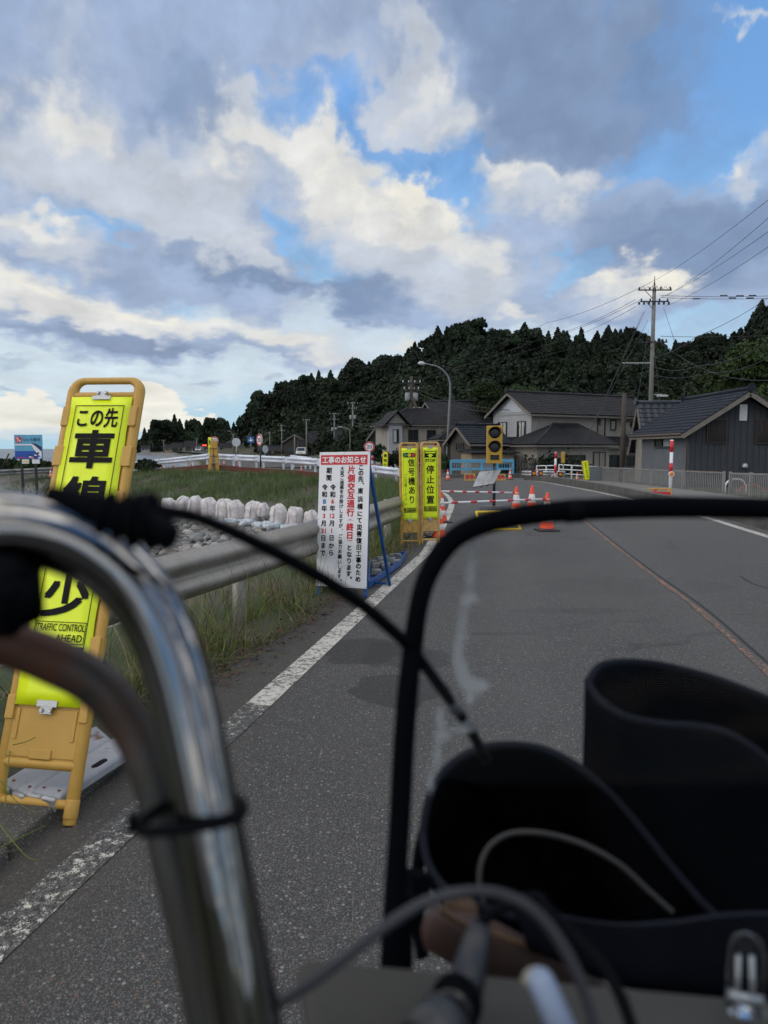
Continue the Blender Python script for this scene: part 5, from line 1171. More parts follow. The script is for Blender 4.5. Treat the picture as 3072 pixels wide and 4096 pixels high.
# ------------------------------------------------------------------ poles, lamps and wires
CONC = mat('pole_concrete', (.17, .165, .155), .85, var=.25, vscale=3, bump=(30, .3, .01)); WOODP = mat('pole_wood', (.06, .05, .042), .9, var=.4, vscale=5); INS = mat('insulator', (.55, .55, .56), .3); WIRE = mat('wire', (.018, .018, .02), .6)
def upole(label, px, pbot, ptop, Y, r=.16, arms=((.97, 1.8), (.90, 1.4)), m=None, xf=None, lamp=False, lean=0, big=False):
    a, b = A(px, pbot, Y), A(px, ptop, Y); h = b.z-(-.6); t = thing('utility_pole', (a.x, Y, -.6), label, 'utility pole', 'utility poles along the road')
    p = MB(); p.tube([(0, 0, 0), (lean*.5, 0, h*.5), (lean, 0, h)], [r*1.25, r*1.05, r*.85], 12); p.build('pole', m or CONC, t)
    for f, w in arms:
        z = h*f; am = MB(); am.bar((-w/2+lean*f, -.12, z), (w/2+lean*f, -.12, z), .09, .09); am.bar((-w*.3+lean*f, -.1, z), (lean*f, -.1, z-w*.3), .04, .04); ar = am.build('crossarm', DKSTEEL, t)
        ii = MB()
        for s in (-.46, -.15, .18, .46): ii.lathe([(.0, .0), (.07, .0), (.05, .07), (.075, .10), (.05, .16), (.0, .22)], 8, c=(w*s+lean*f, -.12, z+.05))
        ii.build('insulator', INS if not big else DKSTEEL, ar)
    if xf:
        for s in (-1, 1): x = MB(); x.lathe([(0, 0), (.24, .0), (.26, .05), (.26, .72), (.2, .78), (0, .80)], 14, c=(s*.38, -.1, h*xf)); x.build('transformer', mat('transformer_grey', (.24, .25, .26), .5), t)
    if lamp: x = MB(); x.box(.15, .95, -.1, .12, h*lamp, h*lamp+.10); x.bar((0, 0, h*lamp+.1), (.6, 0, h*lamp+.13), .04, .04); x.build('lamp', mat('lamp_casing', (.5, .52, .54), .4), t)
    return t
def wire(label, pts, r=.013, sag=.0, n=14):
    P = []
    for a, b in zip(pts[:-1], pts[1:]):
        a, b = Vector(a), Vector(b)
        for k in range(n): s = k/n; q = a.lerp(b, s); q.z -= sag*4*s*(1-s); P.append(q)
    P.append(Vector(pts[-1])); m = MB(); o = P[0]; m.tube([p-o for p in P], r, 6)
    x = m.build('overhead_wire', WIRE, None, label=label, cat='wire', group='overhead wires'); x.location = o; return x
YP = 60
mp = upole('tall concrete utility pole with many crossarms rising above the roofs on the right', 2602, 1640, 1150, YP, .17, ((.985, 2.7), (.925, 2.3), (.71, 2.3)), big=True)
hp = A(2602, 1150, YP).z+.6
x = MB(); x.tube([(0, 0, hp), (0, 0, hp+.9)], [.05, .02], 6); x.tube([(-.15, 0, hp), (0, 0, hp+.5)], .015, 5); x.tube([(.15, 0, hp), (0, 0, hp+.5)], .015, 5); x.build('lightning_rod', DKSTEEL, mp)
x = MB(); x.bar((-2.4, 0, hp*.60), (.1, 0, hp*.60), .08, .08); x.build('side_arm', STEEL, mp)
for k in range(7):
    x = MB(); x.tube([(-1.1+k*.36, -.14, hp*.985+.1), (-1.0+k*.36, -.3, hp*.985+.28), (-.8+k*.36, -.14, hp*.985+.05)], .02, 5); x.build('jumper_wire', DKSTEEL, mp)
    x = MB(); x.box(-1.3+k*.4, -1.18+k*.4, -.2, -.05, hp*.925-.25, hp*.925-.05); x.build('cut_out', DKSTEEL, mp)
x = MB(); x.box(.5, 1.35, -.15, .15, 6.3, 6.45); x.bar((0, 0, 6.45), (.9, 0, 6.5), .04, .04); x.build('street_lamp_head', mat('lamp_casing', (.5, .52, .54), .4), mp)
upole('brown wooden pole standing at the left end of the grey slat fence', 2489, 1868, 1572, 43, .14, (), WOODP)
upole('pole with transformers and a slanting stay, left of the curved street lamp', 1645, 1800, 1506, 72, .17, ((.93, 1.8), (.86, 1.5)), WOODP, xf=.74, lamp=.66)
upole('pole behind the speed sign at the notice board, with twin transformers', 1412, 1810, 1608, 140, .18, ((.97, 2.0), (.88, 1.6)), xf=.70)
upole('thinner pole left of the twin transformer pole', 1338, 1800, 1652, 155, .17, ((.97, 1.8), (.85, 1.8)), xf=.6)
upole('dark pole behind the white van', 1227, 1815, 1677, 165, .17, ((.97, 1.6),))
upole('pole above the gabled house, fourth from the right in the distance', 1128, 1820, 1698, 190, .18, ((.95, 1.8), (.8, 1.5)))
upole('short pole in front of the gabled house, left of the van', 1179, 1815, 1738, 150, .14, ())
upole('pole with a lamp arm above the blue direction sign', 1080, 1820, 1725, 205, .15, ((.93, 2.2),))
upole('far pole left of the round back of a sign', 935, 1800, 1735, 260, .2, ((.95, 2.0),))
upole('far pole among the shore houses', 787, 1795, 1752, 330, .2, ((.95, 2.0),))
upole('farthest pole in view beside the shore', 655, 1795, 1760, 360, .2, ((.95, 2.0),))
x = MB(); a, b = A(1650, 1590, 71.5), A(1722, 1790, 71.5); x.tube([a-a, b-a], .13, 10); o = x.build('pole_stay', WOODP, None, label='slanting dark timber stay propping the transformer pole', cat='pole stay'); o.location = a
# street lamp
def lamp():
    Y = 58; a = A(1786, 1860, Y); t = thing('street_lamp', (a.x, Y, -.6), 'tall grey street lamp with a long curved arm beside the blue railing', 'street lamp')
    pts = [A(1786, 1870, Y), A(1790, 1780, Y), A(1797, 1640, Y), A(1801, 1560, Y), A(1797, 1520, Y), A(1780, 1490, Y), A(1748, 1466, Y), (A(1700, 1455, Y))]
    P = [p-Vector(t.location) for p in crom(pts, 6)]; m = MB(); n = len(P); m.tube(P, [lerp(.11, .05, i/(n-1)) for i in range(n)], 12); m.build('post', mat('lamp_post_grey', (.17, .185, .195), .5, .4), t)
    h = A(1672, 1452, Y)-Vector(t.location); q = P[-1]; m = MB(); m.tube([q, q.lerp(h, .3), q.lerp(h, .7), h], [.07, .14, .16, .05], 10, flat=1); m.build('lamp_head', mat('lamp_casing', (.5, .52, .54), .4), t)
lamp()
def small_lamp(px0, px1, py0, pyb, Y, label):
    a = A(px1, pyb, Y); t = thing('street_lamp', (a.x, Y, a.z), label, 'street lamp', 'distant street lamps'); k = Y/F; h = (pyb-py0)*k
    w = (px0-px1)*k; m = MB(); m.tube(crom([(0, 0, 0), (0, 0, h*.7), (w*.15, 0, h*.92), (w, 0, h)], 5), .06, 8); m.build('post', CONC, t); m = MB(); m.box(w-.3, w+.3, -.12, .12, h-.05, h+.08); m.build('lamp_head', FRAMEL, t)
small_lamp(1361, 1400, 1709, 1800, 90, 'street lamp arm bracketed toward the notice board'); small_lamp(918, 930, 1725, 1800, 200, 'distant street lamp left of the blue direction sign'); small_lamp(605, 612, 1770, 1797, 330, 'distant street lamp near the near sign')
# wires
top = lambda dx, py: A(2602+dx, py, YP)
for i, (dx, py, ex, ey) in enumerate(((0, 1130, 3110, 770), (60, 1185, 3110, 840), (40, 1190, 3110, 900), (58, 1225, 3110, 962))):
    wire('thin wire rising to the right from the tall pole, %s' % ('uppermost', 'second from the top', 'third from the top', 'lowest of the four')[i], [top(dx, py), A(ex, ey, 30)], .012, .25)
for i, (dx, py, ex, ey) in enumerate(((-60, 1198, 2200, 1340), (-40, 1200, 2180, 1352), (-58, 1226, 2190, 1378), (0, 1130, 2190, 1290))):
    wire('wire running left from the tall pole over the hill, %s' % ('first', 'second', 'third', 'highest, from the tip')[i], [top(dx, py), A(ex, ey, 95), A(1640, 1520, 150)], .018, .4)
for i, (py, ey) in enumerate(((1182, 1182), (1190, 1192), (1345, 1340))): wire('level wire from the tall pole to the right edge, %s' % ('upper', 'middle', 'lower')[i], [top(40, py), A(3120, ey, 62)], .018, .1)
for k, (px, py) in enumerate(((2895, 1182), (2960, 1183), (3010, 1182), (2785, 1195), (2930, 1192), (3000, 1192))):
    p = A(px, py, 61.3); x = MB(); x.box(-.3, .3, -.04, .04, -.04, .04); o = x.build('wire_spacer', WIRE, None, label=('leftmost spacer on the upper level wire', 'middle spacer on the upper level wire', 'rightmost spacer on the upper level wire', 'spacer nearest the tall pole on the lower level wire', 'middle spacer on the lower level wire', 'rightmost spacer on the lower level wire')[k], cat='wire spacer', group='spacers on the level wires'); o.location = p
wire('thick cable curving down then up to the right edge, upper', [top(10, 1466), A(2800, 1462, 55), A(3110, 1350, 38)], .03, .35); wire('thick cable curving to the right edge, lower', [top(10, 1500), A(2850, 1490, 52), A(3110, 1412, 36)], .025, .3)
wire('cable descending to the tiled annex from the crossarm', [top(45, 1375), A(2850, 1490, 50), A(3110, 1520, 38)], .02, .2); wire('cable climbing to the upper right corner of the hill', [top(10, 1430), A(2780, 1350, 66), A(3075, 1190, 75)], .025, .25)
for i, (a, b) in enumerate((((-20, 1240), (2290, 1880)), ((-10, 1280), (2320, 1800)), ((-8, 1320), (2520, 1790)), ((-30, 1250), (2300, 1860)), ((10, 1350), (2660, 1800)), ((52, 1230), (2700, 1370)))):
    wire('guy wire slanting down from the tall pole, %s' % ('long one reaching the far striped post', 'steep middle one', 'steepest one', 'twin of the long one', 'right side one', 'short one to the upper right')[i], [top(*a), A(*b, 50)], .014, 0)
for i, (a, b, s) in enumerate((((1645, 1540, 72), (1412, 1625, 140), 1.2), ((1645, 1550, 72), (1412, 1635, 140), 1.4), ((1645, 1620, 72), (1412, 1700, 140), 1.5), ((1412, 1620, 140), (1338, 1665, 155), .8), ((1412, 1700, 140), (1227, 1690, 165), 1.8), ((1338, 1700, 155), (1128, 1735, 190), 1.6), ((1227, 1750, 165), (1128, 1760, 190), .8), ((1645, 1545, 72), (2040, 1640, 60), .8), ((1645, 1560, 72), (1960, 1650, 57), .6), ((1645, 1640, 72), (1820, 1660, 70), .3), ((1128, 1715, 190), (935, 1745, 260), 1.5), ((1645, 1520, 72), (2300, 1390, 80), .6), ((1412, 1690, 140), (1560, 1690, 69), .3), ((1412, 1700, 140), (1540, 1720, 69), .4))):
    wire(('upper wire between the transformer pole and the twin transformer pole', 'second wire between the transformer pole and the twin transformer pole', 'lowest wire between the transformer pole and the twin transformer pole', 'wire from the twin transformer pole to the thinner pole beside it', 'long sagging wire from the twin transformer pole to the dark pole', 'sagging wire from the thinner pole over the gabled shed', 'low wire from the dark pole to the pole above the gabled shed', 'wire from the transformer pole over to the two storey house', 'wire from the transformer pole down to the board house', 'short wire from the transformer pole to the balcony house', 'wire from the gabled shed pole away to the far pole', 'thin high wire from the transformer pole across the dark hill', 'wire from the twin transformer pole to the balcony house', 'lower wire from the twin transformer pole to the brown steep gabled house')[i], [A(a[0], a[1], a[2]), A(b[0], b[1], b[2])], .022, s*.6)
# ------------------------------------------------------------------ fences and railings
FENCE = mat('fence_grey', (.25, .25, .245), .55, .3, var=.2, vscale=3); FRUST = mat('fence_rust', (.16, .08, .045), .8, var=.4, vscale=8)
def slat_fence(label, a, b, h, n_panels, slats, rust=(), post_w=.07):
    t = thing('slat_fence', a, label, 'fence', 'grey slat fences on the right'); o = Vector(a); b = Vector(b)
    for k in range(n_panels):
        p, q = o.lerp(b, k/n_panels), o.lerp(b, (k+1)/n_panels); d = (q-p); m = MB(); base = lambda v, z: v-o+Vector((0, 0, z))
        m.bar(base(p, h-.03), base(q, h-.03), .04, .05); m.bar(base(p, .10), base(q, .10), .03, .04)
        for i in range(1, slats): v = p.lerp(q, i/slats); m.bar(base(v, .10), base(v, h-.05), .025, .03, up=(0, 1, 0))
        m.build('panel', FENCE, t)
        if k in rust: r = MB(); r.bar(base(p, h+.0), base(q, h+.0), .045, .02); r.build('rusty_rail', FRUST, t)
        pm = MB(); pm.bar(base(p, -.3), base(p, h+.03), post_w, post_w, up=(0, 1, 0)); pm.build('post', FENCE, t)
    pm = MB(); pm.bar(b-o+Vector((0, 0, -.3)), b-o+Vector((0, 0, h+.03)), post_w, post_w, up=(0, 1, 0)); pm.build('post', FENCE, t)
fa = A(2410, 1938, 41); fa.z = -.42; fb = A(2893, 1990, 26.5); fb.z = A(2893, 1888, 26.5).z-1.1
fa.z = A(2410, 1868, 41).z-1.1
slat_fence('long grey slat fence in front of the corrugated house', fa, fb, 1.1, 4, 24, (3,))
m = MB(); m.bar((0, 0, 0), (0, 0, 1.12), .75, .05, up=(0, 1, 0)); o = m.build('fence_end_panel', mat('grey_sheet', (.15, .17, .19), .5, .2), None, label='plain grey sheet closing the left end of the slat fence', cat='fence panel'); o.location = fa+Vector((-.35, .1, 0))
fc = A(2918, 1995, 25.5); fc.z = A(2918, 1890, 25.5).z-1.1; fd = A(3190, 2010, 22); fd.z = A(3190, 1898, 22).z-1.1
slat_fence('shorter grey slat fence at the right edge with a gap on its left', fc, fd, 1.1, 3, 12, (), .08)
def tubepost(label, px, ptop, pbot, Y, bands, r=.05, refl=None):
    a, b = A(px, pbot, Y), A(px+3, ptop, Y); t = thing('marker_post', (a.x, Y, a.z-.15), label, 'marker post', 'red and white marker posts'); h = b.z-a.z+.15
    m = MB(); m.tube([(0, 0, 0), (0, 0, h)], r, 14); m.build('post', WB, t)
    for f0, f1 in bands: m = MB(); m.tube([(0, 0, h*f0), (0, 0, h*f1)], r*1.04, 14); m.build('red_band', RB, t)
    if refl:
        m = MB(); m.tube([(0, -r*.6, h*refl), (0, -r*1.5, h*refl)], r*1.7, 16); rf = m.build('reflector_body', WB, t); m = MB(); m.tube([(0, -r*1.5, h*refl), (0, -r*1.8, h*refl)], r*1.2, 16); m.build('reflector', mat('amber', (.75, .22, .01), .3), rf)
tubepost('tall red and white post with an amber reflector in front of the slat fence', 2680, 1759, 1985, 24, ((.80, .985), (.47, .62)), .055, .44)
tubepost('red and white post standing in front of the two storey house', 2221, 1808, 1914, 44, ((.78, .99), (.28, .55)), .07)
tubepost('short red striped post right of the notice board', 1489, 1823, 1862, 45, ((.6, .98), (.1, .35)), .07)
def arch(label, px0, px1, ptop, pbot, Y, m_, bands=None, r=.035):
    a, b = A(px0, pbot, Y), A(px1, pbot, Y); zt = A(px0, ptop, Y).z; t = thing('arch_barrier', (a.x, Y, a.z-.1), label, 'arch barrier'); w = b.x-a.x; h = zt-a.z+.1; rr = w*.42
    P = [(0, 0, 0), (0, 0, h-rr)]+[(rr-rr*math.cos(R(k)), 0, h-rr+rr*math.sin(R(k))) for k in range(15, 91, 15)]+[(w-rr+rr*math.sin(R(k)), 0, h-rr+rr*math.cos(R(k))) for k in range(15, 91, 15)]+[(w, 0, 0)]
    m = MB(); m.tube(P, r, 10); m.build('arch', m_, t)
    if bands:
        for x in (0, w):
            for z in (h*.32, h*.42): q = MB(); q.tube([(x, 0, z), (x, 0, z+.03)], r*1.06, 10); q.build('band', mat('gold_band', (.45, .33, .12), .5), t)
arch('white arched bollard behind the right hand fence gap', 2898, 2982, 1916, 1995, 28, WB, True)
arch('red and white arched rail behind the right hand fence', 2943, 3060, 1940, 1990, 29, RB)
# blue railing on the bridge
BLUEP = mat('blue_railing_paint', (.09, .32, .50), .55, var=.22, vscale=4)
def blue_rail(label, a, b, h, n):
    t = thing('blue_railing', a, label, 'railing', 'pale blue bridge railings'); o = Vector(a); b = Vector(b)
    m = MB()
    for z, w in ((h, .16), (h*.86, .06), (h*.30, .14)): m.bar(Vector((0, 0, z)), b-o+Vector((0, 0, z)), .10, w)
    m.build('rails', BLUEP, t)
    for k in range(n+1): p = (b-o)*(k/n); m = MB(); m.bar(p+Vector((0, .02, -.2)), p+Vector((0, .02, h+.02)), .14, .12, up=(0, 1, 0)); m.build('post', BLUEP, t)
    m = MB(); nb = int((b-o).length/.16)
    for k in range(nb): p = (b-o)*((k+.5)/nb); m.bar(p+Vector((0, .04, h*.2)), p+Vector((0, .04, h*.9)), .035, .03, up=(0, 1, 0))
    m.build('balusters', BLUEP, t)
a, b = A(1803, 1892, 50), A(2052, 1890, 50); blue_rail('near pale blue steel railing behind the traffic signal', a, b, .85, 4)
a, b = A(1815, 1878, 60), A(2056, 1876, 60); blue_rail('far pale blue railing just visible above the near one', a, b, .9, 5)
m = MB(); a, b = A(1795, 1905, 49.0), A(2100, 1903, 49.0); m.bar((0, 0, 0), b-a, .5, .28); o = m.build('bridge_kerb', MATS['dark_concrete'], None, label='grey concrete edge under the blue railing', cat='kerb'); o.location = a
# white pipe fence, grey rail and gate near the two storey house
def pipe_fence(label, a, b, h, n, m_, levels=(1, .66, .33)):
    t = thing('pipe_fence', a, label, 'fence'); o = Vector(a); b = Vector(b); m = MB()
    for l in levels: m.tube([(0, 0, h*l), tuple(b-o+Vector((0, 0, h*l)))], .035, 8)
    m.build('rails', m_, t)
    for k in range(n+1): p = (b-o)*(k/n); m = MB(); m.bar(p+Vector((0, 0, -.3)), p+Vector((0, 0, h+.02)), .08, .08, up=(0, 1, 0)); m.build('post', m_, t)
pipe_fence('white pipe fence behind the leaning yellow sign', A(2235, 1912, 47), A(2388, 1921, 46.5), .86, 3, WB)
pipe_fence('white pipe fence left of the far striped post', A(2146, 1910, 50), A(2222, 1910, 49), .8, 2, WB)
poly_rail('grey_guardrail', 'dull metal guardrail in front of the two storey house', [A(2088, 1883, 48), A(2200, 1884, 47), A(2262, 1885, 46.5)], STEEL, 3, base=lambda c: c.z-.8)
def gate():
    a = A(2068, 1912, 50); t = thing('pedestrian_gate', a, 'dark framed gate between the blue railing and the two storey house', 'gate'); w = 66*50/F; h = 80*50/F
    m = MB()
    for x in (0, w*.42, w): m.bar((x, 0, -.2), (x, 0, h), .09, .09, up=(0, 1, 0))
    m.bar((0, 0, h*.88), (w, 0, h*.88), .06, .06); m.bar((0, 0, h*.1), (w, 0, h*.1), .05, .05); m.build('gate_frame', FRAME, t)
    m = MB()
    for k in range(12): m.bar((w*(k+.5)/12, 0, h*.1), (w*(k+.5)/12, 0, h*.88), .02, .02, up=(0, 1, 0))
    m.build('bars', mat('wire_grey', (.12, .12, .12), .6), t)
gate()
for px, lb in ((2134, 'amber lamp box left of the cone at the gate'), (2162, 'amber lamp box right of the cone at the gate'), (2240, 'amber lamp box beside the far striped post')):
    p = A(px, 1893 if px < 2200 else 1897, 44); t = thing('warning_lamp', p, lb, 'warning lamp'); m = MB(); m.box(-.13, .13, -.1, .1, -.15, .15); m.build('casing', CBASE, t, bevel=.03); m = MB(); m.tube([(0, -.1, 0), (0, -.13, 0)], .09, 12); m.build('lens', mat('amber', (.75, .22, .01), .3), t); m = MB(); m.tube([(0, 0, -.15), (0, 0, -.6)], .02, 6); m.build('stem', FRAME, t)
# second traffic signal seen from the side
p = A(2252, 1915, 44); t = thing('portable_traffic_signal', (p.x, 44, p.z-.1), 'second yellow traffic signal seen edge on beside the far striped post', 'traffic signal'); k = 44/F
m = MB(); m.box(-.09, .05, -.2, .2, (1915-1852)*k+.1, (1915-1808)*k+.1); m.build('housing', mat('signal_yellow', (.56, .33, .012), .4), t, bevel=.02)
for s in (.72, .28): m = MB(); zz = lerp((1915-1852)*k, (1915-1808)*k, s)+.1; m.tube([(.05, 0, zz), (.24, 0, zz-.02)], [.16, .13], 12); m.build('hood', mat('signal_black', (.012, .012, .013), .5), t)
m = MB(); m.tube([(0, 0, 0), (0, 0, (1915-1852)*k+.1)], .03, 8); m.box(-.3, .3, -.3, .3, 0, .1); m.build('pole', STEEL, t)
p = A(2352, 1926, 42); slim_sign('lane_sign', 'slim yellow sign leaning left in front of the white pipe fence', (p.x, 42, p.z), R(0), R(4), R(-9), .42, 1.22, spec_rev('車線減少通行注意'), 'lime yellow construction signs', parts=False, tz=(.08, .97), foot=(.03, .07))
p = A(1540, 1868, 40); slim_sign('slow_sign', 'small slim yellow sign standing behind the barrier right of the notice board', (p.x, 40, p.z-.25), R(-4), R(3), R(1), .31, 1.1, spec_rev('最徐行'), 'lime yellow construction signs', parts=False, tz=(.1, .95), foot=(.03, .09))
# tall folded sign stand at the corner of the barriers
p = A(858, 1880, 39.5); t = thing('corner_sign_stand', (p.x, 39.5, p.z-.1), 'tall yellow sign stand seen edge on at the corner of the white barriers', 'sign'); k = 39.5/F; h = (1880-1758)*k
for s, nm in ((-1, 'front_frame'), (1, 'rear_frame')): m = MB(); m.bar((s*.22-.04, 0, 0), (s*.07, 0, h), .20, .13, up=(0, 1, 0)); m.build(nm, YEL, t, bevel=.02)
m = MB()
for z in (.25, .5, .75): m.box(-.2, .2, -.12, -.105, h*z, h*z+.03)
m.build('rungs', FRAME, t)
p = A(842, 1812, 44); slim_sign('corner_sign', 'yellow green sign panel peeking out left of the corner stand', (p.x, 44, p.z-.3), R(-50), 0, 0, .5, 1.25, spec_rev('徐行'), 'lime yellow construction signs', parts=False, tz=(.1, .97), foot=(.03, .09))
# round road signs
def round_sign(px, py, r, ry, pb, Y, label, txt=None, back=False):
    p = A(px, py, Y); pb_ = A(px, pb, Y); k = Y/F; rad = ry*k; t = thing('speed_sign' if txt else 'round_sign_back', (p.x, Y, pb_.z), label, 'road sign', rz=math.acos(min(1, r/ry))*(-1 if not back else 1)); h = p.z-pb_.z
    m = MB(); m.tube([(0, .06, 0), (0, .06, h+rad*.9)], .035, 8); m.build('post', STEEL if not txt else DKSTEEL, t)
    if back: m = MB(); m.tube([(0, 0, h), (0, .02, h)], rad, 28, smooth=False); m.build('disc', mat('sign_back', (.46, .50, .54), .5, .2), t); return
    m = MB(); m.tube([(0, 0, h), (0, .02, h)], rad, 28, smooth=False); d = m.build('disc', WHT, t)
    m = MB(); n = 36
    for i in range(n): a0, a1 = 6.2832*i/n, 6.2832*(i+1)/n; m.add([(rr*math.cos(a)*rad, -.004, h+rr*math.sin(a)*rad) for rr, a in ((.97, a0), (.97, a1), (.74, a1), (.74, a0))], [(0, 1, 2, 3)])
    m.build('red_ring', RED, d, recalc=False)
    m = MB(); put_text(m, txt, 0, h, rad*.95, -.005, .012, 0, fitw=rad*1.02); m.build('numerals', [mat('sign_navy', (.02, .03, .10), .5)], d, recalc=False)
round_sign(1477, 1787, 21, 21, 1880, 41, 'round speed limit 20 sign just above the notice board', '20')
round_sign(1037, 1760, 15, 24, 1870, 37, 'round speed limit 20 sign turned slightly, behind the barrier in the middle', '20')
round_sign(857, 1763, 17, 17, 1850, 52, 'round speed limit 20 sign half hidden by the corner stand', '20')
round_sign(945, 1769, 17, 17, 1840, 46, 'larger round sign seen from the back', back=True)
round_sign(1062, 1797, 9, 15, 1835, 52, 'smaller narrow round sign seen from the back', back=True)
p = A(1003, 1759, 90); t = thing('direction_sign', (p.x, 90, 0), 'blue direction sign board above the coast road', 'road sign'); k = 90/F; m = MB(); m.box(-14*k, 14*k, 0, .03, p.z-12*k, p.z+12*k); bd = m.build('board', mat('road_blue', (.015, .09, .30), .4), t)
m = MB(); m.box(-.06, .06, -.012, -.004, p.z-8*k, p.z+7*k); m.box(.06, 9*k, -.012, -.004, p.z-.1, p.z+.02); m.box(-9*k, -.06, -.012, -.004, p.z-4*k, p.z-4*k+.1); m.build('arrows', WHT, bd); m = MB(); m.tube([(0, .08, 0), (0, .08, p.z+13*k)], .06, 8); m.build('post', CONC, t)
# red lit matrix sign far off
p = A(818, 1781, 240); t = thing('red_sign_lamp', (p.x, 240, 0), 'small glowing red works lamp far down the coast road', 'warning lamp'); m = MB(); m.box(-.65, .65, -.1, .1, p.z-.18, p.z+.15); m.build('lamp', mat('red_glow', (.5, .01, .005), .4, emit=(1, .06, .02, 3)), t); m = MB(); m.tube([(0, 0, 0), (0, 0, p.z-.1)], .08, 8); m.build('post', FRAME, t)
# vehicles
def vehicle(px, pb, Y, w, h, L_, label, col, cat, yaw=0, lights=True):
    p = A(px, pb, Y); t = thing(cat.replace(' ', '_'), (p.x, Y, p.z), label, cat, rz=yaw); bm_ = mat('vehicle_'+str(round(col[0], 2)), col, .3, coat=.5)
    m = MB(); sec = lambda y, zt, ws: [(-w/2, y, .25), (-w/2, y, h*.52), (-w/2*ws, y, zt), (w/2*ws, y, zt), (w/2, y, h*.52), (w/2, y, .25)]
    rows = [sec(-L_/2, h*.50, .96), sec(-L_/2+.25, h*.56, .95), sec(-L_/2+.9, h*.97, .84), sec(L_/2-.4, h, .86), sec(L_/2, h*.9, .86)]
    m.grid([r+[r[0]] for r in rows], smooth=False); m.add(rows[0], [(0, 1, 2, 3, 4, 5)]); m.add(rows[-1], [(0, 1, 2, 3, 4, 5)]); m.build('body', bm_, t)
    g_ = MB(); g_.add([(-w*.42, -L_/2+.26, h*.60), (w*.42, -L_/2+.26, h*.60), (w*.38, -L_/2+.84, h*.93), (-w*.38, -L_/2+.84, h*.93)], [(0, 1, 2, 3)]); g_.build('windscreen', GLASS, t, solid=.02)
    for x in (-w/2+.1, w/2-.1):
        for y in (-L_*.32, L_*.32): q = MB(); q.tube([(x-.1, y, .3), (x+.1, y, .3)], .3, 14); q.build('wheel', CBASE, t)
    for x in (-w*.36, w*.36): q = MB(); q.box(x-.13, x+.13, -L_/2-.04, -L_/2, h*.34, h*.44); q.build('headlight', mat('headlight_lit', (.8, .8, .75), .3, emit=(1, .93, .75, 2.5 if lights and x > 0 else .3)), t)
    q = MB(); q.box(-w*.45, w*.45, -L_/2-.05, -L_/2+.01, .22, h*.25); q.build('bumper', CBASE, t)
vehicle(1207, 1824, 130, 1.7, 1.55, 3.6, 'white kei van with one headlight lit on the coast road', (.6, .6, .6), 'van')
vehicle(798, 1806, 260, 2.0, 1.7, 4.2, 'tiny white car far away near the red lamp', (.55, .55, .56), 'car')
# billboard at the far left
def billboard():
    Y = 33; a, b = A(60, 1836, Y), A(170, 1836, Y); w = b.x-a.x; h = A(60, 1739, Y).z-a.z; z0 = A(60, 1935, Y).z-.5
    t = thing('billboard', (a.x, Y, z0), 'blue billboard with a big fish on two black posts by the sea', 'billboard'); zb = a.z-z0
    sky_ = mat('poster_sky', (.11, .36, .55), .5, var=.1, vscale=2); deep = mat('poster_sea', (.012, .07, .36), .5)
    m = MB(); m.box(0, w, 0, .06, zb, zb+h); bd = m.build('board', sky_, t)
    q = MB(); y = -.006; fill(q, .01, w-.01, zb+.01, zb+h*.33, y, 1)
    fill(q, w*.02, w*.7, zb+h*.56, zb+h*.62, y, 3)
    q.add([(w*.62, y-.002, zb+h*.64), (w*.70, y-.002, zb+h*.60), (w*.98, y-.002, zb+h*.30), (w*.98, y-.002, zb+h*.05), (w*.86, y-.002, zb+h*.18), (w*.72, y-.002, zb+h*.36), (w*.64, y-.002, zb+h*.54)], [(0, 1, 2, 3, 4, 5, 6)], 3)
    q.add([(w*.62, y-.004, zb+h*.645), (w*.78, y-.004, zb+h*.635), (w*.985, y-.004, zb+h*.50), (w*.985, y-.004, zb+h*.30), (w*.82, y-.004, zb+h*.50), (w*.70, y-.004, zb+h*.585)], [(0, 1, 2, 3, 4, 5)], 2)
    rn = random.Random(5)
    for k in range(9): cx = w*(.56+.38*rn.random()); cz = zb+h*(.03+.26*rn.random())*(1-.3*(cx/w-.55)); disc(q, cx, cz, h*.035, y-.003, 3 if k % 3 else 2, 10, 1.9)
    disc(q, w*.63, zb+h*.06, h*.045, y-.0035, 4, 12, 1.6)
    disc(q, w*.16, zb+h*.80, h*.135, y-.002, 5, 24); put_text(q, '祝', w*.13, zb+h*.85, h*.10, y-.004, .03, 3); put_text(q, '七尾', w*.17, zb+h*.755, h*.085, y-.004, .03, 3)
    put_text(q, 'いい七尾市', w*.64, zb+h*.80, h*.15, y-.004, .01, 2, fitw=w*.60); fill(q, w*.06, w*.42, zb+h*.035, zb+h*.065, y-.002, 5)
    q.build('artwork', [sky_, deep, mat('poster_navy', (.015, .025, .07), .5), WHT, mat('poster_salmon', (.6, .18, .12), .5), RED], bd, recalc=False)
    for f in (.20, .71): m = MB(); m.bar((w*f, .1, 0), (w*f, .1, zb+h*.5), .09, .09, up=(0, 1, 0)); m.build('post', CBASE, t)
    for f, wd in ((.25, .25), (.62, .13), (.76, .13)):
        m = MB(); m.box(w*f, w*(f+wd), .0, .03, zb-h*.19, zb-h*.02); m.build('small_notice', WHT, t)
    m = MB(); m.box(w*.27, w*.48, -.01, -.002, zb-h*.13, zb-h*.08); m.build('notice_print', AMB, t)
billboard()
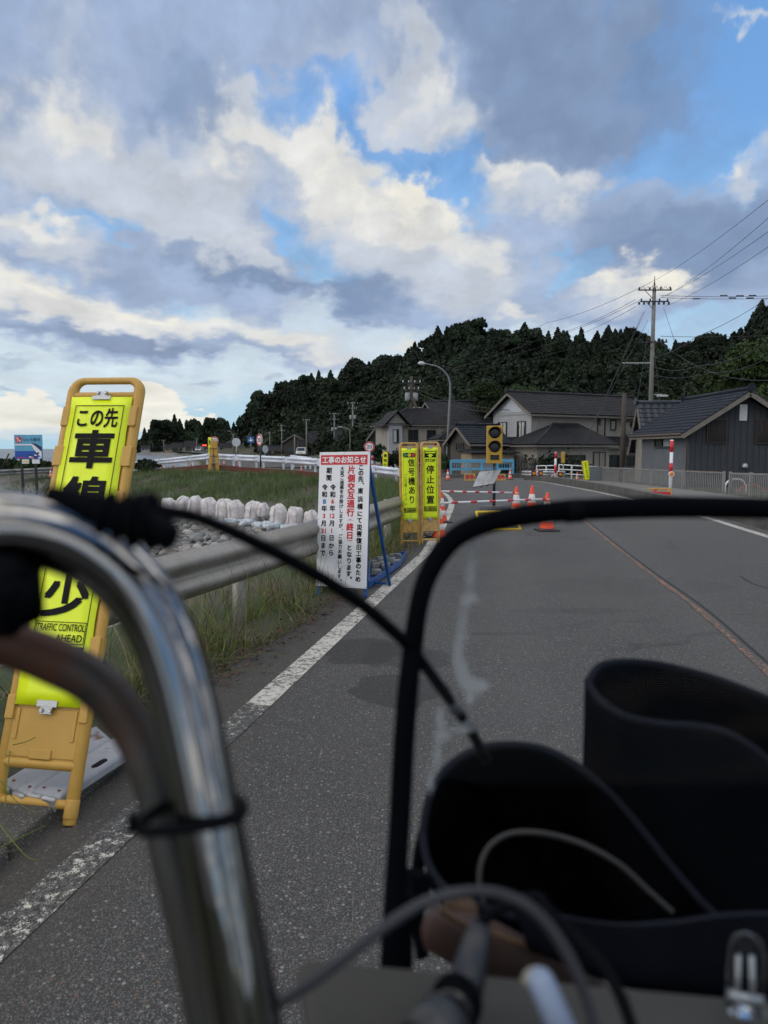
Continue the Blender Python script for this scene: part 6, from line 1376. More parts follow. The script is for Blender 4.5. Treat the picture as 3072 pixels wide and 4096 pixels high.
# ------------------------------------------------------------------ the bicycle in the foreground
def Dp(px, py, D): return Vector((0, 0, H))+ray(px, py)*D
g = NM('worn_chrome_painted_reflections'); n = g.noise(60, 7, .7); n2 = g.noise(9, 6, .7)
pit = g.ramp(g.noise(420, 3, .8), .70, .76, 0, .6); c = g.mix(g.ramp(n2, .58, .75, 0, .25), (.36, .365, .38), (.24, .22, .20)); at = g.n('Attribute'); at.attribute_name = 'around'; sx_ = g.n('CombineXYZ'); g.L(at.outputs['Fac'], sx_.inputs[0]); sn = g.n('TexNoise'); g.L(sx_.outputs[0], sn.inputs['Vector']); sn.inputs['Scale'].default_value = 14; sn.inputs['Detail'].default_value = 3; c = g.mix(g.ramp(sn.outputs['Fac'], .42, .53, 0, .88), c, (.05, .048, .046)); c = g.mix(pit, c, (.12, .08, .06))  # dark lengthwise bands imitate reflections in the colour; pits and grime are wear
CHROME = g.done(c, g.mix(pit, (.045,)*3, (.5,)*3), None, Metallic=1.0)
g = NM('rusty_steel'); n = g.noise(25, 8, .7); n2 = g.noise(8, 5, .6)
RUSTY = g.done(g.mix(g.ramp(g.math('ADD', g.math('MULTIPLY', n, .5), g.math('MULTIPLY', n2, .5)), .42, .56), (.030, .031, .030), g.mix(g.ramp(g.xyz()[0], -.085, -.125), (.030, .028, .024), (.075, .028, .013))), g.ramp(n, .3, .7, .35, .7), g.bump(n, .4, .001), Metallic=.4)
RUB = mat('black_rubber', (.004, .0045, .006), .65, spec=.2, bump=(200, .3, .001)); BPAINT = mat('black_paint', (.003, .0035, .005), .6, spec=.05)
CABLE = mat('black_cable', (.004, .0045, .006), .45, spec=.2)
bike = thing('bicycle', (0, .35, 0), 'old bicycle seen from the saddle, chrome handlebar arching in from the left', 'bicycle')
def bt(name, pts, rpx, m, n=20, k=8, D=None, flat=1.0, parent=None, cap=True):
    """a tube through image points (px, py, distance) with its width in pixels"""
    P = crom([Dp(*q[:3]) for q in pts], k); o = Vector(bike.location); n_ = len(P)
    rad = [rp/F*q[2]/2 for q, rp in zip(pts, rpx)]
    rr = [float(np.interp(i/(n_-1)*(len(pts)-1), range(len(pts)), rad)) for i in range(n_)]
    mb = MB(); mb.tube([p-o for p in P], rr, n, flat=flat, cap=cap); return mb.build(name, m, parent or bike)
# arched chrome bar
arch_p = [(-260, 2160, .25), (-80, 2098, .256), (90, 2086, .262), (250, 2118, .267), (395, 2190, .270), (515, 2290, .272), (604, 2405, .272), (668, 2535, .271), (714, 2680, .269), (752, 2850, .2665), (787, 3030, .2635), (828, 3240, .260), (874, 3480, .2555), (922, 3740, .2525), (980, 4080, .2485), (1018, 4300, .2455)]
for _ in range(3): arch_p = [arch_p[0]]+[tuple(.25*a+.5*b+.25*c for a, b, c in zip(arch_p[i-1], arch_p[i], arch_p[i+1])) for i in range(1, len(arch_p)-1)]+[arch_p[-1]]
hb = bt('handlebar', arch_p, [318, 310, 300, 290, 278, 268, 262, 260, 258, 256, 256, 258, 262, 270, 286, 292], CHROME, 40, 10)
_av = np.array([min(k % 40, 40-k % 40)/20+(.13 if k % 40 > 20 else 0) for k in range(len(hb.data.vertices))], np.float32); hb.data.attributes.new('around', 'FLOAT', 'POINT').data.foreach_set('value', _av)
bt('lower_bar', [(-200, 2500, .28), (-40, 2560, .283), (100, 2598, .287), (230, 2650, .29), (350, 2712, .292), (450, 2800, .293), (540, 2930, .292), (600, 3080, .288), (645, 3250, .284), (700, 3480, .278), (770, 3760, .272), (850, 4150, .264)], [170, 175, 185, 190, 185, 178, 170, 165, 160, 165, 175, 180], RUSTY, 24, 8)
cl = MB(); o = Vector(bike.location)
cl.tube([Dp(-80, 2340, .25)-o, Dp(40, 2345, .25)-o, Dp(112, 2355, .25)-o], [.0115, .011, .008], 18); cl.tube([Dp(20, 2300, .25)-o, Dp(60, 2480, .255)-o], [.012, .010], 14); cl.tube([Dp(-40, 2420, .25)-o, Dp(70, 2440, .25)-o], [.012, .010], 12)
cl.build('lever_clamp', RUB, bike)
# bellows and brake cable
BE = [(190, 1972, .232), (255, 1990, .232), (330, 2018, .233), (392, 2040, .234), (440, 2056, .234), (490, 2070, .235), (540, 2080, .235), (590, 2086, .235), (628, 2084, .235), (640, 2080, .235), (655, 2062, .235)]
P = crom([Dp(*q) for q in BE], 8); n_ = len(P); mb = MB()
rr = []
for i in range(n_):
    s = i/(n_-1); base = np.interp(s, [0, .2, .35, .6, .88, .9, .97, 1], [.0016, .0036, .0052, .0070, .0078, .0078, .0056, .0030]); rg = .0026*(.5+.5*math.cos(s*2*math.pi*8.2)) if .28 < s < .88 else .001
    rr.append(base+rg)
mb.tube([p-o for p in P], rr, 24); mb.build('cable_bellows', RUB, bike)
bt('brake_cable', [(600, 2030, .235), (665, 2045, .24), (760, 2062, .25), (880, 2105, .27), (1000, 2160, .29), (1130, 2225, .31), (1300, 2320, .335), (1450, 2420, .355), (1550, 2505, .37), (1640, 2590, .39), (1730, 2705, .41), (1820, 2830, .43), (1890, 2935, .45), (1945, 3040, .465)], [62, 60, 60, 58, 58, 57, 56, 54, 52, 50, 47, 44, 42, 40], CABLE, 16, 6)
for a, b in (((1788, 2785, .424), (1830, 2845, .431)), ((1852, 2878, .437), (1876, 2912, .445))): x = MB(); x.tube([Dp(*a)-o, Dp(*b)-o], .0036, 12); x.build('cable_sleeve', mat('worn_sleeve', (.10, .11, .12), .5), bike)
# zip tie round both bars
x = MB(); c = Dp(765, 3255, .262)-o; u = (Dp(980, 3225, .262)-Dp(560, 3275, .270)).normalized(); v = Vector((0, .97, -.1)).normalized(); ring = [c+u*.0200*math.cos(k*math.pi/18)+v*.0165*math.sin(k*math.pi/18)+Vector((0, 0, -.0015*math.cos(k*math.pi/9))) for k in range(36)]
x.tube(ring, .0022, 8, closed=True); x.tube([c-u*.019+Vector((-.0, -.006, .002)), c-u*.0225+Vector((0, -.008, .003))], .0036, 10); x.build('cable_tie', CABLE, bike)
# windscreen frame
bt('windscreen_frame', [(1550, 4120, .36), (1560, 3900, .365), (1578, 3600, .37), (1598, 3300, .375), (1614, 3000, .38), (1630, 2780, .385), (1650, 2600, .39), (1672, 2440, .392), (1700, 2330, .394), (1745, 2240, .396), (1810, 2160, .398), (1890, 2112, .40), (2000, 2078, .402), (2150, 2054, .404), (2320, 2040, .406), (2600, 2030, .408), (2850, 2030, .41), (3150, 2038, .412), (3400, 2050, .414)], [88, 88, 88, 88, 88, 86, 82, 78, 80, 84, 86, 88, 88, 88, 88, 88, 88, 86, 86], BPAINT, 22, 8)
x = MB(); x.tube([Dp(2262, 2046, .405)-o, Dp(2330, 2041, .406)-o], .0068, 16); x.build('frame_coupling', RUB, bike)
# clear screen with streaks of dried glue
g = NM('clear_screen'); b_ = g.b
sp = g.xyz(); n = g.noise(38, 6, .65, stretch=(1, 1, .45)); n2 = g.noise(120, 4, .7)
mp = g.n('Mapping', vector_type='TEXTURE'); g.L(g.obj, mp.inputs[0])
GLUE = []
out = g.nt.nodes['Material Output']; tr = g.n('BsdfTransparent'); tr.inputs[0].default_value = (.96, .965, .97, 1); gl = g.n('BsdfGlossy'); gl.inputs['Roughness'].default_value = .04; gl.inputs['Color'].default_value = (1, 1, 1, 1)
m1 = g.n('MixShader'); m1.inputs[0].default_value = .004; g.L(tr.outputs[0], m1.inputs[1]); g.L(gl.outputs[0], m1.inputs[2])
df = g.n('BsdfDiffuse'); df.inputs[0].default_value = (.34, .37, .39, 1)
at = g.n('Attribute'); at.attribute_name = 'smear'
mx = g.n('MixShader'); fac = g.math('MULTIPLY', g.ramp(g.math('ADD', at.outputs['Fac'], g.math('MULTIPLY', g.math('SUBTRACT', n, .5), .9)), .45, .85), .62, clamp=True); g.L(fac, mx.inputs[0]); g.L(m1.outputs[0], mx.inputs[1]); g.L(df.outputs[0], mx.inputs[2]); g.L(mx.outputs[0], out.inputs[0])
nu, nv = 60, 90; V = []; sm_ = []
blobs_ = [(1900, 2150, 50, 110, .9), (1880, 2300, 40, 90, .95), (1890, 2400, 60, 30, .8), (1850, 2480, 30, 120, 1.0), (1830, 2620, 36, 110, 1.0), (1910, 2740, 90, 40, 1.2), (1860, 2690, 40, 60, .9), (1880, 2800, 40, 36, 1.0), (1760, 2870, 40, 70, 1.0), (1850, 2915, 80, 22, 1.1), (1780, 2950, 50, 22, 1.0), (1745, 3020, 34, 90, 1.0), (1720, 3130, 30, 70, .8), (1900, 2550, 40, 18, .8), (2540, 2560, 20, 50, .55)]
for j in range(nv+1):
    for i in range(nu+1):
        py = lerp(2060, 4050, j/nv); px = lerp(1700 if py > 2350 else 1700+(2350-py)*.55, 3400, i/nu) - (py-2300)*.045*(1-i/nu)
        p = Dp(px, py, .372+.035*(1-j/nv)+.004); V.append(tuple(p-o)); s = 0
        for (cx, cy, rx, ry, st) in blobs_: s += st*math.exp(-((px-cx)/rx/.75)**2-((py-cy)/ry/.85)**2)
        sm_.append(min(s, 1.2))
Fq = [(j*(nu+1)+i, j*(nu+1)+i+1, (j+1)*(nu+1)+i+1, (j+1)*(nu+1)+i) for j in range(nv) for i in range(nu)]
ws = npmesh('windscreen', V, Fq, MATS['clear_screen'], bike, smooth=True)
a_ = ws.data.attributes.new('smear', 'FLOAT', 'POINT'); a_.data.foreach_set('value', np.array(sm_, np.float32))
# ------------------------------------------------------------------ black felt hand covers with open cuffs
g = NM('black_felt'); n = g.noise(140, 5, .75); n2 = g.noise(20, 5, .6)
g.done(g.mix(n2, (.0016, .0018, .003), (.005, .0056, .008)), .95, g.bump(n, .9, .0016), **{'Specular IOR Level': .0, 'Sheen Weight': .0})
FELT = MATS['black_felt']; EDGE = mat('felt_edge', (.012, .014, .020), .95, spec=.1, bump=(260, .5, .0005))
def cuff(name, label, rim, base, thick=.0045):
    """rim and base: loops of (px, py, D); the cloth runs between them"""
    A1 = crom([Dp(*q) for q in rim+[rim[0]]], 8)[:-1]; B1 = crom([Dp(*q) for q in base+[base[0]]], 8)[:-1]; n = len(A1)
    o = A1[0]; rows = []
    for k in range(13): s = k/12; rows.append([tuple(a.lerp(b, s)-o) for a, b in zip(A1, B1)]+[tuple(A1[0].lerp(B1[0], s)-o)])
    t = thing(name, o, label, 'hand cover', 'black felt hand covers'); m = MB(); m.grid(rows); nb_ = len(B1); m.add([tuple(b-o) for b in B1], [tuple(range(nb_))]); m.build('cuff', FELT, t, solid=thick)
    e = MB(); e.tube([a-o for a in A1], thick*.62, 10, closed=True); e.build('rim', EDGE, t); return t
cuff('hand_cover', 'near black felt hand cover, its open cuff facing the rider', 
     [(1690, 3330, .50), (1720, 3180, .51), (1790, 3070, .525), (1900, 3000, .54), (2030, 2978, .55), (2180, 2998, .55), (2320, 3070, .54), (2450, 3180, .53), (2570, 3320, .52), (2680, 3460, .51), (2790, 3590, .50), (2860, 3680, .49), (2700, 3720, .46), (2450, 3725, .44), (2200, 3700, .43), (1960, 3640, .44), (1790, 3560, .46), (1712, 3450, .48)],
     [(1720, 3480, .74), (1750, 3400, .75), (1820, 3330, .76), (1920, 3290, .78), (2030, 3280, .78), (2180, 3290, .78), (2320, 3330, .78), (2450, 3400, .77), (2570, 3480, .76), (2680, 3570, .75), (2760, 3650, .74), (2820, 3720, .73), (2700, 3760, .62), (2450, 3790, .60), (2200, 3790, .60), (1960, 3740, .62), (1810, 3650, .66), (1740, 3560, .7)])
cuff('hand_cover', 'far black felt hand cover standing upright at the right edge', 
     [(2350, 2730, .54), (2395, 2668, .56), (2470, 2648, .58), (2580, 2650, .60), (2700, 2670, .61), (2850, 2710, .61), (3000, 2765, .60), (3150, 2830, .59), (3260, 2920, .57), (3280, 3060, .53), (3200, 3100, .51), (3100, 3060, .50), (3000, 2985, .50), (2900, 2930, .50), (2780, 2905, .50), (2640, 2895, .505), (2500, 2865, .51), (2400, 2800, .525)],
     [(2330, 3420, .66), (2390, 3400, .69), (2470, 3390, .71), (2580, 3390, .73), (2700, 3400, .74), (2850, 3430, .74), (3000, 3480, .73), (3150, 3560, .72), (3260, 3640, .68), (3300, 3760, .64), (3250, 3860, .57), (3150, 3900, .54), (3020, 3900, .53), (2900, 3880, .53), (2780, 3860, .53), (2640, 3780, .54), (2480, 3660, .57), (2370, 3520, .62)])
# shallow black pouch below the cuffs, and the pale wire arc standing in it
def sheet(name, label, cat, top, bot, m, thick, edge=None, group=None):
    A1 = crom([Dp(*q) for q in top], 8); B1 = crom([Dp(*q) for q in bot], 8); o = A1[0]; rows = []
    for k in range(9): s = k/8; rows.append([tuple(a.lerp(b, s)-o+Vector((0, .012*math.sin(s*3.14)*-1, 0))) for a, b in zip(A1, B1)])
    mb = MB(); mb.grid(rows)
    t = thing(name, o, label, cat, group); mb.build('side', m, t, solid=thick)
    if edge: e = MB(); e.tube([a-o for a in A1], thick*.55, 8); e.build('hem', edge, t)
    return t
sheet('front_pouch', 'black felt pouch hanging across the bottom in front of the hand covers', 'pouch', [(2040, 3600, .42), (2150, 3650, .41), (2300, 3690, .40), (2480, 3712, .395), (2700, 3700, .39), (2900, 3672, .39), (3120, 3665, .39), (3300, 3670, .39)], [(2130, 3790, .40), (2240, 3830, .39), (2380, 3890, .38), (2540, 3940, .375), (2750, 3985, .37), (2930, 4010, .37), (3150, 4030, .37), (3320, 4040, .37)], FELT, .005, EDGE)
P = crom([Dp(*q) for q in ((1935, 3620, .47), (1918, 3540, .475), (1925, 3450, .48), (1965, 3378, .485), (2040, 3335, .49), (2140, 3330, .49), (2250, 3350, .49), (2360, 3390, .485), (2480, 3460, .48), (2590, 3560, .475), (2690, 3650, .47))], 6)
x = MB(); x.tube([p-P[0] for p in P], .0020, 8); ob = x.build('wire_hoop', mat('pale_wire', (.020, .019, .0185), .7), None, label='thin pale stiffening wire arching inside the near hand cover', cat='wire'); ob.location = P[0]
# board, leather pouch, cables at the very bottom
def slab(name, label, cat, quad, th, m, bevel=.004):
    Q = [Dp(*q) for q in quad]; o = Q[0]; nrm = (Q[1]-Q[0]).cross(Q[3]-Q[0]).normalized()
    if nrm.z > 0: nrm = -nrm
    vs = [tuple(q-o) for q in Q]+[tuple(q-o+nrm*th) for q in Q]
    mb = MB(); mb.add(vs, [(0, 1, 2, 3), (4, 5, 6, 7), (0, 1, 5, 4), (1, 2, 6, 5), (2, 3, 7, 6), (3, 0, 4, 7)]); ob = mb.build(name, m, None, bevel=bevel, seg=3, label=label, cat=cat); ob.location = o; return ob
g = NM('worn_board'); n = g.noise(14, 7, .7, stretch=(1, 3, 1)); g.done(g.mix(n, (.022, .0215, .019), (.038, .036, .032)), .8, g.bump(n, .4, .002))
slab('carrier_board', 'flat grey brown board at the bottom edge under the cables', 'board', [(1195, 3822, .34), (3250, 4010, .36), (3350, 4700, .26), (1330, 4700, .24)], .012, MATS['worn_board'])
x = MB(); c0 = [Dp(*q) for q in ((1690, 3700, .43), (1790, 3735, .425), (1950, 3790, .42), (2110, 3860, .415), (2300, 3930, .41), (2420, 3960, .41))]; P = crom(c0, 5); n_ = len(P)
x.tube([p-P[0] for p in P], [float(np.interp(i/(n_-1), [0, .08, .3, .6, 1], [.004, .013, .017, .014, .003])) for i in range(n_)], 18, flat=.7); lp = thing('leather_pouch', P[0], 'reddish brown leather tool roll with tan stitching behind the plug', 'tool roll')
x.build('roll', mat('red_leather', (.026, .009, .0065), .6, var=.35, vscale=30, bump=(120, .4, .001)), lp)
P2 = crom([Dp(*q) for q in ((1760, 3640, .41), (1850, 3690, .408), (1990, 3740, .405), (2150, 3800, .40), (2300, 3870, .40))], 5); x = MB(); x.tube([p-P[0] for p in P2], .0018, 8); x.build('stitching', mat('tan_cord', (.06, .03, .010), .7), lp)
P2 = crom([Dp(*q) for q in ((1790, 3600, .43), (1850, 3640, .43), (1900, 3660, .43))], 5); x = MB(); x.tube([p-P[0] for p in P2], [.004+.004*math.sin(i/len(P2)*3.1) for i in range(len(P2))], 10); x.build('tan_tab', mat('tan_cord', (.06, .03, .010), .7), lp)
# braided cable
g = NM('braided_sleeve'); uvn = g.n('UVMap')
P = crom([Dp(*q) for q in ((700, 4230, .27), (860, 4130, .27), (1030, 4060, .272), (1200, 3960, .275), (1380, 3830, .28), (1550, 3700, .285), (1700, 3610, .29), (1850, 3570, .295), (1990, 3575, .295), (2110, 3625, .29), (2200, 3710, .285), (2270, 3820, .28), (2330, 3950, .275), (2375, 4100, .27), (2390, 4250, .265))], 34)
rr = [.0023+(.00045*math.sin(i*1.57) if i > len(P)*.5 else .0001*math.sin(i*1.57)) for i in range(len(P))]
x = MB(); x.tube([p-P[0] for p in P], rr, 14); ob = x.build('braided_cable', mat('braid', (.019, .021, .029), .6, bump=(1500, .6, .0005)), None, label='grey braided cable looping over the bottom of the view', cat='cable'); ob.location = P[0]
P = crom([Dp(*q) for q in ((1920, 3690, .33), (1990, 3640, .33), (2060, 3610, .33), (2150, 3590, .33), (2190, 3640, .325), (2290, 3740, .32), (2400, 3850, .31), (2480, 3980, .30), (2540, 4150, .29))], 8)
x = MB(); x.tube([p-P[0] for p in P], .0026, 12); ob = x.build('thin_cable', CABLE, None, label='thin dark cable running down beside the braided one', cat='cable'); ob.location = P[0]
pg = thing('cable_plug', Dp(1910, 3710, .33), 'dark cable plug with a ribbed collar standing in front of the leather roll', 'plug'); o2_ = Vector(pg.location)
x = MB(); x.tube([Dp(1925, 3690, .33)-o2_, Dp(1905, 3770, .327)-o2_, Dp(1860, 3950, .31)-o2_, Dp(1800, 4060, .292)-o2_], [.0045, .0066, .0082, .0086], 20); x.build('body', mat('plug_grey', (.009, .0105, .016), .35, var=.2, vscale=40), pg)
for a, b in (((1830, 4000, .302), (1822, 4016, .299)), ((1815, 4030, .297), (1806, 4046, .294))): x = MB(); x.tube([Dp(*a)-o2_, Dp(*b)-o2_], .0108, 20); x.build('collar', RUB, pg)
x = MB(); x.tube([Dp(1790, 4060, .292)-o2_, Dp(1700, 4200, .28)-o2_], [.011, .012], 20); x.build('base', mat('plug_silver', (.035, .037, .042), .4, .3), pg)
wt = thing('marker_tube', Dp(2150, 3900, .262), 'white capped tube pointing up from the bottom edge', 'tube'); o3 = Vector(wt.location)
x = MB(); P = [Dp(2142, 3885, .262)-o3, Dp(2150, 3900, .262)-o3, Dp(2165, 3930, .261)-o3, Dp(2300, 4230, .25)-o3]; x.tube(P, [.0022, .0042, .0048, .0049], 20); x.build('tube', mat('tube_white', (.17, .22, .32), .45), wt)
x = MB(); x.tube([Dp(2128, 3892, .264)-o3, Dp(2134, 3905, .264)-o3], [.0034, .005], 16); x.build('cap', mat('tube_ivory', (.2, .19, .15), .5), wt)
lt = thing('clear_lamp', Dp(2985, 4010, .33), 'small clear plastic bulb with a metal filament base in the bottom right corner', 'bulb'); o4 = Vector(lt.location)
cp = NM('clear_plastic'); cp.done((.72, .76, .80), .06, **{'Transmission Weight': 1.0, 'IOR': 1.18})
x = MB(); P = [Dp(2992, 3735, .33), Dp(2990, 3755, .33), Dp(2988, 3800, .33), Dp(2980, 3960, .33), Dp(2975, 4040, .33)]; x.tube([p-o4 for p in P], [.002, .0062, .0075, .0078, .0078], 20); x.build('bulb', MATS['clear_plastic'], lt)
x = MB()
for dx in (-28, 22): x.tube([Dp(2980+dx, 4060, .333)-o4, Dp(2984+dx*.8, 3820, .333)-o4], .0009, 6)
x.tube([Dp(2920, 3975, .333)-o4, Dp(3040, 3990, .333)-o4], .0022, 8); x.tube([Dp(2925, 4040, .333)-o4, Dp(3050, 4050, .333)-o4], .0028, 8); x.build('filament_base', STEEL, lt)
# the bottle cage side and bag edge next to the frame
x = MB(); P = crom([Dp(*q) for q in ((1700, 3320, .52), (1680, 3400, .51), (1668, 3520, .50), (1670, 3650, .49), (1690, 3830, .48))], 5); x.tube([p-P[0] for p in P], .008, 10, flat=.5); ob = x.build('bag_edge', FELT, None, label='black bag edge strap beside the windscreen frame', cat='strap'); ob.location = P[0]
x = MB(); x.bar(Dp(1600, 3600, .40)-o, Dp(1680, 3600, .41)-o, .012, .03); x.bar(Dp(1610, 3560, .39)-o, Dp(1600, 4000, .38)-o, .022, .012, up=(1, 0, 0)); x.build('frame_bracket', BPAINT, bike)

# ---- the rest of the bicycle, below and behind the view
fr = MB(); hx = .06
for a, b, r in (((hx, .40, .86), (hx, .47, .62), .020), ((hx, .44, .70), (hx, -.28, .52), .017), ((hx, .46, .62), (hx, -.18, .28), .019), ((hx, -.32, .86), (hx, -.18, .28), .016), ((hx, -.18, .28), (hx-.06, -.66, .34), .011), ((hx, -.18, .28), (hx+.06, -.66, .34), .011), ((hx, -.28, .56), (hx-.06, -.66, .34), .009), ((hx, -.28, .56), (hx+.06, -.66, .34), .009)):
    fr.tube([Vector(a)-o, Vector(b)-o], r, 14)
fr.build('frame', BPAINT, bike)
fk = MB()
for s in (-1, 1): fk.tube([Vector((hx+s*.03, .47, .62))-o, Vector((hx+s*.055, .52, .50))-o, Vector((hx+s*.055, .62, .34))-o], [.014, .013, .010], 12)
fk.bar(Vector((hx-.05, .47, .62))-o, Vector((hx+.05, .47, .62))-o, .03, .03); fk.build('fork', BPAINT, bike)
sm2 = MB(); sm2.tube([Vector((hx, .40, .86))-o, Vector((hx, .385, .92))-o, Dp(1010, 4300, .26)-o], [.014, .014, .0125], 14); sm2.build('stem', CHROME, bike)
TYRE = mat('tyre_rubber', (.012, .012, .013), .8, bump=(90, .5, .002))
for y, z in ((.62, .34), (-.66, .34)):
    wh = MB(); wh.tube([Vector((hx, y+.305*math.cos(k*math.pi/24), z+.305*math.sin(k*math.pi/24)))-o for k in range(48)], .021, 10, closed=True); w_ = wh.build('wheel', TYRE, bike)
    rm = MB(); rm.tube([Vector((hx, y+.278*math.cos(k*math.pi/24), z+.278*math.sin(k*math.pi/24)))-o for k in range(48)], .010, 8, closed=True)
    for k in range(18): an = k*math.pi/9; rm.tube([Vector((hx+.02*(-1)**k, y, z))-o, Vector((hx, y+.275*math.cos(an), z+.275*math.sin(an)))-o], .0012, 5)
    rm.tube([Vector((hx-.05, y, z))-o, Vector((hx+.05, y, z))-o], .016, 12); rm.build('rim_and_spokes', STEEL, w_)
sd_ = MB(); rows = []
for k in range(9):
    f = k/8; hw = [.015, .03, .04, .05, .065, .085, .10, .095, .05][k]; y = -.16-f*.27
    rows.append([tuple(Vector((hx+hw*math.cos(a_), y, .885+.01*f+.028*math.sin(a_)))-o) for a_ in [math.pi*j/8 for j in range(17)]])
sd_.grid(rows); sd_.build('saddle', RUB, bike, solid=.004)

for m_ in (RUB, BPAINT, CABLE, FELT, EDGE): m_.node_tree.nodes['Principled BSDF'].inputs['IOR'].default_value = 1.12
# ------------------------------------------------------------------ vegetation
def leafmat(name, a, b, c, tr=.15):
    g = NM(name); geo = g.n('NewGeometry'); r = geo.outputs['Random Per Island']; oi = g.n('ObjectInfo').outputs['Random']; n = g.noise(.35, 4, .6)
    col = g.mix(r, a, b); col = g.mix(g.ramp(n, .45, .7), col, c); big_ = g.noise(.045, 4, .6, vec=g.n('NewGeometry').outputs['Position']); col = g.mix(g.ramp(big_, .52, .66, 0, .7), col, tuple(min(1, v*(1.25 if 'light' in name else 1.8)) for v in b)); hs = g.n('HueSaturation'); g.L(col, hs.inputs['Color']); g.L(g.ramp(oi, 0, 1, .55, 1.45), hs.inputs['Value']); g.L(g.ramp(oi, 0, 1, .485, .52), hs.inputs['Hue'])
    return g.done(hs.outputs[0], .75, **{'Specular IOR Level': .2})
LF_D = leafmat('foliage_dark', (.010, .017, .010), (.020, .032, .016), (.015, .026, .013)); LF_C = leafmat('foliage_cedar', (.008, .014, .010), (.016, .026, .015), (.015, .021, .012)); LF_L = leafmat('foliage_light', (.018, .034, .012), (.036, .058, .019), (.027, .047, .015))
BARK = mat('bark', (.05, .038, .028), .95, var=.3, vscale=6)
def leaves(C, Nrm, size, rn, asp=1.4):
    """one small quad per centre"""
    n = len(C); a = rn.rand(n)*6.283; t = np.cross(Nrm, rn.randn(n, 3)); t /= np.linalg.norm(t, axis=1)[:, None]+1e-9; b = np.cross(Nrm, t)
    s = size*(.6+.8*rn.rand(n))[:, None]; t = t*s*asp*.5; b = b*s*.5
    V = np.stack([C-t-b, C+t-b*.6, C+t*1.1+b*.7, C-t+b], 1).reshape(-1, 3); return V
def crown(kind, rn, n, h, w, ls):
    if kind == 'cedar':
        z = h*(1-rn.rand(n)**.62); tier = np.floor(z/h*11+rn.rand(n)*.35)/11
        prof = np.interp(z/h, [0, .12, .3, .6, .85, 1], [.35, .85, 1, .68, .30, .03]); ang = rn.rand(n)*6.283
        lump = 1+.22*np.sin(ang*5+z*2.1)+.16*np.sin(ang*3-z*3.7+1)
        rr = w*prof*lump*(1-.42*rn.rand(n)**2); x, y = np.cos(ang)*rr, np.sin(ang)*rr; z = z-rr*.18
        C = np.stack([x, y, z], 1); N = np.stack([np.cos(ang), np.sin(ang), .6+0*ang], 1)+rn.randn(n, 3)*.6
    else:
        k = 16; cs = []
        for i in range(k):
            a = rn.rand()*6.283; q = rn.rand()**.5*w*.68; zz = h*(.32+.55*rn.rand())-q*.25; cs.append((q*math.cos(a), q*math.sin(a), zz, w*rn.uniform(.28, .48)))
        cs.append((0, 0, h*.78, w*.45)); cs = np.array(cs); id_ = rn.randint(0, len(cs), n); d = rn.randn(n, 3); d /= np.linalg.norm(d, axis=1)[:, None]
        d[:, 2] = np.abs(d[:, 2])*.9-.25*rn.rand(n); r = cs[id_, 3]*(1-.35*rn.rand(n)**2)*(1+.15*np.sin(d[:, 0]*7+id_)); C = cs[id_, :3]+d*r[:, None]; N = d+rn.randn(n, 3)*.55
    N /= np.linalg.norm(N, axis=1)[:, None]; return leaves(C, N, ls, rn)
def quads(V): return np.arange(len(V), dtype=np.int32).reshape(-1, 4)
rn = np.random.RandomState(21)
protos = []
for kind, n, h, w, ls, m in (('cedar', 7500, 12, 2.4, .34, LF_C), ('cedar', 7500, 11, 2.9, .34, LF_C), ('cedar', 4400, 13, 2.2, .42, LF_D), ('broad', 8500, 9, 4.2, .34, LF_D), ('broad', 8500, 8, 4.6, .34, LF_D), ('broad', 8000, 8, 4.0, .33, LF_L), ('broad', 4400, 10, 3.4, .40, LF_C), ('broad', 19000, 8, 4.2, .17, LF_L)):
    V = crown(kind, rn, n, h, w, ls); me_o = npmesh('tree_source', V, quads(V), m); protos.append((kind, me_o.data, h)); bpy.data.objects.remove(me_o)
trunk_m = MB(); trunk_m.tube([(0, 0, -2), (.1, 0, 3), (0, .1, 8)], [.3, .2, .08], 8); for_tr = trunk_m.build('tree_source', BARK); TRUNK = for_tr.data; bpy.data.objects.remove(for_tr)
def hz(x, y): return float(hill(np.array([float(x)]), np.array([float(y)]))[0])
LBL = {'cedar': ('dark pointed cedar on the wooded hill', 'cedars on the wooded hill'), 'broad': ('dark rounded broadleaf tree on the wooded hill', 'broadleaf trees on the wooded hill')}
def plant(i, x, y, z, s, nm, lb, gr, trunk=False):
    k, me, h = protos[i]; o = bpy.data.objects.new(nm, me); COL.objects.link(o); o.location = (x, y, z); sc = s*random.uniform(.9, 1.1); o.scale = (sc*random.uniform(.85, 1.15), sc*random.uniform(.85, 1.15), sc); o.rotation_euler = (0, 0, random.uniform(0, 6.28)); tag(o, lb, 'tree', gr); PL.append(o)
    if trunk: t = bpy.data.objects.new('trunk', TRUNK); COL.objects.link(t); t.parent = o
    return o
PL = []; random.seed(5); cnt = 0
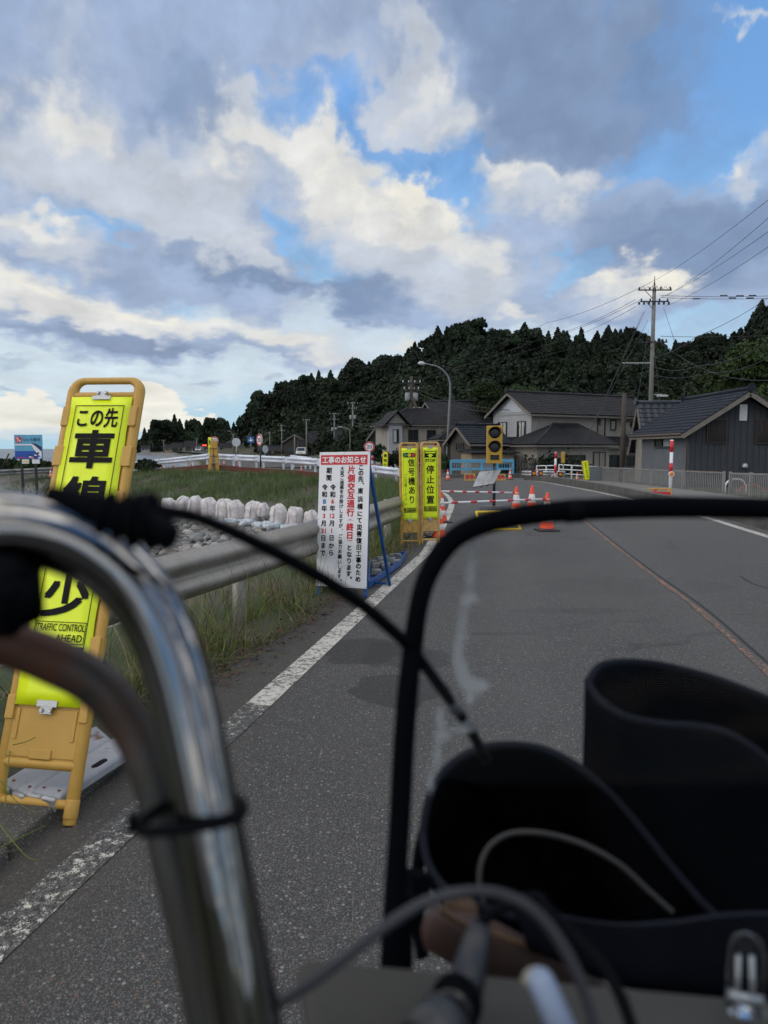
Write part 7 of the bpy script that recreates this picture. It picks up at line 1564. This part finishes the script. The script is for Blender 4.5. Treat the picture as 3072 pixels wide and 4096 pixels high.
# the skyline trees: their tops follow the outline of the hill
xs = np.arange(505, 1690, 15.5)
for dx in xs:
    a = (dx*1.8517-1536)/F; dc = float(np.interp(a, _da, _dc)); dy = float(np.interp(dx, [p[0] for p in SKYL], [p[1] for p in SKYL]))
    for rank in range(2):
        Y = dc*(1-.10*rank)+random.uniform(-4, 4); ax = a+random.uniform(-.006, .006)*(1+rank); top = A(1536+ax*F, (dy+random.uniform(-3, 12)+rank*16)*1.8517, Y); g0 = hz(top.x, Y)
        ced = random.random() < (.72 if dx > 900 else .5); i = random.choice((0, 1, 2)) if ced else random.choice((3, 4, 6))
        hh = protos[i][2]; s = min(1.5, max(.45, (dc/150)**.5*random.uniform(.75, 1.0))); z = top.z-hh*s*(1.0 if ced else .93)
        s_ = s*(1+max(0, (z-g0-2))/hh*.5)
        plant(i, top.x, Y, top.z-hh*s_*(1 if ced else .93), s_, 'cedar_tree' if ced else 'broadleaf_tree', *LBL['cedar' if ced else 'broad']); cnt += 1
# rows of trees down the near faces of the hill
for k in range(900):
    if cnt >= 292: break
    dx = random.uniform(860, 1720); a = (dx*1.8517-1536)/F; db, dc = float(np.interp(a, _da, _db)), float(np.interp(a, _da, _dc)); f = random.random()**1.1; Y = lerp(db+1, dc-6, f)
    x = a*Y; g0 = hz(x, Y); i = random.choice((0, 1, 2, 3, 4, 4, 3, 6)) if f > .25 else random.choice((3, 4, 5, 5, 6))
    ced = protos[i][0] == 'cedar'; plant(i, x, Y, g0-1.2, random.uniform(.55, .85), 'cedar_tree' if ced else 'broadleaf_tree', *LBL['cedar' if ced else 'broad']); cnt += 1
# names for the hill trees: kind, row, stretch of the hill and count from the left
def px_of(o): return 1536+F*o.location.x/o.location.y
rows_ = {}
for o in PL: 
    a = o.location.x/o.location.y; dc = float(np.interp(a, _da, _dc)); db = float(np.interp(a, _da, _db)); f_ = (o.location.y-db)/(dc-db); row = 'on the skyline' if f_ > .97 else 'just under the skyline' if f_ > .80 else 'halfway down the hill' if f_ > .4 else 'low on the hill'
    p_ = px_of(o); seg = 'left of the notice board' if p_ < 1280 else 'above the slim signs' if p_ < 1760 else 'right of the street lamp' if p_ < 2080 else 'above the two storey house' if p_ < 2560 else 'right of the tall pole'
    rows_.setdefault((o['group'], row, seg), []).append(o)
for (gr, row, seg), L_ in rows_.items():
    L_.sort(key=px_of); kd = 'cedar' if 'cedar' in gr else 'rounded tree'
    for k_, o in enumerate(L_): o['label'] = '%s %s from the left %s %s' % (ORD[k_], kd, row, seg.replace('the roof of ', ''))
# everything else on the hill is one mass of foliage
AV = []; rn = np.random.RandomState(9)
for k in range(3500):
    a = rn.uniform(-.36, .62) if k < 2900 else rn.uniform(.6, 1.6); db, dc = float(np.interp(a, _da, _db)), float(np.interp(a, _da, _dc)); f = rn.rand(); Y = lerp(db-3, dc+2, f); g0 = hz(a*Y, Y)
    kind = 'cedar' if rn.rand() < .4 and f > .3 else 'broad'; sc = rn.uniform(.55, .95); far = Y > 220 or a > .7
    V = crown(kind, rn, 120 if far else 520, 8*sc, 3.6*sc if kind == 'broad' else 2.3*sc, (1.1 if far else .42)); V += (a*Y, Y, g0-1.5); AV.append(V)
V = np.concatenate(AV); npmesh('hill_forest', V, quads(V), LF_D, kind='stuff', label='dense dark forest covering the hill behind the houses')
# headland trees on the far left
random.seed(9)
hd_ = [312, 330, 345, 362, 377, 388, 404, 418, 430, 445, 460, 475, 492, 505, 318, 350, 398, 440, 480]
for k, (dx, dy) in enumerate(((312, 928), (330, 916), (345, 908), (362, 908), (377, 904), (388, 912), (404, 932), (418, 911), (430, 914), (445, 908), (460, 905), (475, 905), (492, 910), (505, 918), (318, 938), (350, 925), (398, 938), (440, 920), (480, 918))):
    a = (dx*1.8517-1536)/F; Y = 470+random.uniform(-20, 20); top = A(1536+a*F, dy*1.8517, Y); i = (2, 0, 3, 4)[k % 4]; s = 1.5; plant(i, top.x, Y, top.z-protos[i][2]*s*.97, s*1.05, 'headland_tree', 'dark tree on the low headland, '+ORD[sorted(hd_).index(dx)]+' from the left', 'trees on the far headland')
# trees and bushes near the houses
for x_, Y, s, i, lb in ((A(2860, 1700, 62).x, 62, 1.0, 7, 'light green tree behind the ridge of the corrugated house'), (A(3010, 1700, 58).x, 58, 1.05, 7, 'light green tree at the right edge above the corrugated house roof'), (A(1960, 1700, 88).x, 88, .8, 7, 'green tree above the board house roof'), (A(1905, 1700, 80).x, 80, .55, 4, 'small green tree left of the two storey house'), (A(1720, 1700, 92).x, 92, .75, 7, 'bamboo green tree above the grey balcony house'), (A(2060, 1700, 95).x, 95, .85, 7, 'green tree above the gable of the two storey house')):
    plant(i, x_, Y, -.6+(1.8 if Y < 65 else 4 if Y > 85 else 0), s, 'garden_tree', lb, None, True)
def bush(px, py, Y, w, h, lb, m=LF_D, n=1400, ls=.12, gr=None):
    p = A(px, py, Y); V = crown('broad', np.random.RandomState(int(px)), n, h, w, ls); o = npmesh('bush', V, quads(V), m, label=lb, cat='bush', group=gr); o.location = p; return o
bush(1312, 1813, 125, 1.3, 1.0, 'clipped dark hedge bush left of the twin transformer pole'); bush(1345, 1813, 122, 1.2, .9, 'clipped round hedge bush at the foot of the twin transformer pole', LF_L); bush(1500, 1865, 60, 1.0, 1.8, 'dark bush right of the speed sign at the notice board'); bush(1600, 1870, 62, 2.0, 1.1, 'low bush in front of the grey balcony house'); bush(1765, 1893, 52, .8, 1.5, 'bush at the foot of the curved street lamp', LF_L)
bush(1935, 1880, 57, .5, 2.4, 'climbing green bush beside the porch of the board house', LF_L); bush(45, 1886, 49, 1.0, .62, 'leafy bush left of the billboard posts by the sea', LF_L, ls=.2); bush(100, 1886, 49, 1.0, .62, 'leafy bush behind the billboard by the sea', LF_L, ls=.2); bush(165, 1886, 49, .8, .5, 'leafy bush right of the billboard by the sea', LF_L, ls=.2); bush(2, 1888, 47, .4, .8, 'dark bush with a bare stick at the left edge', LF_D, ls=.15)
bush(590, 1880, 46, .9, .45, 'weedy bush just right of the near sign by the sea', LF_D, ls=.14); bush(2215, 1880, 55, 3.4, .7, 'low weeds along the dull guardrail of the two storey house', LF_D, ls=.14)
x = MB(); a, b = A(5, 1875, 40), A(36, 1815, 40); x.tube([(0, 0, 0), tuple((b-a)*.6), tuple(b-a)], [.04, .03, .05], 6); o = x.build('bare_stick', BARK, None, label='bare stick poking up at the left edge against the sea', cat='stick'); o.location = a
# grass
g = NM('bank_grass'); geo = g.n('NewGeometry'); r = geo.outputs['Random Per Island']; n = g.noise(.5, 5, .65)
c = g.mix(r, (.055, .095, .034), (.14, .19, .07)); c = g.mix(g.ramp(n, .42, .66), c, (.095, .13, .055)); c = g.mix(g.ramp(r, .93, .95), c, (.16, .13, .08)); g.done(c, .8, **{'Specular IOR Level': .15})
g = NM('verge_grass'); geo = g.n('NewGeometry'); r = geo.outputs['Random Per Island']
c = g.mix(r, (.040, .075, .014), (.17, .21, .045)); c = g.mix(g.ramp(r, .66, .70), c, (.24, .19, .10)); c = g.mix(g.ramp(r, .93, .94), c, (.09, .05, .03)); g.done(c, .7, **{'Specular IOR Level': .2})
def blades(X, Y, Z, hgt, wd, rn, lean=.45, seg=3):
    n = len(X); a = rn.rand(n)*6.283; la = rn.rand(n)*6.283; L = lean*(.2+rn.rand(n)); V = np.zeros((n, (seg+1)*2, 3))
    for s in range(seg+1):
        f = s/seg; ww = wd*(1-f*.92)
        cx = X+np.cos(la)*L*hgt*f**1.8; cy = Y+np.sin(la)*L*hgt*f**1.8; cz = Z+hgt*(f-.28*L*f*f)
        V[:, 2*s] = np.stack([cx-np.cos(a)*ww/2, cy-np.sin(a)*ww/2, cz], 1); V[:, 2*s+1] = np.stack([cx+np.cos(a)*ww/2, cy+np.sin(a)*ww/2, cz], 1)
    k = (seg+1)*2; base = np.arange(n)[:, None]*k; Fq = np.concatenate([np.stack([base[:, 0]+2*s, base[:, 0]+2*s+1, base[:, 0]+2*s+3, base[:, 0]+2*s+2], 1) for s in range(seg)]); return V.reshape(-1, 3), Fq
rn = np.random.RandomState(31)
n = 150000; X = rn.uniform(-24, 1.4, n); Y = rn.uniform(20, 52, n); yb = np.where(X < -2.4, 23.5-.987*(X+2.4), 23.5-.5*(X+2.4)); clump = fbm(X*.5+50, Y*.5+20, 3)
ok = (Y > yb+.25+.3*rn.rand(n)) & (Y < yR(X)-.55) & (rn.rand(n) < .75+clump*.9) & (Y < 30+rn.rand(n)*22)
X, Y = X[ok], Y[ok]; cl_ = clump[ok]; Z = terrain(X, Y); V, Fq = blades(X, Y, Z, (.17+.24*rn.rand(len(X)))*(1+cl_*1.3), .018+.014*rn.rand(len(X)), rn, .6, 2)
npmesh('bank_grass', V, Fq, MATS['bank_grass'], kind='stuff', label='tall green grass covering the bank below the white barrier')
# grass right of the creek between the board and the slim signs, and beyond the left rail
n = 26000; X = rn.uniform(-2.5, 2.0, n); Y = rn.uniform(10.5, 29, n); ok = (X < np.interp(Y, [10.5, 12, 14, 18, 22.5, 24, 29], [.1, .42, .7, 1.0, .8, -.3, 1.0])) & (X > np.interp(Y, [10, 16, 22, 30], [-.1, -.2, -1.5, -2.5]))
X, Y = X[ok], Y[ok]; Z = terrain(X, Y); V, Fq = blades(X, Y, Z, .22+.35*rn.rand(len(X)), .012+.01*rn.rand(len(X)), rn, .6, 2); npmesh('creek_grass', V, Fq, MATS['bank_grass'], kind='stuff', label='rough grass along the creek edge behind the slim signs')
# verge under the guardrail
n = 10500; Y = rn.uniform(1.2, 11.4, n); xe = np.interp(Y, [-6, 3.6, 4.63, 5.88, 10.1, 12], [-1.55, -1.34, -1.04, -.68, .2, .52]); X = xe+.02-np.abs(rn.randn(n))*.62; d = fbm(X*2.2+9, Y*1.6+5, 3)
ok = (rn.rand(n) < .22+d*2.9) & (X > -4) & ((Y > 3.9) | (X < -1.75)); ok0 = ok; X, Y, d = X[ok], Y[ok], d[ok]; Z = terrain(X, Y)+.0; hg = (.06+.40*rn.rand(len(X))**1.8)*np.clip((xe[ok0]-X)/.34+.22, .22, 1.15)*(1+d*1.0)
V, Fq = blades(X, Y, Z, hg, .004+.008*rn.rand(len(X)), rn, 1.5, 5); npmesh('verge_grass', V, Fq, MATS['verge_grass'], kind='stuff', label='straggly green and dry grass under the old guardrail')
# tall seed stalks (foxtail) leaning over the rail and the road
n = 600; Y = rn.uniform(3.6, 11.2, n); X = np.array([float(xrail(y)) for y in Y])+rn.uniform(-.25, .42, n); Z = terrain(X, Y); V, Fq = blades(X, Y, Z, .45+.45*rn.rand(n), np.full(n, .0045), rn, .7, 6); npmesh('seed_stalks', V, Fq, MATS['verge_grass'], kind='stuff', label='thin seed stalks standing up in front of the guardrail')
# dead leaves and twigs along the asphalt edge
n = 1500; Y = rn.uniform(3.6, 11, n); xe = np.interp(Y, [3.6, 4.63, 5.88, 10.1, 12], [-1.34, -1.04, -.68, .2, .52]); X = xe+rn.randn(n)*.10; C = np.stack([X, Y, gz(X, Y)+.012+.02*rn.rand(n)], 1); N = np.stack([rn.randn(n)*.4, rn.randn(n)*.4, np.ones(n)], 1); N /= np.linalg.norm(N, axis=1)[:, None]
V = leaves(C, N, .016, rn, 1.8); npmesh('leaf_litter', V, quads(V), mat('dead_leaves', (.075, .045, .03), .9, var=.4, vscale=20), kind='stuff', label='brown dead leaves and litter along the edge of the asphalt')
# a few long straws lying on the road edge and over the kerb
for k, (a, b, c_) in enumerate((((880, 2660, 0), (1050, 2610, .05), (1240, 2655, .0)), ((870, 2700, 0), (960, 2680, .03), (1100, 2690, .0)), ((20, 3230, .2), (60, 2900, .28), (190, 2780, .4)), ((50, 2980, .3), (120, 2960, .3), (200, 2905, .3)), ((0, 3120, .2), (60, 3200, .15), (150, 3260, .1)), ((0, 3390, .1), (80, 3350, .12), (190, 3300, .1)), ((0, 3300, .1), (100, 3420, .1), (160, 3440, .1)))):
    P = crom([G(*a), G(*b), G(*c_)], 6); x = MB(); x.tube([p-P[0] for p in P], [.0022*(1-.6*i/len(P)) for i in range(len(P))], 5); o = x.build('straw', MATS['verge_grass'], None, label=('long straw lying across the asphalt toward the white line', 'shorter straw lying beside the long one', 'tallest stalk rising in front of the near sign', 'stalk crossing the lower plate of the near sign', 'low stalk at the foot bar of the near sign', 'straw lying on the kerb at the left edge', 'curved straw hanging over the kerb at the left edge')[k], cat='straw', group='straws at the road edge'); o.location = P[0]
COL.objects.unlink(_tob); bpy.data.objects.remove(_tob)
